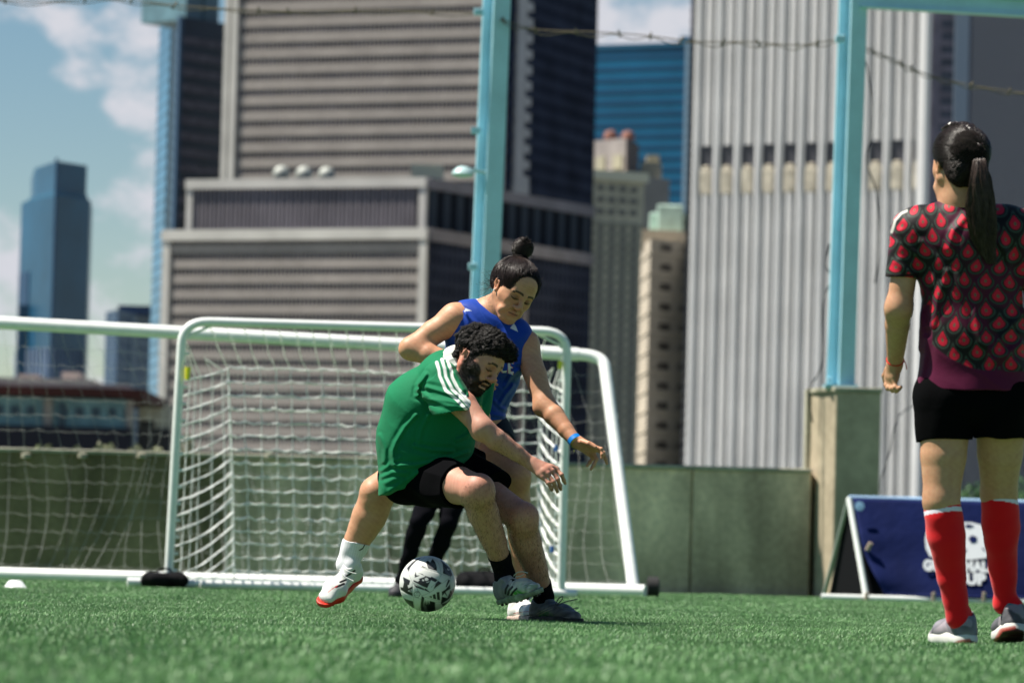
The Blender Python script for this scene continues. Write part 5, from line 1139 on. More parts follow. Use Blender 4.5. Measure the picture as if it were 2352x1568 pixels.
# socks and boots
for nm, a, k_, c0, c1 in (('right', AR, KR, P(1142, 1272, 7.64), 1), ('left', AL_, KL, P(1247, 1334, 7.82), 1)):
    ax_ = nrm(a - k_); top = c0
    fF = fR if nm == 'right' else fL
    S = [Prim(k_ + (a - k_) * .6, a, .049, .038, k=.02, cut=[(top, -ax_)]), cap(a, fF(.22, 0, .082), .037, .032, .02), cap(fF(.22, 0, .07), fF(.5, 0, .050), .028, .022, .01)]
    sdf_obj('sock', S, .003, bf, man, const((.006, .006, .007)), lambda p, D: .0014 * wob(p, 44, 10))
def stripe_on(c, q, front, segs, col, w):
    for s_ in segs: c = mixc(c, col, sm(w - linedist(q, s_), 0, .9) * front)
    return c
lace = mat('grey_lace', (.40, .39, .36), .8, .2); lacew = mat('white_lace', (.70, .70, .68), .7, .2)
def bootR(V, N):
    q = proj(V); c = np.tile(np.array([.48, .46, .38]), (len(V), 1)) * (1 + .22 * wob(V, 4, 30, 7)[:, None]); fr = N @ D3(0, 0, 1) > -.2
    X = (q[:, 0] - 1129) / .108; Y = (q[:, 1] - 1279.5) / .108
    heel_ = sm(430 - X, 0, 120); c = mixc(c, (.15, .145, .165), heel_ * .85)
    c = mixc(c, (.66, .64, .48), sm(170 - np.hypot(X - 640, (Y - 520) * 1.1), 0, 90) * .7)
    gr = np.exp(-(((X - 560) / 170) ** 2 + ((Y - 770) / 110) ** 2)) * (.9 + .4 * wob(V, 9, 45)); c = mixc(c, (.03, .27, .02), np.clip(gr, 0, .95))
    gr = np.exp(-(((X - 800) / 160) ** 2 + ((Y - 620) / 90) ** 2)) * (.4 + .5 * wob(V, 10, 45)); c = mixc(c, (.12, .25, .08), np.clip(gr, 0, .7))
    bl = [[(350, 590), (300, 680), (295, 760)], [(440, 625), (370, 710), (350, 790)], [(530, 660), (450, 740), (405, 830)]]
    for s_ in bl:
        c = mixc(c, (.006, .006, .006), sm(27 - linedist(np.stack([X, Y], 1), s_), 0, 9) * fr)
    return c
def bootL(V, N):
    q = proj(V); c = np.tile(np.array([.105, .105, .10]), (len(V), 1)) * (1 + .25 * wob(V, 6, 30, 7)[:, None])
    X = (q[:, 0] - 1129) / .108; Y = (q[:, 1] - 1279.5) / .108
    gr = np.exp(-(((X - 1130) / 150) ** 2 + ((Y - 1240) / 90) ** 2)) * (.9 + .6 * wob(V, 19, 45)); c = mixc(c, (.015, .14, .02), np.clip(gr, 0, .95))
    for s_ in ([(960, 1200), (1110, 1120), (1240, 1060)], [(1000, 1230), (1150, 1150), (1290, 1090)]): c = mixc(c, (.30, .28, .15), sm(9 - linedist(np.stack([X, Y], 1), s_), 0, 6) * .8)
    for s_ in ([(1330, 1330), (1500, 1270), (1660, 1280), (1800, 1370)], [(850, 1250), (900, 1340), (1010, 1380)]): c = mixc(c, (.34, .34, .33), sm(10 - linedist(np.stack([X, Y], 1), s_), 0, 7) * .8)
    return c
bsh = mat('boot_leather', rough=.55, spec=.35, vcol=True, bump=(140, .35, .002)); solg = mat('dirty_sole', (.20, .24, .16), .7, .3, noise=[(40, .5)]); solb = mat('black_sole', (.02, .022, .02), .6, .3, noise=[(40, .4)]); studm = mat('dark_stud', (.018, .020, .018), .5, .4)
shoe(man, hR, tR_, D3(-.18, .93, .22), bootR, solg, bsh, 1.05, studs=studm, lacecol=lace, seed=3, loose=[[P(1180, 1322, 7.56), P(1188, 1314, 7.54), P(1200, 1312, 7.53), P(1212, 1315, 7.52)], [P(1184, 1324, 7.55), P(1196, 1322, 7.52), P(1204, 1318, 7.51)]])
shoe(man, hL, tl_, (0, 0, 1), bootL, solb, bsh, 1.05, studs=studm, lacecol=mat('dull_lace', (.17, .17, .16), .8, .2), seed=5, loose=[[P(1275, 1388, 7.76), P(1283, 1374, 7.74), P(1292, 1369, 7.73), P(1291, 1376, 7.73), P(1277, 1390, 7.75)], [P(1275, 1390, 7.76), P(1300, 1381, 7.72), P(1326, 1375, 7.70)], [P(1276, 1390, 7.76), P(1296, 1396, 7.71), P(1314, 1397, 7.70), P(1328, 1395, 7.69)]])

# ------------------------------------------------------------------ football
bc = P(981.5, 1340, 7.74); br = .1095
nu, nv = 300, 150; th = np.linspace(0, math.pi, nv + 1); phs = np.linspace(0, 2 * math.pi, nu, endpoint=False)
# pole axis points away from the camera so that detail is even on the near side
Zb = nrm(_co - bc); Xb = nrm(np.cross((0, 0, 1), Zb)); Yb = np.cross(Zb, Xb)
TH, PHI = np.meshgrid(th, phs, indexing='ij'); dirs = np.sin(TH)[..., None] * (np.cos(PHI)[..., None] * Xb + np.sin(PHI)[..., None] * Yb) + np.cos(TH)[..., None] * Zb
dirs = dirs.reshape(-1, 3); idx = np.arange((nv + 1) * nu).reshape(nv + 1, nu); nx = np.roll(idx, -1, 1)
F = np.stack([idx[:-1], idx[1:], nx[1:], nx[:-1]], -1).reshape(-1, 4)
a_ = dirs @ Xb; b_ = dirs @ Yb; zf = dirs @ Zb
X = 770 + a_ * 628; Y = 785 - b_ * 628; X = np.where(zf < 0, 1540 - X, X); Q = np.stack([X, Y], 1)
blackp = [[(215, 640), (390, 720), (360, 830), (330, 815), (350, 900), (290, 920), (225, 880), (245, 760)], [(350, 895), (435, 850), (440, 905), (335, 950), (440, 1000), (450, 1065), (300, 1010), (180, 930), (160, 870)],
          [(455, 705), (560, 745), (600, 700), (570, 680), (680, 640), (720, 620), (660, 570), (550, 540), (660, 590), (840, 640), (860, 620), (1000, 690), (950, 745), (850, 700), (770, 880), (640, 830), (560, 790), (460, 740)],
          [(490, 640), (470, 660), (560, 625), (600, 600), (520, 600), (505, 515), (480, 600)], [(1010, 710), (1095, 755), (910, 900), (960, 770)], [(455, 780), (510, 820), (700, 890), (700, 930), (520, 870)], [(720, 880), (840, 970), (1000, 850), (830, 975), (700, 925)],
          [(810, 1070), (870, 1045), (885, 1100)], [(895, 1025), (955, 1000), (980, 1125), (910, 1110)], [(980, 965), (1045, 955), (1065, 1140), (1000, 1130)], [(650, 1060), (710, 1090), (700, 1290), (780, 1410), (640, 1390), (630, 1250)],
          [(830, 1160), (955, 1190), (960, 1300), (970, 1380), (800, 1420), (700, 1300), (730, 1130), (760, 1260), (770, 1130), (800, 1260), (800, 1140), (840, 1250)], [(1100, 950), (1180, 900), (1280, 780), (1290, 880), (1180, 950), (1240, 1080), (1160, 980), (1110, 1050)], [(1100, 1060), (1230, 1090), (1290, 930), (1370, 860), (1390, 740), (1370, 940), (1290, 1090), (1085, 1240)],
          [(1240, 670), (1280, 690), (1200, 850), (1180, 840)], [(1040, 225), (1140, 310), (1270, 410), (1330, 570), (1290, 610), (1110, 540), (1120, 470), (1100, 330)], [(870, 215), (930, 290), (970, 400), (975, 490), (920, 480), (780, 440), (740, 330), (720, 290), (770, 260), (820, 310)],
          [(640, 190), (500, 290), (390, 420), (335, 520), (305, 440), (410, 320), (520, 230)], [(240, 1110), (340, 1150), (460, 1180), (490, 1340), (400, 1300), (300, 1210)], [(1100, 1230), (1230, 1180), (1340, 1060), (1260, 1200), (1130, 1290)], [(580, 400), (650, 380), (760, 440), (600, 410)]]
greyp = [[(740, 350), (860, 290), (930, 330), (960, 400), (880, 470), (800, 430)], [(1130, 380), (1200, 470), (1290, 590), (1240, 590), (1150, 520)], [(410, 900), (440, 1000), (360, 950)], [(690, 1230), (760, 1280), (800, 1390), (720, 1400)]]
c = np.tile(np.array([.62, .63, .60]), (len(dirs), 1))
def soft(Q, poly):   # antialiased polygon
    m = np.zeros(len(Q))
    for dx, dy in ((-5, -5), (5, -5), (-5, 5), (5, 5), (0, 0)): m += inpoly(Q + np.array([dx, dy]), poly) / 5
    return m
for pl in blackp: c = mixc(c, (.013, .013, .015), soft(Q, pl))
for pl in greyp: c = mixc(c, (.10, .10, .11), soft(Q, pl) * .85)
for pl in ([(770, 650), (800, 690), (760, 720), (715, 710), (708, 670), (735, 645)], [(1215, 420), (1235, 450), (1265, 440), (1245, 480), (1225, 470), (1200, 450)], [(660, 680), (700, 700), (690, 730), (650, 720)], [(820, 720), (740, 750), (760, 765), (810, 745)]): c = mixc(c, (.58, .59, .56), soft(Q, pl))
ring_ = np.abs(np.hypot(X - 548, Y - 1025) - 66); c = mixc(c, (.05, .05, .05), sm(8 - ring_, 0, 5) * .9)
for s_ in ([(482, 1040), (612, 1038)], [(520, 975), (545, 1000), (560, 960), (575, 1000)], [(1300, 890), (1312, 930), (1330, 915), (1318, 880), (1300, 890)]): c = mixc(c, (.05, .05, .05) if s_[0][0] < 1000 else (.6, .6, .6), sm(7 - linedist(Q, s_), 0, 5) * .85)
seams = [[(560, 420), (770, 470), (1050, 545), (1290, 625)], [(270, 400), (340, 550), (440, 770), (660, 1050)], [(440, 770), (780, 900), (1050, 640), (1060, 500), (1000, 300), (880, 210)], [(660, 1050), (840, 970), (1290, 620), (1360, 540)], [(660, 1050), (640, 1250), (600, 1400)], [(560, 420), (700, 270), (860, 200)], [(440, 800), (460, 1100), (500, 1330)], [(720, 1080), (1080, 1160), (1110, 1000), (1100, 950)], [(330, 540), (460, 380), (700, 190)], [(180, 940), (460, 1080), (640, 1130)], [(1290, 620), (1270, 860), (1300, 1000)], [(960, 1190), (1090, 1190), (1090, 1240)]]
ds = np.full(len(Q), 1e9)
for s_ in seams: ds = np.minimum(ds, linedist(Q, [tuple(p) for p in catmull([(*p, 0) for p in s_], 5) for p in [(p[0], p[1])]]))
c = mixc(c, (.12, .12, .11), sm(5.5 - ds, 0, 5) * .75); rr_ = br - .0012 * np.exp(-(ds / 9) ** 2)
ball = mesh_obj('football', bc + dirs * rr_[:, None], F, mat('ball_shell', rough=.38, spec=.5, vcol=True, bump=(500, .12, .0006)), None, True, c)
tag(ball, 'black, grey and white patterned football just above the turf', 'football')
# ------------------------------------------------------------------ woman in blue
wb = thing('person', 'woman with a hair bun in a sleeveless blue shirt, pressing the man from behind', 'person')
H2 = Head(P(1178, 668, 8.08), D3(.50, .84, .20), D3(.45, -.27, .80), 1.0)
NB2 = P(1118, 730, 8.16); SR2 = P(1046, 732, 8.12); SL2 = P(1203, 792, 8.13); ER2 = P(944, 800, 8.08); WR2 = P(1078, 846, 8.00); EL2 = P(1251, 930, 8.02); WL2 = P(1321, 1012, 7.90)
PE2 = P(1072, 1008, 8.24); HR2 = P(1035, 1022, 8.24); HL2 = P(1108, 1018, 8.22); KR2 = P(866, 1130, 8.16); AR2 = P(797, 1296, 8.22); KL2 = P(1182, 1092, 8.02); AL2 = P(1206, 1352, 8.14)
hA = P(824, 1324, 8.27); tA = P(737, 1392, 8.09); uA = D3(-.34, .36, .87); fA_ = fpos(hA, tA, uA); hB = np.array([P(1174, 1420, 8.12)[0], dep(8.14), .006]); tB = np.array([P(1258, 1425, 7.95)[0], dep(7.93), .006]); fB_ = fpos(hB, tB, (0, 0, 1))
R = H2.prims(True)
R += [cap(H2(0, -.020, -.035), NB2, .050, .054, .03), cap(NB2, P(1100, 830, 8.20), .07, .12, .06), cap(P(1100, 830, 8.20), P(1088, 930, 8.22), .125, .11, .05), cap(P(1088, 930, 8.22), PE2, .11, .13, .05), cap(SR2, SL2, .052, .052, .06), cap(HR2, HL2, .12, .12, .05)]
R += [cap(NB2 + D3(0, .01, 0), SR2, .05, .05, .04), cap(NB2, SL2, .05, .05, .04)]
seglimb(R, [SR2, SR2 + (ER2 - SR2) * .5 + D3(0, .004, 0), ER2], [.056, .050, .040], .03); seglimb(R, [ER2, ER2 + (WR2 - ER2) * .3, WR2], [.043, .044, .027], .02); R.append(cap(ER2 + D3(-.010, -.004, 0), ER2 + D3(-.006, 0, 0), .030, k=.02))
hk = [P(1104 + i * 2, 858 + 5 * i, 7.985 - .004 * i) for i in range(4)]
hand(R, WR2, .021, hk, [[P(1121, 864, 7.98), P(1132, 871, 7.985), P(1139, 874, 7.99)], [P(1122, 871, 7.975), P(1133, 879, 7.98), P(1141, 883, 7.985)], [P(1123, 878, 7.97), P(1131, 886, 7.975), P(1136, 892, 7.98)], [P(1122, 886, 7.965), P(1127, 892, 7.97), P(1131, 898, 7.975)]], [P(1092, 846, 7.96), P(1108, 844, 7.95), P(1118, 850, 7.95)])
seglimb(R, [SL2, SL2 + (EL2 - SL2) * .5 + D3(.004, 0, 0), EL2], [.054, .046, .038], .03); seglimb(R, [EL2, EL2 + (WL2 - EL2) * .3 + D3(.002, .002, 0), EL2 + (WL2 - EL2) * .7, WL2], [.040, .041, .031, .025], .02); R.append(cap(EL2 + D3(-.016, -.014, 0), EL2 + D3(-.01, -.01, 0), .026, k=.02))
# left hand, palm towards the ground
kn2 = [P(1362, 1024, 7.86), P(1366, 1030, 7.885), P(1363, 1038, 7.90), P(1358, 1044, 7.91)]
fg2 = [[P(1381, 1031, 7.85), P(1383.5, 1043, 7.845), P(1382.5, 1051, 7.845)], [P(1386, 1040, 7.89), P(1391.5, 1054, 7.89), P(1394, 1064, 7.89)], [P(1370, 1054, 7.885), P(1364, 1067, 7.88), P(1357.5, 1077, 7.875)], [P(1362, 1052, 7.915), P(1355, 1061, 7.915), P(1348.5, 1069, 7.91)]]
hand(R, WL2, .0205, kn2, fg2, [P(1337, 1013, 7.86), P(1352, 1018, 7.835), P(1367, 1027, 7.825)], rk=.0112, rf=.0076)
# legs
seglimb(R, [HR2, HR2 + (KR2 - HR2) * .5, KR2], [.105, .090, .064], .03); seglimb(R, [KR2, KR2 + (AR2 - KR2) * .33 + D3(.006, 0, 0), KR2 + (AR2 - KR2) * .66, AR2], [.058, .066, .052, .036], .03)
R.append(cap(KR2 + (AR2 - KR2) * .22 + D3(.020, 0, 0), KR2 + (AR2 - KR2) * .5 + D3(.012, 0, 0), .052, .040, .04)); R.append(cap(KR2 + D3(-.012, .0, .03), KR2 + D3(-.010, -.02, .03), .044, .04, .03)); R.append(cap(AR2, fA_(.24, 0, .075), .032, .026, .02)); R.append(cap(fA_(.24, 0, .06), fA_(.7, 0, .036), .024, .018, .01))
seglimb(R, [HL2, HL2 + (KL2 - HL2) * .5, KL2], [.11, .088, .062], .03); seglimb(R, [KL2, KL2 + (AL2 - KL2) * .35, KL2 + (AL2 - KL2) * .7, AL2], [.056, .055, .044, .034], .03); R.append(cap(KL2 + D3(.012, 0, .03), KL2 + D3(.012, -.03, .02), .042, .036, .03))
R.append(cap(AL2, fB_(.24, 0, .075), .032, .026, .02)); R.append(cap(fB_(.24, 0, .06), fB_(.7, 0, .036), .024, .018, .01))
def wcol(V, N):
    c = skincol(V, (.53, .268, .155), 13, .045); c = facepaint(c, V, H2, (.40, .15, .12)); q = H2.loc(V)
    for (x, z, l) in ((0, .046, .03), (0, .054, .034), (.0, .062, .03)):     # brow wrinkles
        m = sm(.0011 - np.abs(q[:, 2] - z + .25 * q[:, 0] ** 2 * 20 * .1), 0, .0009) * (np.abs(q[:, 0]) < l) * (q[:, 1] > .05); c = c * (1 - .28 * m[:, None])
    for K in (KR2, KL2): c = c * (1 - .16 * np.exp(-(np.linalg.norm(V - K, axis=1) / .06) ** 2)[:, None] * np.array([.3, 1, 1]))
    px = proj(V); m = sm(1.4 - np.hypot(px[:, 0] - 1285, px[:, 1] - 940), 0, 1) * .0; return c
V, F = sdf_mesh(R, .0026, lambda p, D: .0002 * wob(p, 9, 14)); N = vnormals(V, F)
body = mesh_obj('body', V, F, skin, wb, True, wcol(V, N))
# hair drawn up to the bun
HP = [Prim(H2(0, -.038, .040), H2(0, .016, .046), (.081, .083), (.077, .079), w=H2.L, k=.02)]
HP[0].cut = [(H2(0, -.02, -.075), -H2.U)]; HP.append(Prim(H2(0, .118, -.045), H2(0, .110, .046), (.074, .064), (.071, .068), w=H2.L, k=.008, op='s')); HP.append(Prim(H2(0, .06, -.09), H2(0, .06, -.02), (.09, .05), (.09, .045), w=H2.L, k=.006, op='s'))
for q in (-1, 1):
    HP.append(cap(H2(q * .069, .018, .040), H2(q * .070, .012, .012), .010, .006, .012)); HP.append(Prim(H2(q * .090, -.010, -.004), H2(q * .086, -.006, -.02), .028, .024, k=.006, op='s'))
HP.append(cap(H2(-.03, -.075, -.01), H2(.03, -.075, -.01), .030, k=.03)); HP.append(cap(H2(0, -.060, .098), H2(0, -.084, .124), .038, .030, .02))
hV, hF = sdf_mesh(HP, .003, lambda p, D: .0016 * wob(p, 12, 30)); hN = vnormals(hV, hF)
hair2 = mesh_obj('hair', hV, hF, scalp_hair, wb, True)
g = np.random.default_rng(77); n = 9000; K = 12; idx = g.integers(0, len(hV), n); v0 = H2.loc(hV[idx] + hN[idx] * .001)
Tt = np.array([0, -.080, .122]); t = np.linspace(0, 1, K)[None, :, None]; ang = g.uniform(0, 6.28, n)
tgt = Tt + np.stack([np.cos(ang) * .016, np.sin(ang) * .016, np.zeros(n)], 1)
Pl = v0[:, None] * (1 - t) + tgt[:, None] * t; cc_ = np.array([0, -.012, .040]); dv = (Pl - cc_) / np.array([.083, .112, .088]); rr = np.linalg.norm(dv, axis=2, keepdims=True)
r0 = np.linalg.norm((v0 - cc_) / np.array([.083, .112, .088]), axis=1)[:, None, None]; want = r0 * (1 - t) + 1.10 * t; Pl = cc_ + dv / rr * np.maximum(rr, want) * np.array([.083, .112, .088])
Pl += .0012 * np.sin(t * 14 + ang[:, None, None] * 3) + g.normal(size=Pl.shape) * .0004
Pw = H2.C + Pl[..., 0:1] * H2.L + Pl[..., 1:2] * H2.F + Pl[..., 2:3] * H2.U
v, f = strands(Pw, np.full(K, .0007)); mesh_obj('strands', v, f, soft_hair, hair2, True)
r_ = hairline(HP, V, N, H2, 3200, 9, H2(0, -.08, .13), (.0, .007), (.016, .040), -.02)
if r_: mesh_obj('hairline', r_[0], r_[1], soft_hair, hair2, True)
# bun: coiled locks round a core
bc2 = H2(0, -.098, .155); bun = sdf_obj('bun', [Prim(bc2 - H2.U * .012, bc2 + H2.U * .010, (.036, .034), (.034, .032), w=H2.L, k=.01)], .003, scalp_hair, hair2, None, lambda p, D: .005 * wob(p, 4, 12) + .002 * wob(p, 4, 30))
ls = []; 
for i in range(1500):
    a0 = g.uniform(0, 6.28); tilt = g.normal() * .55; az = g.uniform(0, 6.28); nrm_ = nrm(H2.U * math.cos(tilt) + (H2.L * math.cos(az) + H2.F * math.sin(az)) * math.sin(tilt)); e1 = nrm(np.cross(nrm_, (.3, .5, .8))); e2 = np.cross(nrm_, e1); rad = g.uniform(.028, .045); off_ = g.normal() * .014
    aa = a0 + np.linspace(0, g.uniform(1.2, 3.0), K); rl = np.sqrt(max(rad ** 2 - off_ ** 2, 1e-4)); ls.append([bc2 + nrm_ * off_ + e1 * rl * math.cos(q) + e2 * rl * math.sin(q) for q in aa])
v, f = strands(np.array(ls), np.full(K, .0008)); mesh_obj('strands', v, f, soft_hair, bun, True)
# wisps and curls round the nape, temples and bun
ls = []
for i in range(150):
    k = i % 3
    if k == 0: p0 = H2(-.070 + g.normal() * .006, -.045 + g.normal() * .02, -.01 + g.normal() * .02); d0 = D3(-.8, -.35 + g.normal() * .5, .2 * g.normal()); L_ = g.uniform(.02, .06); cr = .008
    elif k == 1:
        a = g.uniform(-1.6, 1.6); p0 = H2(.083 * math.sin(a), -.012 + .02 * g.normal(), .04 + .082 * math.cos(a)); d0 = nrm(p0 - H2(0, 0, .03)) * .5 + g.normal(size=3) * .6; L_ = g.uniform(.012, .035); cr = .004
    else: p0 = bc2 + nrm(g.normal(size=3)) * .038; d0 = nrm(p0 - bc2) * .6 + g.normal(size=3) * .7; L_ = g.uniform(.015, .04); cr = .005
    d0 = nrm(d0); e1 = nrm(np.cross(d0, (.2, .9, .3))); e2 = np.cross(d0, e1); ph = g.uniform(0, 6.28); tw = g.uniform(4, 9)
    ls.append([p0 + d0 * L_ * s + cr * s * (e1 * (math.cos(ph + tw * s) - math.cos(ph)) + e2 * (math.sin(ph + tw * s) - math.sin(ph))) for s in np.linspace(0, 1, K)])
v, f = strands(np.array(ls), np.linspace(.00055, .0003, K)); mesh_obj('wisps', v, f, soft_hair, hair2)
# shirt
bfab = fabric('blue_jersey', rough=.55, sheen=.1, bump=(30, .3, .004)); BLUE = np.array([.006, .045, .33])
S = [Prim(P(1066, 742, 8.14), P(1178, 786, 8.14), (.088, .075), (.085, .075), w=D3(-.37, .93, 0), k=.04), Prim(P(1112, 762, 8.17), P(1102, 860, 8.20), (.150, .125), (.150, .125), w=D3(1, 0, 0), k=.05),
     Prim(P(1102, 860, 8.20), P(1086, 930, 8.22), (.150, .125), (.128, .125), w=D3(1, 0, 0), k=.05), Prim(P(1086, 925, 8.22), P(1086, 975, 8.22), (.130, .13), (.126, .13), w=D3(1, 0, 0), k=.04, cut=[(P(1086, 968, 8.2), D3(.1, -1, 0))]),
     cap(P(1150, 830, 8.08), P(1165, 830, 8.09), .052, .050, .05), cap(P(1180, 780, 8.12), P(1178, 825, 8.13), .070, .062, .05), cap(P(1090, 812, 8.08), P(1095, 812, 8.08), .052, .050, .05), cap(P(1060, 716, 8.16), P(1100, 716, 8.17), .035, .045, .03)]
S.append(cap(SR2 + D3(-.045, .0, .0), SR2 + D3(-.055, .03, 0), .074, .08, k=.012, op='s')); S.append(cap(SL2 + D3(.078, -.045, 0), SL2 + D3(.085, .01, 0), .062, .062, k=.012, op='s'))
S.append(Prim(H2(0, .0, -.05), NB2 + D3(.004, .012, .01), .055, .060, k=.006, op='s')); 
def bcol(V, N):
    c = np.tile(BLUE, (len(V), 1)) * (1 + .05 * wob(V, 5, 6)[:, None]); q = proj(V); fr = (N @ D3(0, .2, 1) > -.1) * 1.0
    for pl in ([(1180.6, 742), (1186, 751), (1190, 762), (1172, 754)], [(1070, 708), (1084, 713.6), (1066, 716)], [(1092, 686), (1122, 687), (1120, 694), (1102, 693)]): c = mixc(c, (.62, .64, .70), np.clip(.5 * inpoly(q, pl) + .5 * inpoly(q + .8, pl), 0, 1) * fr)
    def letter(polys, c):
        for pl in polys:
            m = inpoly(q, [(x + (1 if x > 1170 else -1) * .8, y) for x, y in pl]) * fr; c = mixc(c, (.55, .04, .05), m)
        for pl in polys: c = mixc(c, (.66, .68, .72), inpoly(q, pl) * fr)
        return c
    c = letter([[(1167, 828), (1171.5, 829), (1173, 858), (1167, 857)], [(1171, 852), (1179.5, 854), (1178.5, 861), (1171, 858)], [(1171, 841), (1177, 842), (1177, 846), (1171, 845)], [(1171, 829), (1179, 831), (1179, 835), (1171, 834)]], c)
    c = letter([[(1152, 852), (1164, 851), (1163, 856), (1154, 856)], [(1149, 828), (1153, 828), (1154, 855), (1150, 850)], [(1151, 826), (1163, 827), (1163, 831), (1152, 831)]], c)
    m = sm(1.0 - linedist(q, [(1105, 694), (1104, 715), (1115, 733), (1138, 750), (1160, 757)]), 0, .9) * fr; return mixc(c, (.02, .09, .45), m * .6)
fd3 = folds([(P(1085, 735, 8.08), D3(.5, .85, 0), 15, .007, .09), (P(1180, 800, 8.08), D3(-.6, .8, 0), 15, .006, .08), (P(1150, 900, 8.1), D3(.6, .8, 0), 13, .008, .10), (P(1050, 790, 8.1), D3(.7, .7, 0), 14, .007, .10), (P(1130, 955, 8.1), D3(.1, 1, 0), 16, .007, .08)])
cr2 = creases([[(1067, 714), (1094, 744), (1105, 760)], [(1068, 721), (1074, 738), (1080, 758)], [(1165, 805), (1185, 822), (1190, 835)], [(1160, 887), (1174, 862), (1190, 850)], [(1127, 950), (1156, 955)], [(1150, 926), (1160, 908), (1178, 886)], [(1135, 920), (1150, 935), (1158, 940)], [(1030, 700), (1050, 705), (1060, 716)]], .0055, 4.0)
sh2 = sdf_obj('shirt', S, .003, bfab, wb, bcol, lambda p, D: fd3(p, D) * .6 + cr2(p, D) + .002 * wob(p, 22, 4))
S = [Prim(PE2 + D3(-.06, 0, 0), PE2 + D3(.06, 0, 0), (.13, .13), w=D3(0, 1, 0), k=.04), Prim(HL2, KL2, (.115, .115), (.075, .08), w=D3(0, 1, 0), k=.04, cut=[(HL2 + (KL2 - HL2) * .28, nrm(KL2 - HL2))]), Prim(HR2, KR2, (.115, .115), (.09, .09), w=D3(0, 1, 0), k=.04, cut=[(HR2 + (KR2 - HR2) * .35, nrm(KR2 - HR2))])]
S[0].cut = []
sdf_obj('shorts', S, .004, fabric('navy_jersey', rough=.8, sheen=.05), wb, const((.008, .010, .022)))
# wristband, bracelet, earring
ax_ = nrm(WL2 - EL2); e1 = nrm(np.cross(ax_, (0, 0, 1))); e2 = np.cross(ax_, e1); wc = WL2 + ax_ * -.004
b = MB(); prof = [(.0275, -.0095), (.0285, -.0095), (.0285, .0095), (.0275, .0095)]
for r_, z_ in prof:
    for k in range(28): w_ = 2 * math.pi * k / 28; b.v.append(tuple(wc + e1 * r_ * math.cos(w_) + e2 * r_ * 1.0 * math.sin(w_) + ax_ * z_))
for i in range(4):
    for k in range(28): b.f.append([i * 28 + k, i * 28 + (k + 1) % 28, ((i + 1) % 4) * 28 + (k + 1) % 28, ((i + 1) % 4) * 28 + k])
o = b.build('wristband', mat('bright_blue_band', (.005, .20, .62), .45, .4), wb, smooth=True)
b = MB(); b.tube([wc + ax_ * .016 + e1 * .0262 * math.cos(a) + e2 * .0262 * math.sin(a) for a in np.linspace(0, 6.28, 28, endpoint=False)], .0014, 5, closed=True); b.tube([wc + ax_ * .018 + D3(-.012, -.024, .012), wc + ax_ * .018 + D3(-.012, -.034, .014)], .0022, 5); b.build('bracelet', mat('green_thread', (.16, .20, .03), .7, .3), wb, smooth=True)
b = MB(); q = H2(-.081, .002, -.026); b.lathe(q - np.array([0, 0, .004]), [(.001, 0), (.004, .002), (.004, .006), (.001, .008)], 10); b.build('earring', mat('pearl', (.75, .74, .70), .25, .5), wb, smooth=True)
# socks and shoes
S = [Prim(KR2 + (AR2 - KR2) * .55, AR2, .064, .041, k=.02, cut=[(P(817, 1244, 8.18), -nrm(D3(-.25, -1, 0)))]), cap(AR2, fA_(.20, 0, .090), .040, .032, .02), cap(fA_(.22, 0, .07), fA_(.48, 0, .05), .028, .022, .01)]
def sockc(V, N):
    c = np.tile(np.array([.72, .72, .75]), (len(V), 1)); q = proj(V); f_ = N @ D3(0, 0, 1) > -.2; m = sm(1.8 - linedist(q, [(838, 1250), (833, 1259), (826, 1263)]), 0, 1) * f_; c = mixc(c, (.02, .02, .02), m)
    rib_ = np.sin((q[:, 0] + .25 * (q[:, 1] - 1250)) * 1.15); m = (q[:, 1] < 1284 - (q[:, 0] - 800) * -.2) * .10; return c * (1 - (m * (rib_ > 0))[:, None])
sdf_obj('sock', S, .003, fabric('white_knit', rough=.8, sheen=.2), wb, sockc, lambda p, D: .0012 * wob(p, 44, 12))
whl = mat('white_boot', rough=.38, spec=.5, vcol=True, bump=(120, .25, .0015)); reds = mat('red_sole', (.62, .022, .008), .4, .5, noise=[(60, .15)])
def bootA(V, N):
    q = proj(V); c = np.tile(np.array([.68, .69, .66]), (len(V), 1)) * (1 + .04 * wob(V, 4, 20)[:, None]); fr = N @ D3(0, 0, 1) > -.3; X = (q[:, 0] - 696) / .132; Y = (q[:, 1] - 1204) / .132; Q = np.stack([X, Y], 1)
    for s_, w in (([(735, 905), (810, 865), (900, 800)], 20), ([(650, 1000), (745, 960)], 22), ([(575, 1085), (640, 1060), (710, 1030)], 24)): c = mixc(c, (.006, .006, .008), sm(w - linedist(Q, s_), 0, 8) * fr)
    for s_, w in (([(430, 1180), (520, 1110), (590, 1065)], 7), ([(300, 1130), (305, 1080), (345, 950)], 6), ([(560, 1095), (600, 1060)], 9)): c = mixc(c, (.60, .02, .02), sm(w - linedist(Q, s_), 0, 5) * fr)
    c = mixc(c, (.02, .02, .02), sm(14 - linedist(Q, [(315, 1000), (322, 1040)]), 0, 7) * fr)
    for s_ in ([(380, 960), (450, 850)], [(400, 1000), (500, 900)], [(480, 1000), (600, 900)], [(440, 1070), (560, 1050)], [(470, 940), (520, 860)]): c = c * (1 - .35 * (sm(6 - linedist(Q, s_), 0, 5) * fr)[:, None])
    return c
shoe(wb, hA, tA, uA, bootA, reds, whl, 1.0, studs=reds, lacecol=lacew, seed=9, loose=[[P(786, 1302, 8.12), P(800, 1312, 8.10), P(818, 1317, 8.10)], [P(780, 1306, 8.11), P(790, 1322, 8.09), P(812, 1334, 8.08)]])
S = [cap(P(1200, 1322, 8.14), AL2, .040, .038, .02), cap(AL2, fB_(.20, 0, .090), .038, .032, .02), cap(fB_(.22, 0, .07), fB_(.48, 0, .05), .028, .022, .01)]
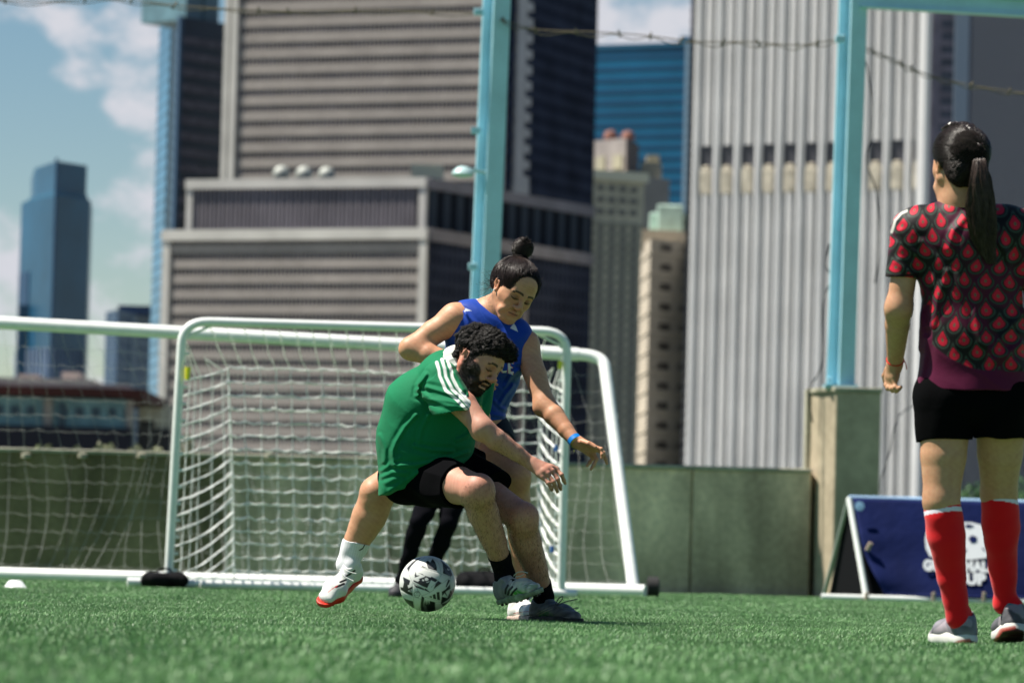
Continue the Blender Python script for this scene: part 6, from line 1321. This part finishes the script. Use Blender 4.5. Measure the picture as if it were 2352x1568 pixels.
sdf_obj('sock', S, .003, fabric('white_knit'), wb, const((.66, .64, .78)), lambda p, D: .0014 * wob(p, 45, 12))
def bootB(V, N):
    q = proj(V); c = np.tile(np.array([.84, .83, .80]), (len(V), 1)); X = (q[:, 0] - 1129) / .108; Y = (q[:, 1] - 1279.5) / .108; Q = np.stack([X, Y], 1)
    c = mixc(c, (.55, .02, .02), sm(9 - linedist(Q, [(460, 1190), (700, 1150), (860, 1150)]), 0, 5)); c = mixc(c, (.006, .006, .008), sm(24 - linedist(Q, [(620, 1270), (850, 1225), (950, 1190)]), 0, 8)); return c
shoe(wb, hB, tB, (0, 0, 1), bootB, mat('pale_sole', (.55, .42, .36), .5, .4, noise=[(60, .3)]), whl, 1.0, studs=reds, lacecol=lacew, seed=10)
# ------------------------------------------------------------------ woman in maroon, seen from behind
wm = thing('person', 'woman with a long dark ponytail, red patterned shirt and red socks, seen from behind', 'person')
dM = 6.45
H3 = Head(P(2203, 384, dM), D3(.10, .99, .02), D3(-.29, -.12, -.945), 1.0)
NB3 = P(2206, 470, dM); SL3 = P(2092, 528, dM); SR3 = P(2338, 520, dM + .02); EL3 = P(2064, 708, dM - .01); WR3 = P(2056, 832, dM + .16); ER3 = P(2392, 700, dM); WRR = P(2398, 830, dM + .12)
PE3 = P(2236, 925, dM); HL3 = P(2172, 945, dM); HR3 = P(2300, 945, dM); KL3 = P(2162, 1150, dM - .03); AL3 = P(2200, 1418, dM + .02); KR3 = P(2294, 1132, dM + .10); AR3 = P(2308, 1384, dM + .20)
hM = np.array([P(2226, 1470, dM)[0], dep(dM + .02), .010]); tM = hM + np.array([-.085, .235, 0]); fM = fpos(hM, tM, (0, 0, 1), 1.08); hN_ = P(2334, 1450, dM + .12); hN_[2] = max(hN_[2], .045); tN = np.array([hN_[0] - .01, hN_[1] + .25, .010]); fN = fpos(hN_, tN, (0, .25, 1), 1.08)
R = H3.prims()
R += [cap(H3(0, -.025, -.04), NB3, .050, .052, .03), cap(NB3, P(2218, 620, dM), .06, .075, .06), Prim(P(2218, 600, dM), P(2235, 790, dM), (.125, .08), (.11, .075), w=D3(1, 0, 0), k=.05), Prim(P(2235, 790, dM), PE3, (.11, .075), (.13, .085), w=D3(1, 0, 0), k=.05), cap(SL3, SR3, .05, .05, .05)]
seglimb(R, [SL3, (SL3 + EL3) / 2, EL3], [.048, .043, .040], .03); seglimb(R, [EL3, EL3 + (WR3 - EL3) * .3, WR3], [.040, .040, .026], .02)
seglimb(R, [SR3, (SR3 + ER3) / 2, ER3], [.055, .047, .042], .03); seglimb(R, [ER3, WRR], [.041, .027], .02)
k3 = [P(2038, 868, dM + .20), P(2042, 872, dM + .185), P(2048, 874, dM + .17), P(2055, 873, dM + .155)]
hand(R, WR3, .021, k3, [[P(2036, 884, dM + .19), P(2040, 892, dM + .18), P(2046, 893, dM + .17)], [P(2042, 889, dM + .175), P(2050, 896, dM + .165), P(2058, 894, dM + .16)], [P(2049, 891, dM + .16), P(2058, 897, dM + .15), P(2066, 893, dM + .15)], [P(2056, 889, dM + .145), P(2063, 893, dM + .14), P(2069, 889, dM + .14)]], [P(2040, 846, dM + .21), P(2032, 862, dM + .23), P(2034, 878, dM + .235)], rk=.0112, rf=.0078)
hand(R, WRR, .021, [P(2396 + 5 * i, 872, dM + .13 + .01 * i) for i in range(4)], [[P(2396 + 5 * i, 886, dM + .13), P(2398 + 5 * i, 897, dM + .13)] for i in range(4)], [P(2390, 850, dM + .12), P(2384, 872, dM + .12)])
for Hh, Kk, Aa, sx in ((HL3, KL3, AL3, -1), (HR3, KR3, AR3, 1)):
    seglimb(R, [Hh, Hh + (Kk - Hh) * .5, Kk], [.086, .074, .056], .03); seglimb(R, [Kk, Kk + (Aa - Kk) * .3, Kk + (Aa - Kk) * .66, Aa], [.053, .0555, .043, .032], .03)
    R.append(cap(Kk + (Aa - Kk) * .2 + D3(0, 0, .018), Kk + (Aa - Kk) * .42 + D3(0, 0, .012), .036, .030, .04)); ff = fM if sx < 0 else fN; R.append(cap(Aa, ff(.22, 0, .075), .030, .026, .02)); R.append(cap(ff(.22, 0, .06), ff(.7, 0, .036), .024, .018, .01))
def wmc(V, N):
    c = skincol(V, (.50, .268, .155), 23, .04); return facepaint(c, V, H3, (.4, .15, .12))
V, F = sdf_mesh(R, .003, lambda p, D: .0002 * wob(p, 9, 14)); mesh_obj('body', V, F, skin, wm, True, wmc(V, vnormals(V, F)))
# hair
HP = [Prim(H3(0, -.038, .040), H3(0, .016, .046), (.081, .083), (.077, .079), w=H3.L, k=.02)]
HP[0].cut = [(H3(0, .086, .062), .66 * H3.F - .75 * H3.U)]
HP.append(cap(H3(-.03, -.065, -.02), H3(.03, -.065, -.02), .036, k=.03)); HP.append(cap(H3(-.02, -.07, -.03), H3(.02, -.07, -.045), .024, .018, .03)); pb = P(2243, 352, dM - .10); HP.append(cap(H3(0, -.07, .07), pb, .04, .026, .03))
for q in (-1, 1): HP.append(Prim(H3(q * .090, -.006, -.004), H3(q * .086, -.004, -.02), .026, .023, k=.006, op='s')); HP.append(cap(H3(q * .069, .018, .036), H3(q * .070, .010, .008), .010, .006, .012))
hV, hF = sdf_mesh(HP, .003, lambda p, D: .0012 * wob(p, 12, 30)); hN = vnormals(hV, hF); hm3 = hairmat('glossy_dark_hair', (.022, .014, .012), .36)
hair3 = mesh_obj('hair', hV, hF, scalp_hair, wm, True); g = np.random.default_rng(5)
n = 9000; K = 10; idx = g.integers(0, len(hV), n); v0 = hV[idx] + hN[idx] * .001; t = np.linspace(0, 1, K)[None, :, None]; Pl = v0[:, None] * (1 - t) + (pb + g.normal(size=(n, 3)) * .008)[:, None] * t
cc_ = H3(0, -.012, .040); dv = Pl - cc_; rr = np.linalg.norm(dv, axis=2, keepdims=True); r0 = rr[:, :1] * (1 - t) + np.linalg.norm(pb - cc_) * t; Pl = cc_ + dv / rr * np.maximum(rr, r0)
v, f = strands(Pl, np.full(K, .0007)); mesh_obj('strands', v, f, hm3, hair3, True)
# braids over the crown
def braid(path, w, name):
    pts = catmull(path, 14); n = len(pts); ls = []
    for s in range(3):
        L = []
        for i, p in enumerate(pts):
            T = nrm(pts[min(i + 1, n - 1)] - pts[max(i - 1, 0)]); o_ = nrm(p - cc_); sd = nrm(np.cross(T, o_)); a = i * .55 + s * 2.094; L.append(p + sd * w * math.cos(a) + o_ * w * .5 * math.sin(2 * a))
        ls.append(L)
    b = MB()
    for L in ls: b.tube(L, w * .62, 7)
    b.build(name, hm3, hair3, smooth=True)
braid([H3(.045, .045, .118), H3(.032, .01, .134), H3(.016, -.03, .131), H3(.004, -.070, .112), pb + D3(-.010, .020, .01)], .0105, 'braid'); braid([H3(.01, .05, .126), H3(-.004, .01, .138), H3(-.012, -.03, .133), H3(-.014, -.072, .108), pb + D3(.012, .018, .01)], .0105, 'braid')
# ponytail
ctl = [pb, P(2252, 372, dM - .13), P(2254, 420, dM - .14), P(2256, 480, dM - .135), P(2262, 540, dM - .13), P(2278, 606, dM - .12)]; wid = [.009, .022, .037, .047, .042, .008]
cp = np.array(catmull(ctl, 4)); wd = np.interp(np.linspace(0, 5, len(cp)), range(6), wid); K = len(cp); n = 3600
a = g.uniform(0, 6.28, n); rr = np.sqrt(g.uniform(0, 1, n)); lk = g.integers(0, 34, n); lp_ = g.uniform(0, 6.28, 34); la = g.uniform(0, 6.28, 34); lr = np.sqrt(g.uniform(.05, 1, 34)); ss = np.linspace(0, 1, K)
ex = D3(1, 0, 0); ez = D3(0, 0, 1); ox = (lr * np.cos(la))[lk] * .85 + rr * np.cos(a) * .17; oz = (lr * np.sin(la))[lk] * .85 + rr * np.sin(a) * .17
wav = .012 * np.sin(ss[None] * 11 + lp_[lk][:, None]) * ss[None]; endt = g.uniform(.60, 1.0, n)
sidx = ss[None] * endt[:, None] * (K - 1); i0 = np.floor(sidx).astype(int).clip(0, K - 2); fr_ = (sidx - i0)[..., None]; base = cp[i0] * (1 - fr_) + cp[i0 + 1] * fr_; ww = wd[i0] * (1 - fr_[..., 0]) + wd[i0 + 1] * fr_[..., 0]
Pp = base + ex * ((ox[:, None] * ww + wav)[..., None]) + ez * ((oz[:, None] * ww * .55)[..., None]); v, f = strands(Pp, np.linspace(.0011, .0006, K)); pt = mesh_obj('ponytail', v, f, hairmat('brown_tail_hair', (.042, .027, .021), .36), hair3, True)
b = MB(); b.tube([pb + D3(.016 * math.cos(a), .004 * math.sin(a) - .006, .016 * math.sin(a)) for a in np.linspace(0, 6.28, 18, endpoint=False)], .004, 6, closed=True); b.build('hair_tie', mat('brown_tie', (.10, .03, .02), .7, .3), hair3, smooth=True)
# shirt
mf = fabric('patterned_jersey', rough=.55, sheen=.05, bump=(26, .3, .004))
S = [Prim(P(2125, 536, dM), P(2305, 530, dM), (.092, .085), (.092, .085), w=D3(0, 1, 0), k=.04), Prim(P(2222, 580, dM), P(2238, 780, dM), (.165, .118), (.165, .115), w=D3(1, 0, 0), k=.06), Prim(P(2238, 780, dM), P(2238, 930, dM), (.165, .115), (.200, .135), w=D3(1, 0, 0), k=.06, cut=[(P(2238, 893, dM), D3(-.02, -1, 0))]),
     Prim(P(2093, 532, dM), P(2070, 664, dM), (.068, .066), (.054, .056), w=D3(1, 0, 0), k=.035, cut=[(P(2070, 637, dM), D3(-.08, -1, 0))]), Prim(P(2330, 530, dM), P(2372, 660, dM), (.072, .068), (.056, .056), w=D3(1, 0, 0), k=.035, cut=[(P(2380, 645, dM), D3(.2, -1, 0))]), cap(NB3 + D3(0, -.02, .0), P(2215, 520, dM), .058, .09, .05)]
S.append(cap(P(2069, 615, dM), P(2062, 690, dM), .0440, .044, k=.004, op='s', cut=[(P(2070, 628, dM), D3(.08, 1, 0))]))
for s_ in S[2:3]: s_.cut.append((P(2113, 760, dM), D3(-1, .10, 0)))
S[2].cut = S[2].cut[:1]
def mshirt(V, N):
    q = proj(V); x, y = q[:, 0], q[:, 1]; nz = wob(V, 3, 5); c = np.tile(np.array([.0085, .0065, .0075]), (len(V), 1)); maroon = np.array([.085, .004, .030])
    xs = x + 7 * wob(V, 31, 2.2) + 3 * nz; ys = y + 7 * wob(V, 32, 2.0); dxp, dyp = 50.0, 33.0; row = np.round((ys - 480) / dyp)
    best = np.zeros(len(V)) + 9
    for dr_ in (-1, 0, 1):
        r_ = row + dr_; cx = (np.round((xs - 2150 - (r_ % 2) * dxp / 2) / dxp)) * dxp + 2150 + (r_ % 2) * dxp / 2; cy = r_ * dyp + 480 + 2.5 * np.sin(cx)
        ux = (xs - cx); uy = ys - cy; tip = np.clip(-uy / 22, 0, 1); w_ = 1 + 2.4 * tip ** 2; d = np.sqrt((ux * w_) ** 2 + (uy * np.where(uy < 0, .62, 1.0)) ** 2) / 12.5; best = np.minimum(best, d)
    inner = 1 - np.clip((y - 440) / 900, 0, .3) * 0
    ringg = np.exp(-((best - 1.30) / .16) ** 2); c = mixc(c, (.045, .065, .050), ringg * .9); red = sm(1.0 - best, 0, .14); c = mixc(c, (.52, .011, .034), red)
    c = mixc(c, (.03, .12, .07), sm(.30 - best, 0, .1) * .8)
    c = mixc(c, maroon * .9, sm(wob(V, 71, 4.5), -.1, .5) * (best > 1.45) * .75)
    # plain lower part: below an arc from the left armpit round to the right
    arc = 850 - ((x - 2275) / 150.0) ** 2 * 75; m = sm(y - arc, -2, 3) * (x < 2300) + sm(y - 852, -2, 3) * (x >= 2300); left = sm(2142 + (y < 700) * -30 - x - np.clip(760 - y, 0, 200) * .10, -2, 3) * (y > 690); m = np.clip(np.maximum(m, left), 0, 1) * (y > 640)
    c = mixc(c, maroon, m); up_ = ((y > 640) & (x < 2128) & (x > 2095)) * 1.0; c = mixc(c, np.array([.03, .004, .012]), up_ * sm(y, 640, 700) * (1 - m))
    c = mixc(c, (.02, .03, .025), sm(5 - np.abs(y - (447 + .05 * (x - 2200))), 0, 3) * (x > 2160) * (x < 2260)); 
    c = mixc(c, (.50, .52, .48), sm(9 - np.hypot(x - 2209, y - 463), 0, 3)); st = linedist(q, [(2048, 533), (2056, 506), (2070, 490), (2090, 481), (2112, 476)]); c = mixc(c, (.50, .50, .45), sm(4.5 - st, 0, 3) * (x < 2085))
    c = mixc(c, (.012, .004, .006), sm(4 - np.abs(y - 632), 0, 2) * (x < 2105)); return c
fd4 = folds([(P(2150, 700, dM - .1), D3(.9, .3, 0), 8, .010, .14), (P(2320, 820, dM - .1), D3(.6, .8, 0), 10, .012, .14), (P(2115, 590, dM - .1), D3(.5, .8, 0), 14, .006, .08), (P(2200, 560, dM - .1), D3(1, .2, 0), 9, .006, .12)])
cr3 = creases([[(2117, 557), (2150, 591), (2171, 625)], [(2176, 625), (2155, 683), (2138, 746)], [(2066, 532), (2080, 556), (2100, 582)], [(2062, 560), (2075, 590), (2095, 605)], [(2293, 784), (2325, 745), (2352, 717)], [(2278, 830), (2310, 815), (2345, 790)], [(2108, 700), (2118, 750), (2112, 800)], [(2128, 780), (2120, 840), (2110, 885)], [(2215, 500), (2190, 530), (2180, 570)], [(2300, 560), (2320, 600), (2315, 660)], [(2250, 650), (2240, 720), (2255, 790)], [(2062, 600), (2080, 620), (2098, 628)]], .005, 8.0)
sh3 = sdf_obj('shirt', S, .0025, mf, wm, mshirt, lambda p, D: fd4(p, D) * .6 + cr3(p, D) + .0025 * wob(p, 21, 3.5))
# shorts
S = [Prim(P(2178, 912, dM), P(2296, 912, dM), (.112, .112), w=D3(0, 1, 0), k=.03), Prim(P(2172, 935, dM), P(2170, 1060, dM), (.098, .108), (.083, .090), w=D3(1, 0, 0), k=.006, cut=[(P(2170, 1011, dM), D3(.02, -1, .05))]), Prim(P(2298, 935, dM), P(2296, 1060, dM + .02), (.096, .108), (.081, .090), w=D3(1, 0, 0), k=.006, cut=[(P(2298, 1008, dM), D3(0, -1, .05))])]
for hx in (2170, 2297): S.append(Prim(P(hx, 1000, dM), P(hx, 1060, dM), (.079, .086), (.077, .084), w=D3(1, 0, 0), k=.003, op='s', cut=[(P(hx, 1005, dM), D3(0, 1, 0))]))
sdf_obj('shorts', S, .003, bf, wm, const((.0025, .0025, .003)), lambda p, D: .004 * wob(p, 51, 4) * 1.0)
# socks
for i, (Kk, Aa, yt, dd) in enumerate(((KL3, AL3, 1160, 0), (KR3, AR3, 1133, .1))):
    fr = lambda t_: Kk + (Aa - Kk) * t_
    topp = P(2166 if i == 0 else 2294, yt, dM + dd); tn = -nrm(D3(.12 if i == 0 else -.12, -1, .15)); ff = fM if i == 0 else fN
    S = [Prim(Kk, fr(.3), .056, .0590, k=.02, cut=[(topp, tn)]), cap(fr(.3), fr(.66), .0590, .047, .007), cap(fr(.66), Aa, .047, .035, .007), cap(fr(.12) + D3(0, 0, .020), fr(.42) + D3(0, 0, .014), .044, .038, .04, cut=[(topp, tn)]), cap(Aa, ff(.20, 0, .085), .035, .031, .02), cap(ff(.22, 0, .07), ff(.48, 0, .05), .028, .022, .01)]
    def sc(V, N, topp=topp, tn=tn, i=i):
        s_ = -(V - topp) @ tn; c = np.tile(np.array([.70, .006, .012]), (len(V), 1)); c = mixc(c, (.70, .66, .74), ((s_ < .006) | ((s_ > .016) & (s_ < .030))) * 1.0)
        return c
    sdf_obj('sock', S, .003, fabric('red_knit', rough=.75, sheen=.15, bump=(90, .2, .002)), wm, sc, lambda p, D: .0016 * wob(p, 61, 7))
# running shoes seen from behind
rs = mat('runner_mesh', rough=.6, spec=.3, vcol=True, bump=(180, .3, .0015)); whs = mat('runner_foam', rough=.55, spec=.3, vcol=True)
def runner(tealp, greyl):
    def f(V, N):
        q = proj(V); c = np.tile(np.array(greyl), (len(V), 1)) * (1 + .25 * wob(V, 7, 14)[:, None]); c = mixc(c, (.35, .31, .34), sm(wob(V, 8, 9), .2, .5) * .6)
        for p_, r_ in tealp: c = mixc(c, (.0, .22, .24), sm(1 - np.hypot((q[:, 0] - p_[0]) / r_[0], (q[:, 1] - p_[1]) / r_[1]), 0, .3))
        return c
    return f
def foam(dark):
    def f(V, N):
        c = np.tile(np.array([.60, .60, .56]), (len(V), 1)); q = proj(V)
        m = inpoly(q, dark) * 1.0; c = mixc(c, (.05, .012, .014), m); e = sm(5 - linedist(q, dark[:3]), 0, 2); return mixc(c, (.42, .06, .04), e * .8)
    return f
shoe(wm, hM, tM, (0, 0, 1), runner([((2209, 1412), (22, 8)), ((2180, 1424), (7, 9))], (.17, .165, .19)), whs, rs, 1.12, studs=0, solef=foam([(2180, 1489), (2200, 1474), (2226, 1469), (2246, 1474), (2246, 1492), (2180, 1495)]), thick=.032, seed=11)
shoe(wm, hN_, tN, (0, .25, 1), runner([((2310, 1382), (28, 8))], (.085, .085, .095)), whs, rs, 1.12, studs=0, solef=foam([(2286, 1470), (2300, 1446), (2330, 1440), (2352, 1448), (2356, 1492), (2286, 1492)]), thick=.032, seed=12)
b = MB(); wc = WR3 + nrm(WR3 - EL3) * -.012; ax_ = nrm(WR3 - EL3); e1 = nrm(np.cross(ax_, (0, 1, .2))); e2 = np.cross(ax_, e1); b.tube([wc + e1 * .0285 * math.cos(a) + e2 * .0285 * math.sin(a) for a in np.linspace(0, 6.28, 26, endpoint=False)], .0022, 5, closed=True); b.tube([wc + e1 * .029, wc + e1 * .031 + D3(.004, -.018, .006), wc + e1 * .03 + D3(.008, -.032, .006)], .0018, 5); b.build('bracelet', mat('red_thread', (.60, .03, .02), .7, .3), wm, smooth=True)

# ------------------------------------------------------------------ goalkeeper in black, mostly hidden
gk = thing('person', 'goalkeeper all in black crouching in front of the net, only the legs showing', 'person')
dG = 13.2; Hk = Head(P(1052, 872, dG), D3(.1, .97, .2), D3(.1, -.25, .95), 1.0)
blk_c = mat('black_kit', rough=.95, spec=.04, vcol=True); p_ = lambda x, y, z=0: P(x, y, dG + z)
R = Hk.prims() ; nbk = p_(1048, 918, .03); pek = p_(1026, 1076, .15)
R += [cap(Hk(0, -.02, -.04), nbk, .055, .06), cap(nbk, p_(1040, 1000, .1), .10, .13, .06), cap(p_(1040, 1000, .1), pek, .13, .13, .05), cap(p_(1006, 950), p_(1078, 950), .06, .06, .05)]
seglimb(R, [p_(1004, 950), p_(990, 1010, -.08), p_(1020, 1060, -.22)], [.055, .045, .03]); hand(R, p_(1020, 1060, -.22), .022, [p_(1022 + 3 * i, 1082, -.24) for i in range(4)], [[p_(1023 + 4 * i, 1094, -.25), p_(1024 + 4 * i, 1102, -.25)] for i in range(4)], [p_(1030, 1068, -.24), p_(1038, 1080, -.25)])
seglimb(R, [p_(1080, 950), p_(1092, 1000, -.08), p_(1066, 1050, -.22)], [.055, .045, .03]); hand(R, p_(1066, 1050, -.22), .022, [p_(1056 + 4 * i, 1072, -.24) for i in range(4)], [[p_(1054 + 4 * i, 1086, -.25), p_(1053 + 4 * i, 1096, -.25)] for i in range(4)], [p_(1060, 1058, -.24), p_(1050, 1070, -.25)])
kA, kB = p_(962, 1200, -.10), p_(1030, 1200, -.06); fA = p_(922, 1330, .05); fB = p_(983, 1330, .10)
seglimb(R, [p_(1006, 1100, .12), kA, fA], [.075, .045, .030], .03); seglimb(R, [p_(1048, 1100, .12), kB, fB], [.075, .046, .030], .03)
V, F = sdf_mesh(R, .006); c = skincol(V, (.40, .24, .16), 3); c = facepaint(c, V, Hk, (.3, .1, .1)); px = proj(V); mesh_obj('body', V, F, skin, gk, True, c)
S = [cap(nbk + D3(0, -.04, 0), p_(1040, 1000, .1), .13, .155, .06), cap(p_(1040, 1000, .1), pek, .155, .15, .05), cap(p_(1006, 950), p_(1078, 950), .075, .075, .05)]
seglimb(S, [p_(1004, 950), p_(990, 1010, -.08), p_(1016, 1052, -.20)], [.07, .056, .038]); seglimb(S, [p_(1080, 950), p_(1092, 1000, -.08), p_(1070, 1042, -.20)], [.07, .056, .038])
sdf_obj('jersey', S, .007, blk_c, gk, const((.010, .010, .013)), lambda p, D: .005 * wob(p, 5, 5))
S = [cap(pek + D3(-.05, 0, 0), pek + D3(.05, 0, 0), .15, k=.05)]; seglimb(S, [p_(1006, 1100, .12), kA, kA + (fA - kA) * .35, fA], [.098, .062, .058, .042], .03); seglimb(S, [p_(1048, 1100, .12), kB, kB + (fB - kB) * .35, fB], [.098, .064, .060, .042], .03)
sdf_obj('tights', S, .006, blk_c, gk, const((.004, .004, .006)), lambda p, D: .004 * wob(p, 6, 6))
for (fx, t_) in ((918, -.3), (984, -.1)):
    hh = p_(fx + 4, 1345, .12); hh[2] = .01; tt = hh + np.array([t_ * .25 * .6, -.24, 0]); shoe(gk, hh, tt, (0, 0, 1), const((.035, .035, .04), .2), solb, rs, 1.05, studs=0)
px_ = Hk.loc; HPk = [Prim(Hk(0, -.040, .044), Hk(0, .018, .052), (.084, .084), (.079, .079), w=Hk.L, k=.02, cut=[(Hk(0, .088, .055), .62 * Hk.F - .78 * Hk.U)])]; sdf_obj('hair', HPk, .006, dark_hair, gk, None, lambda p, D: .003 * wob(p, 5, 20))
print('SCENE BUILT', len(bpy.data.objects))
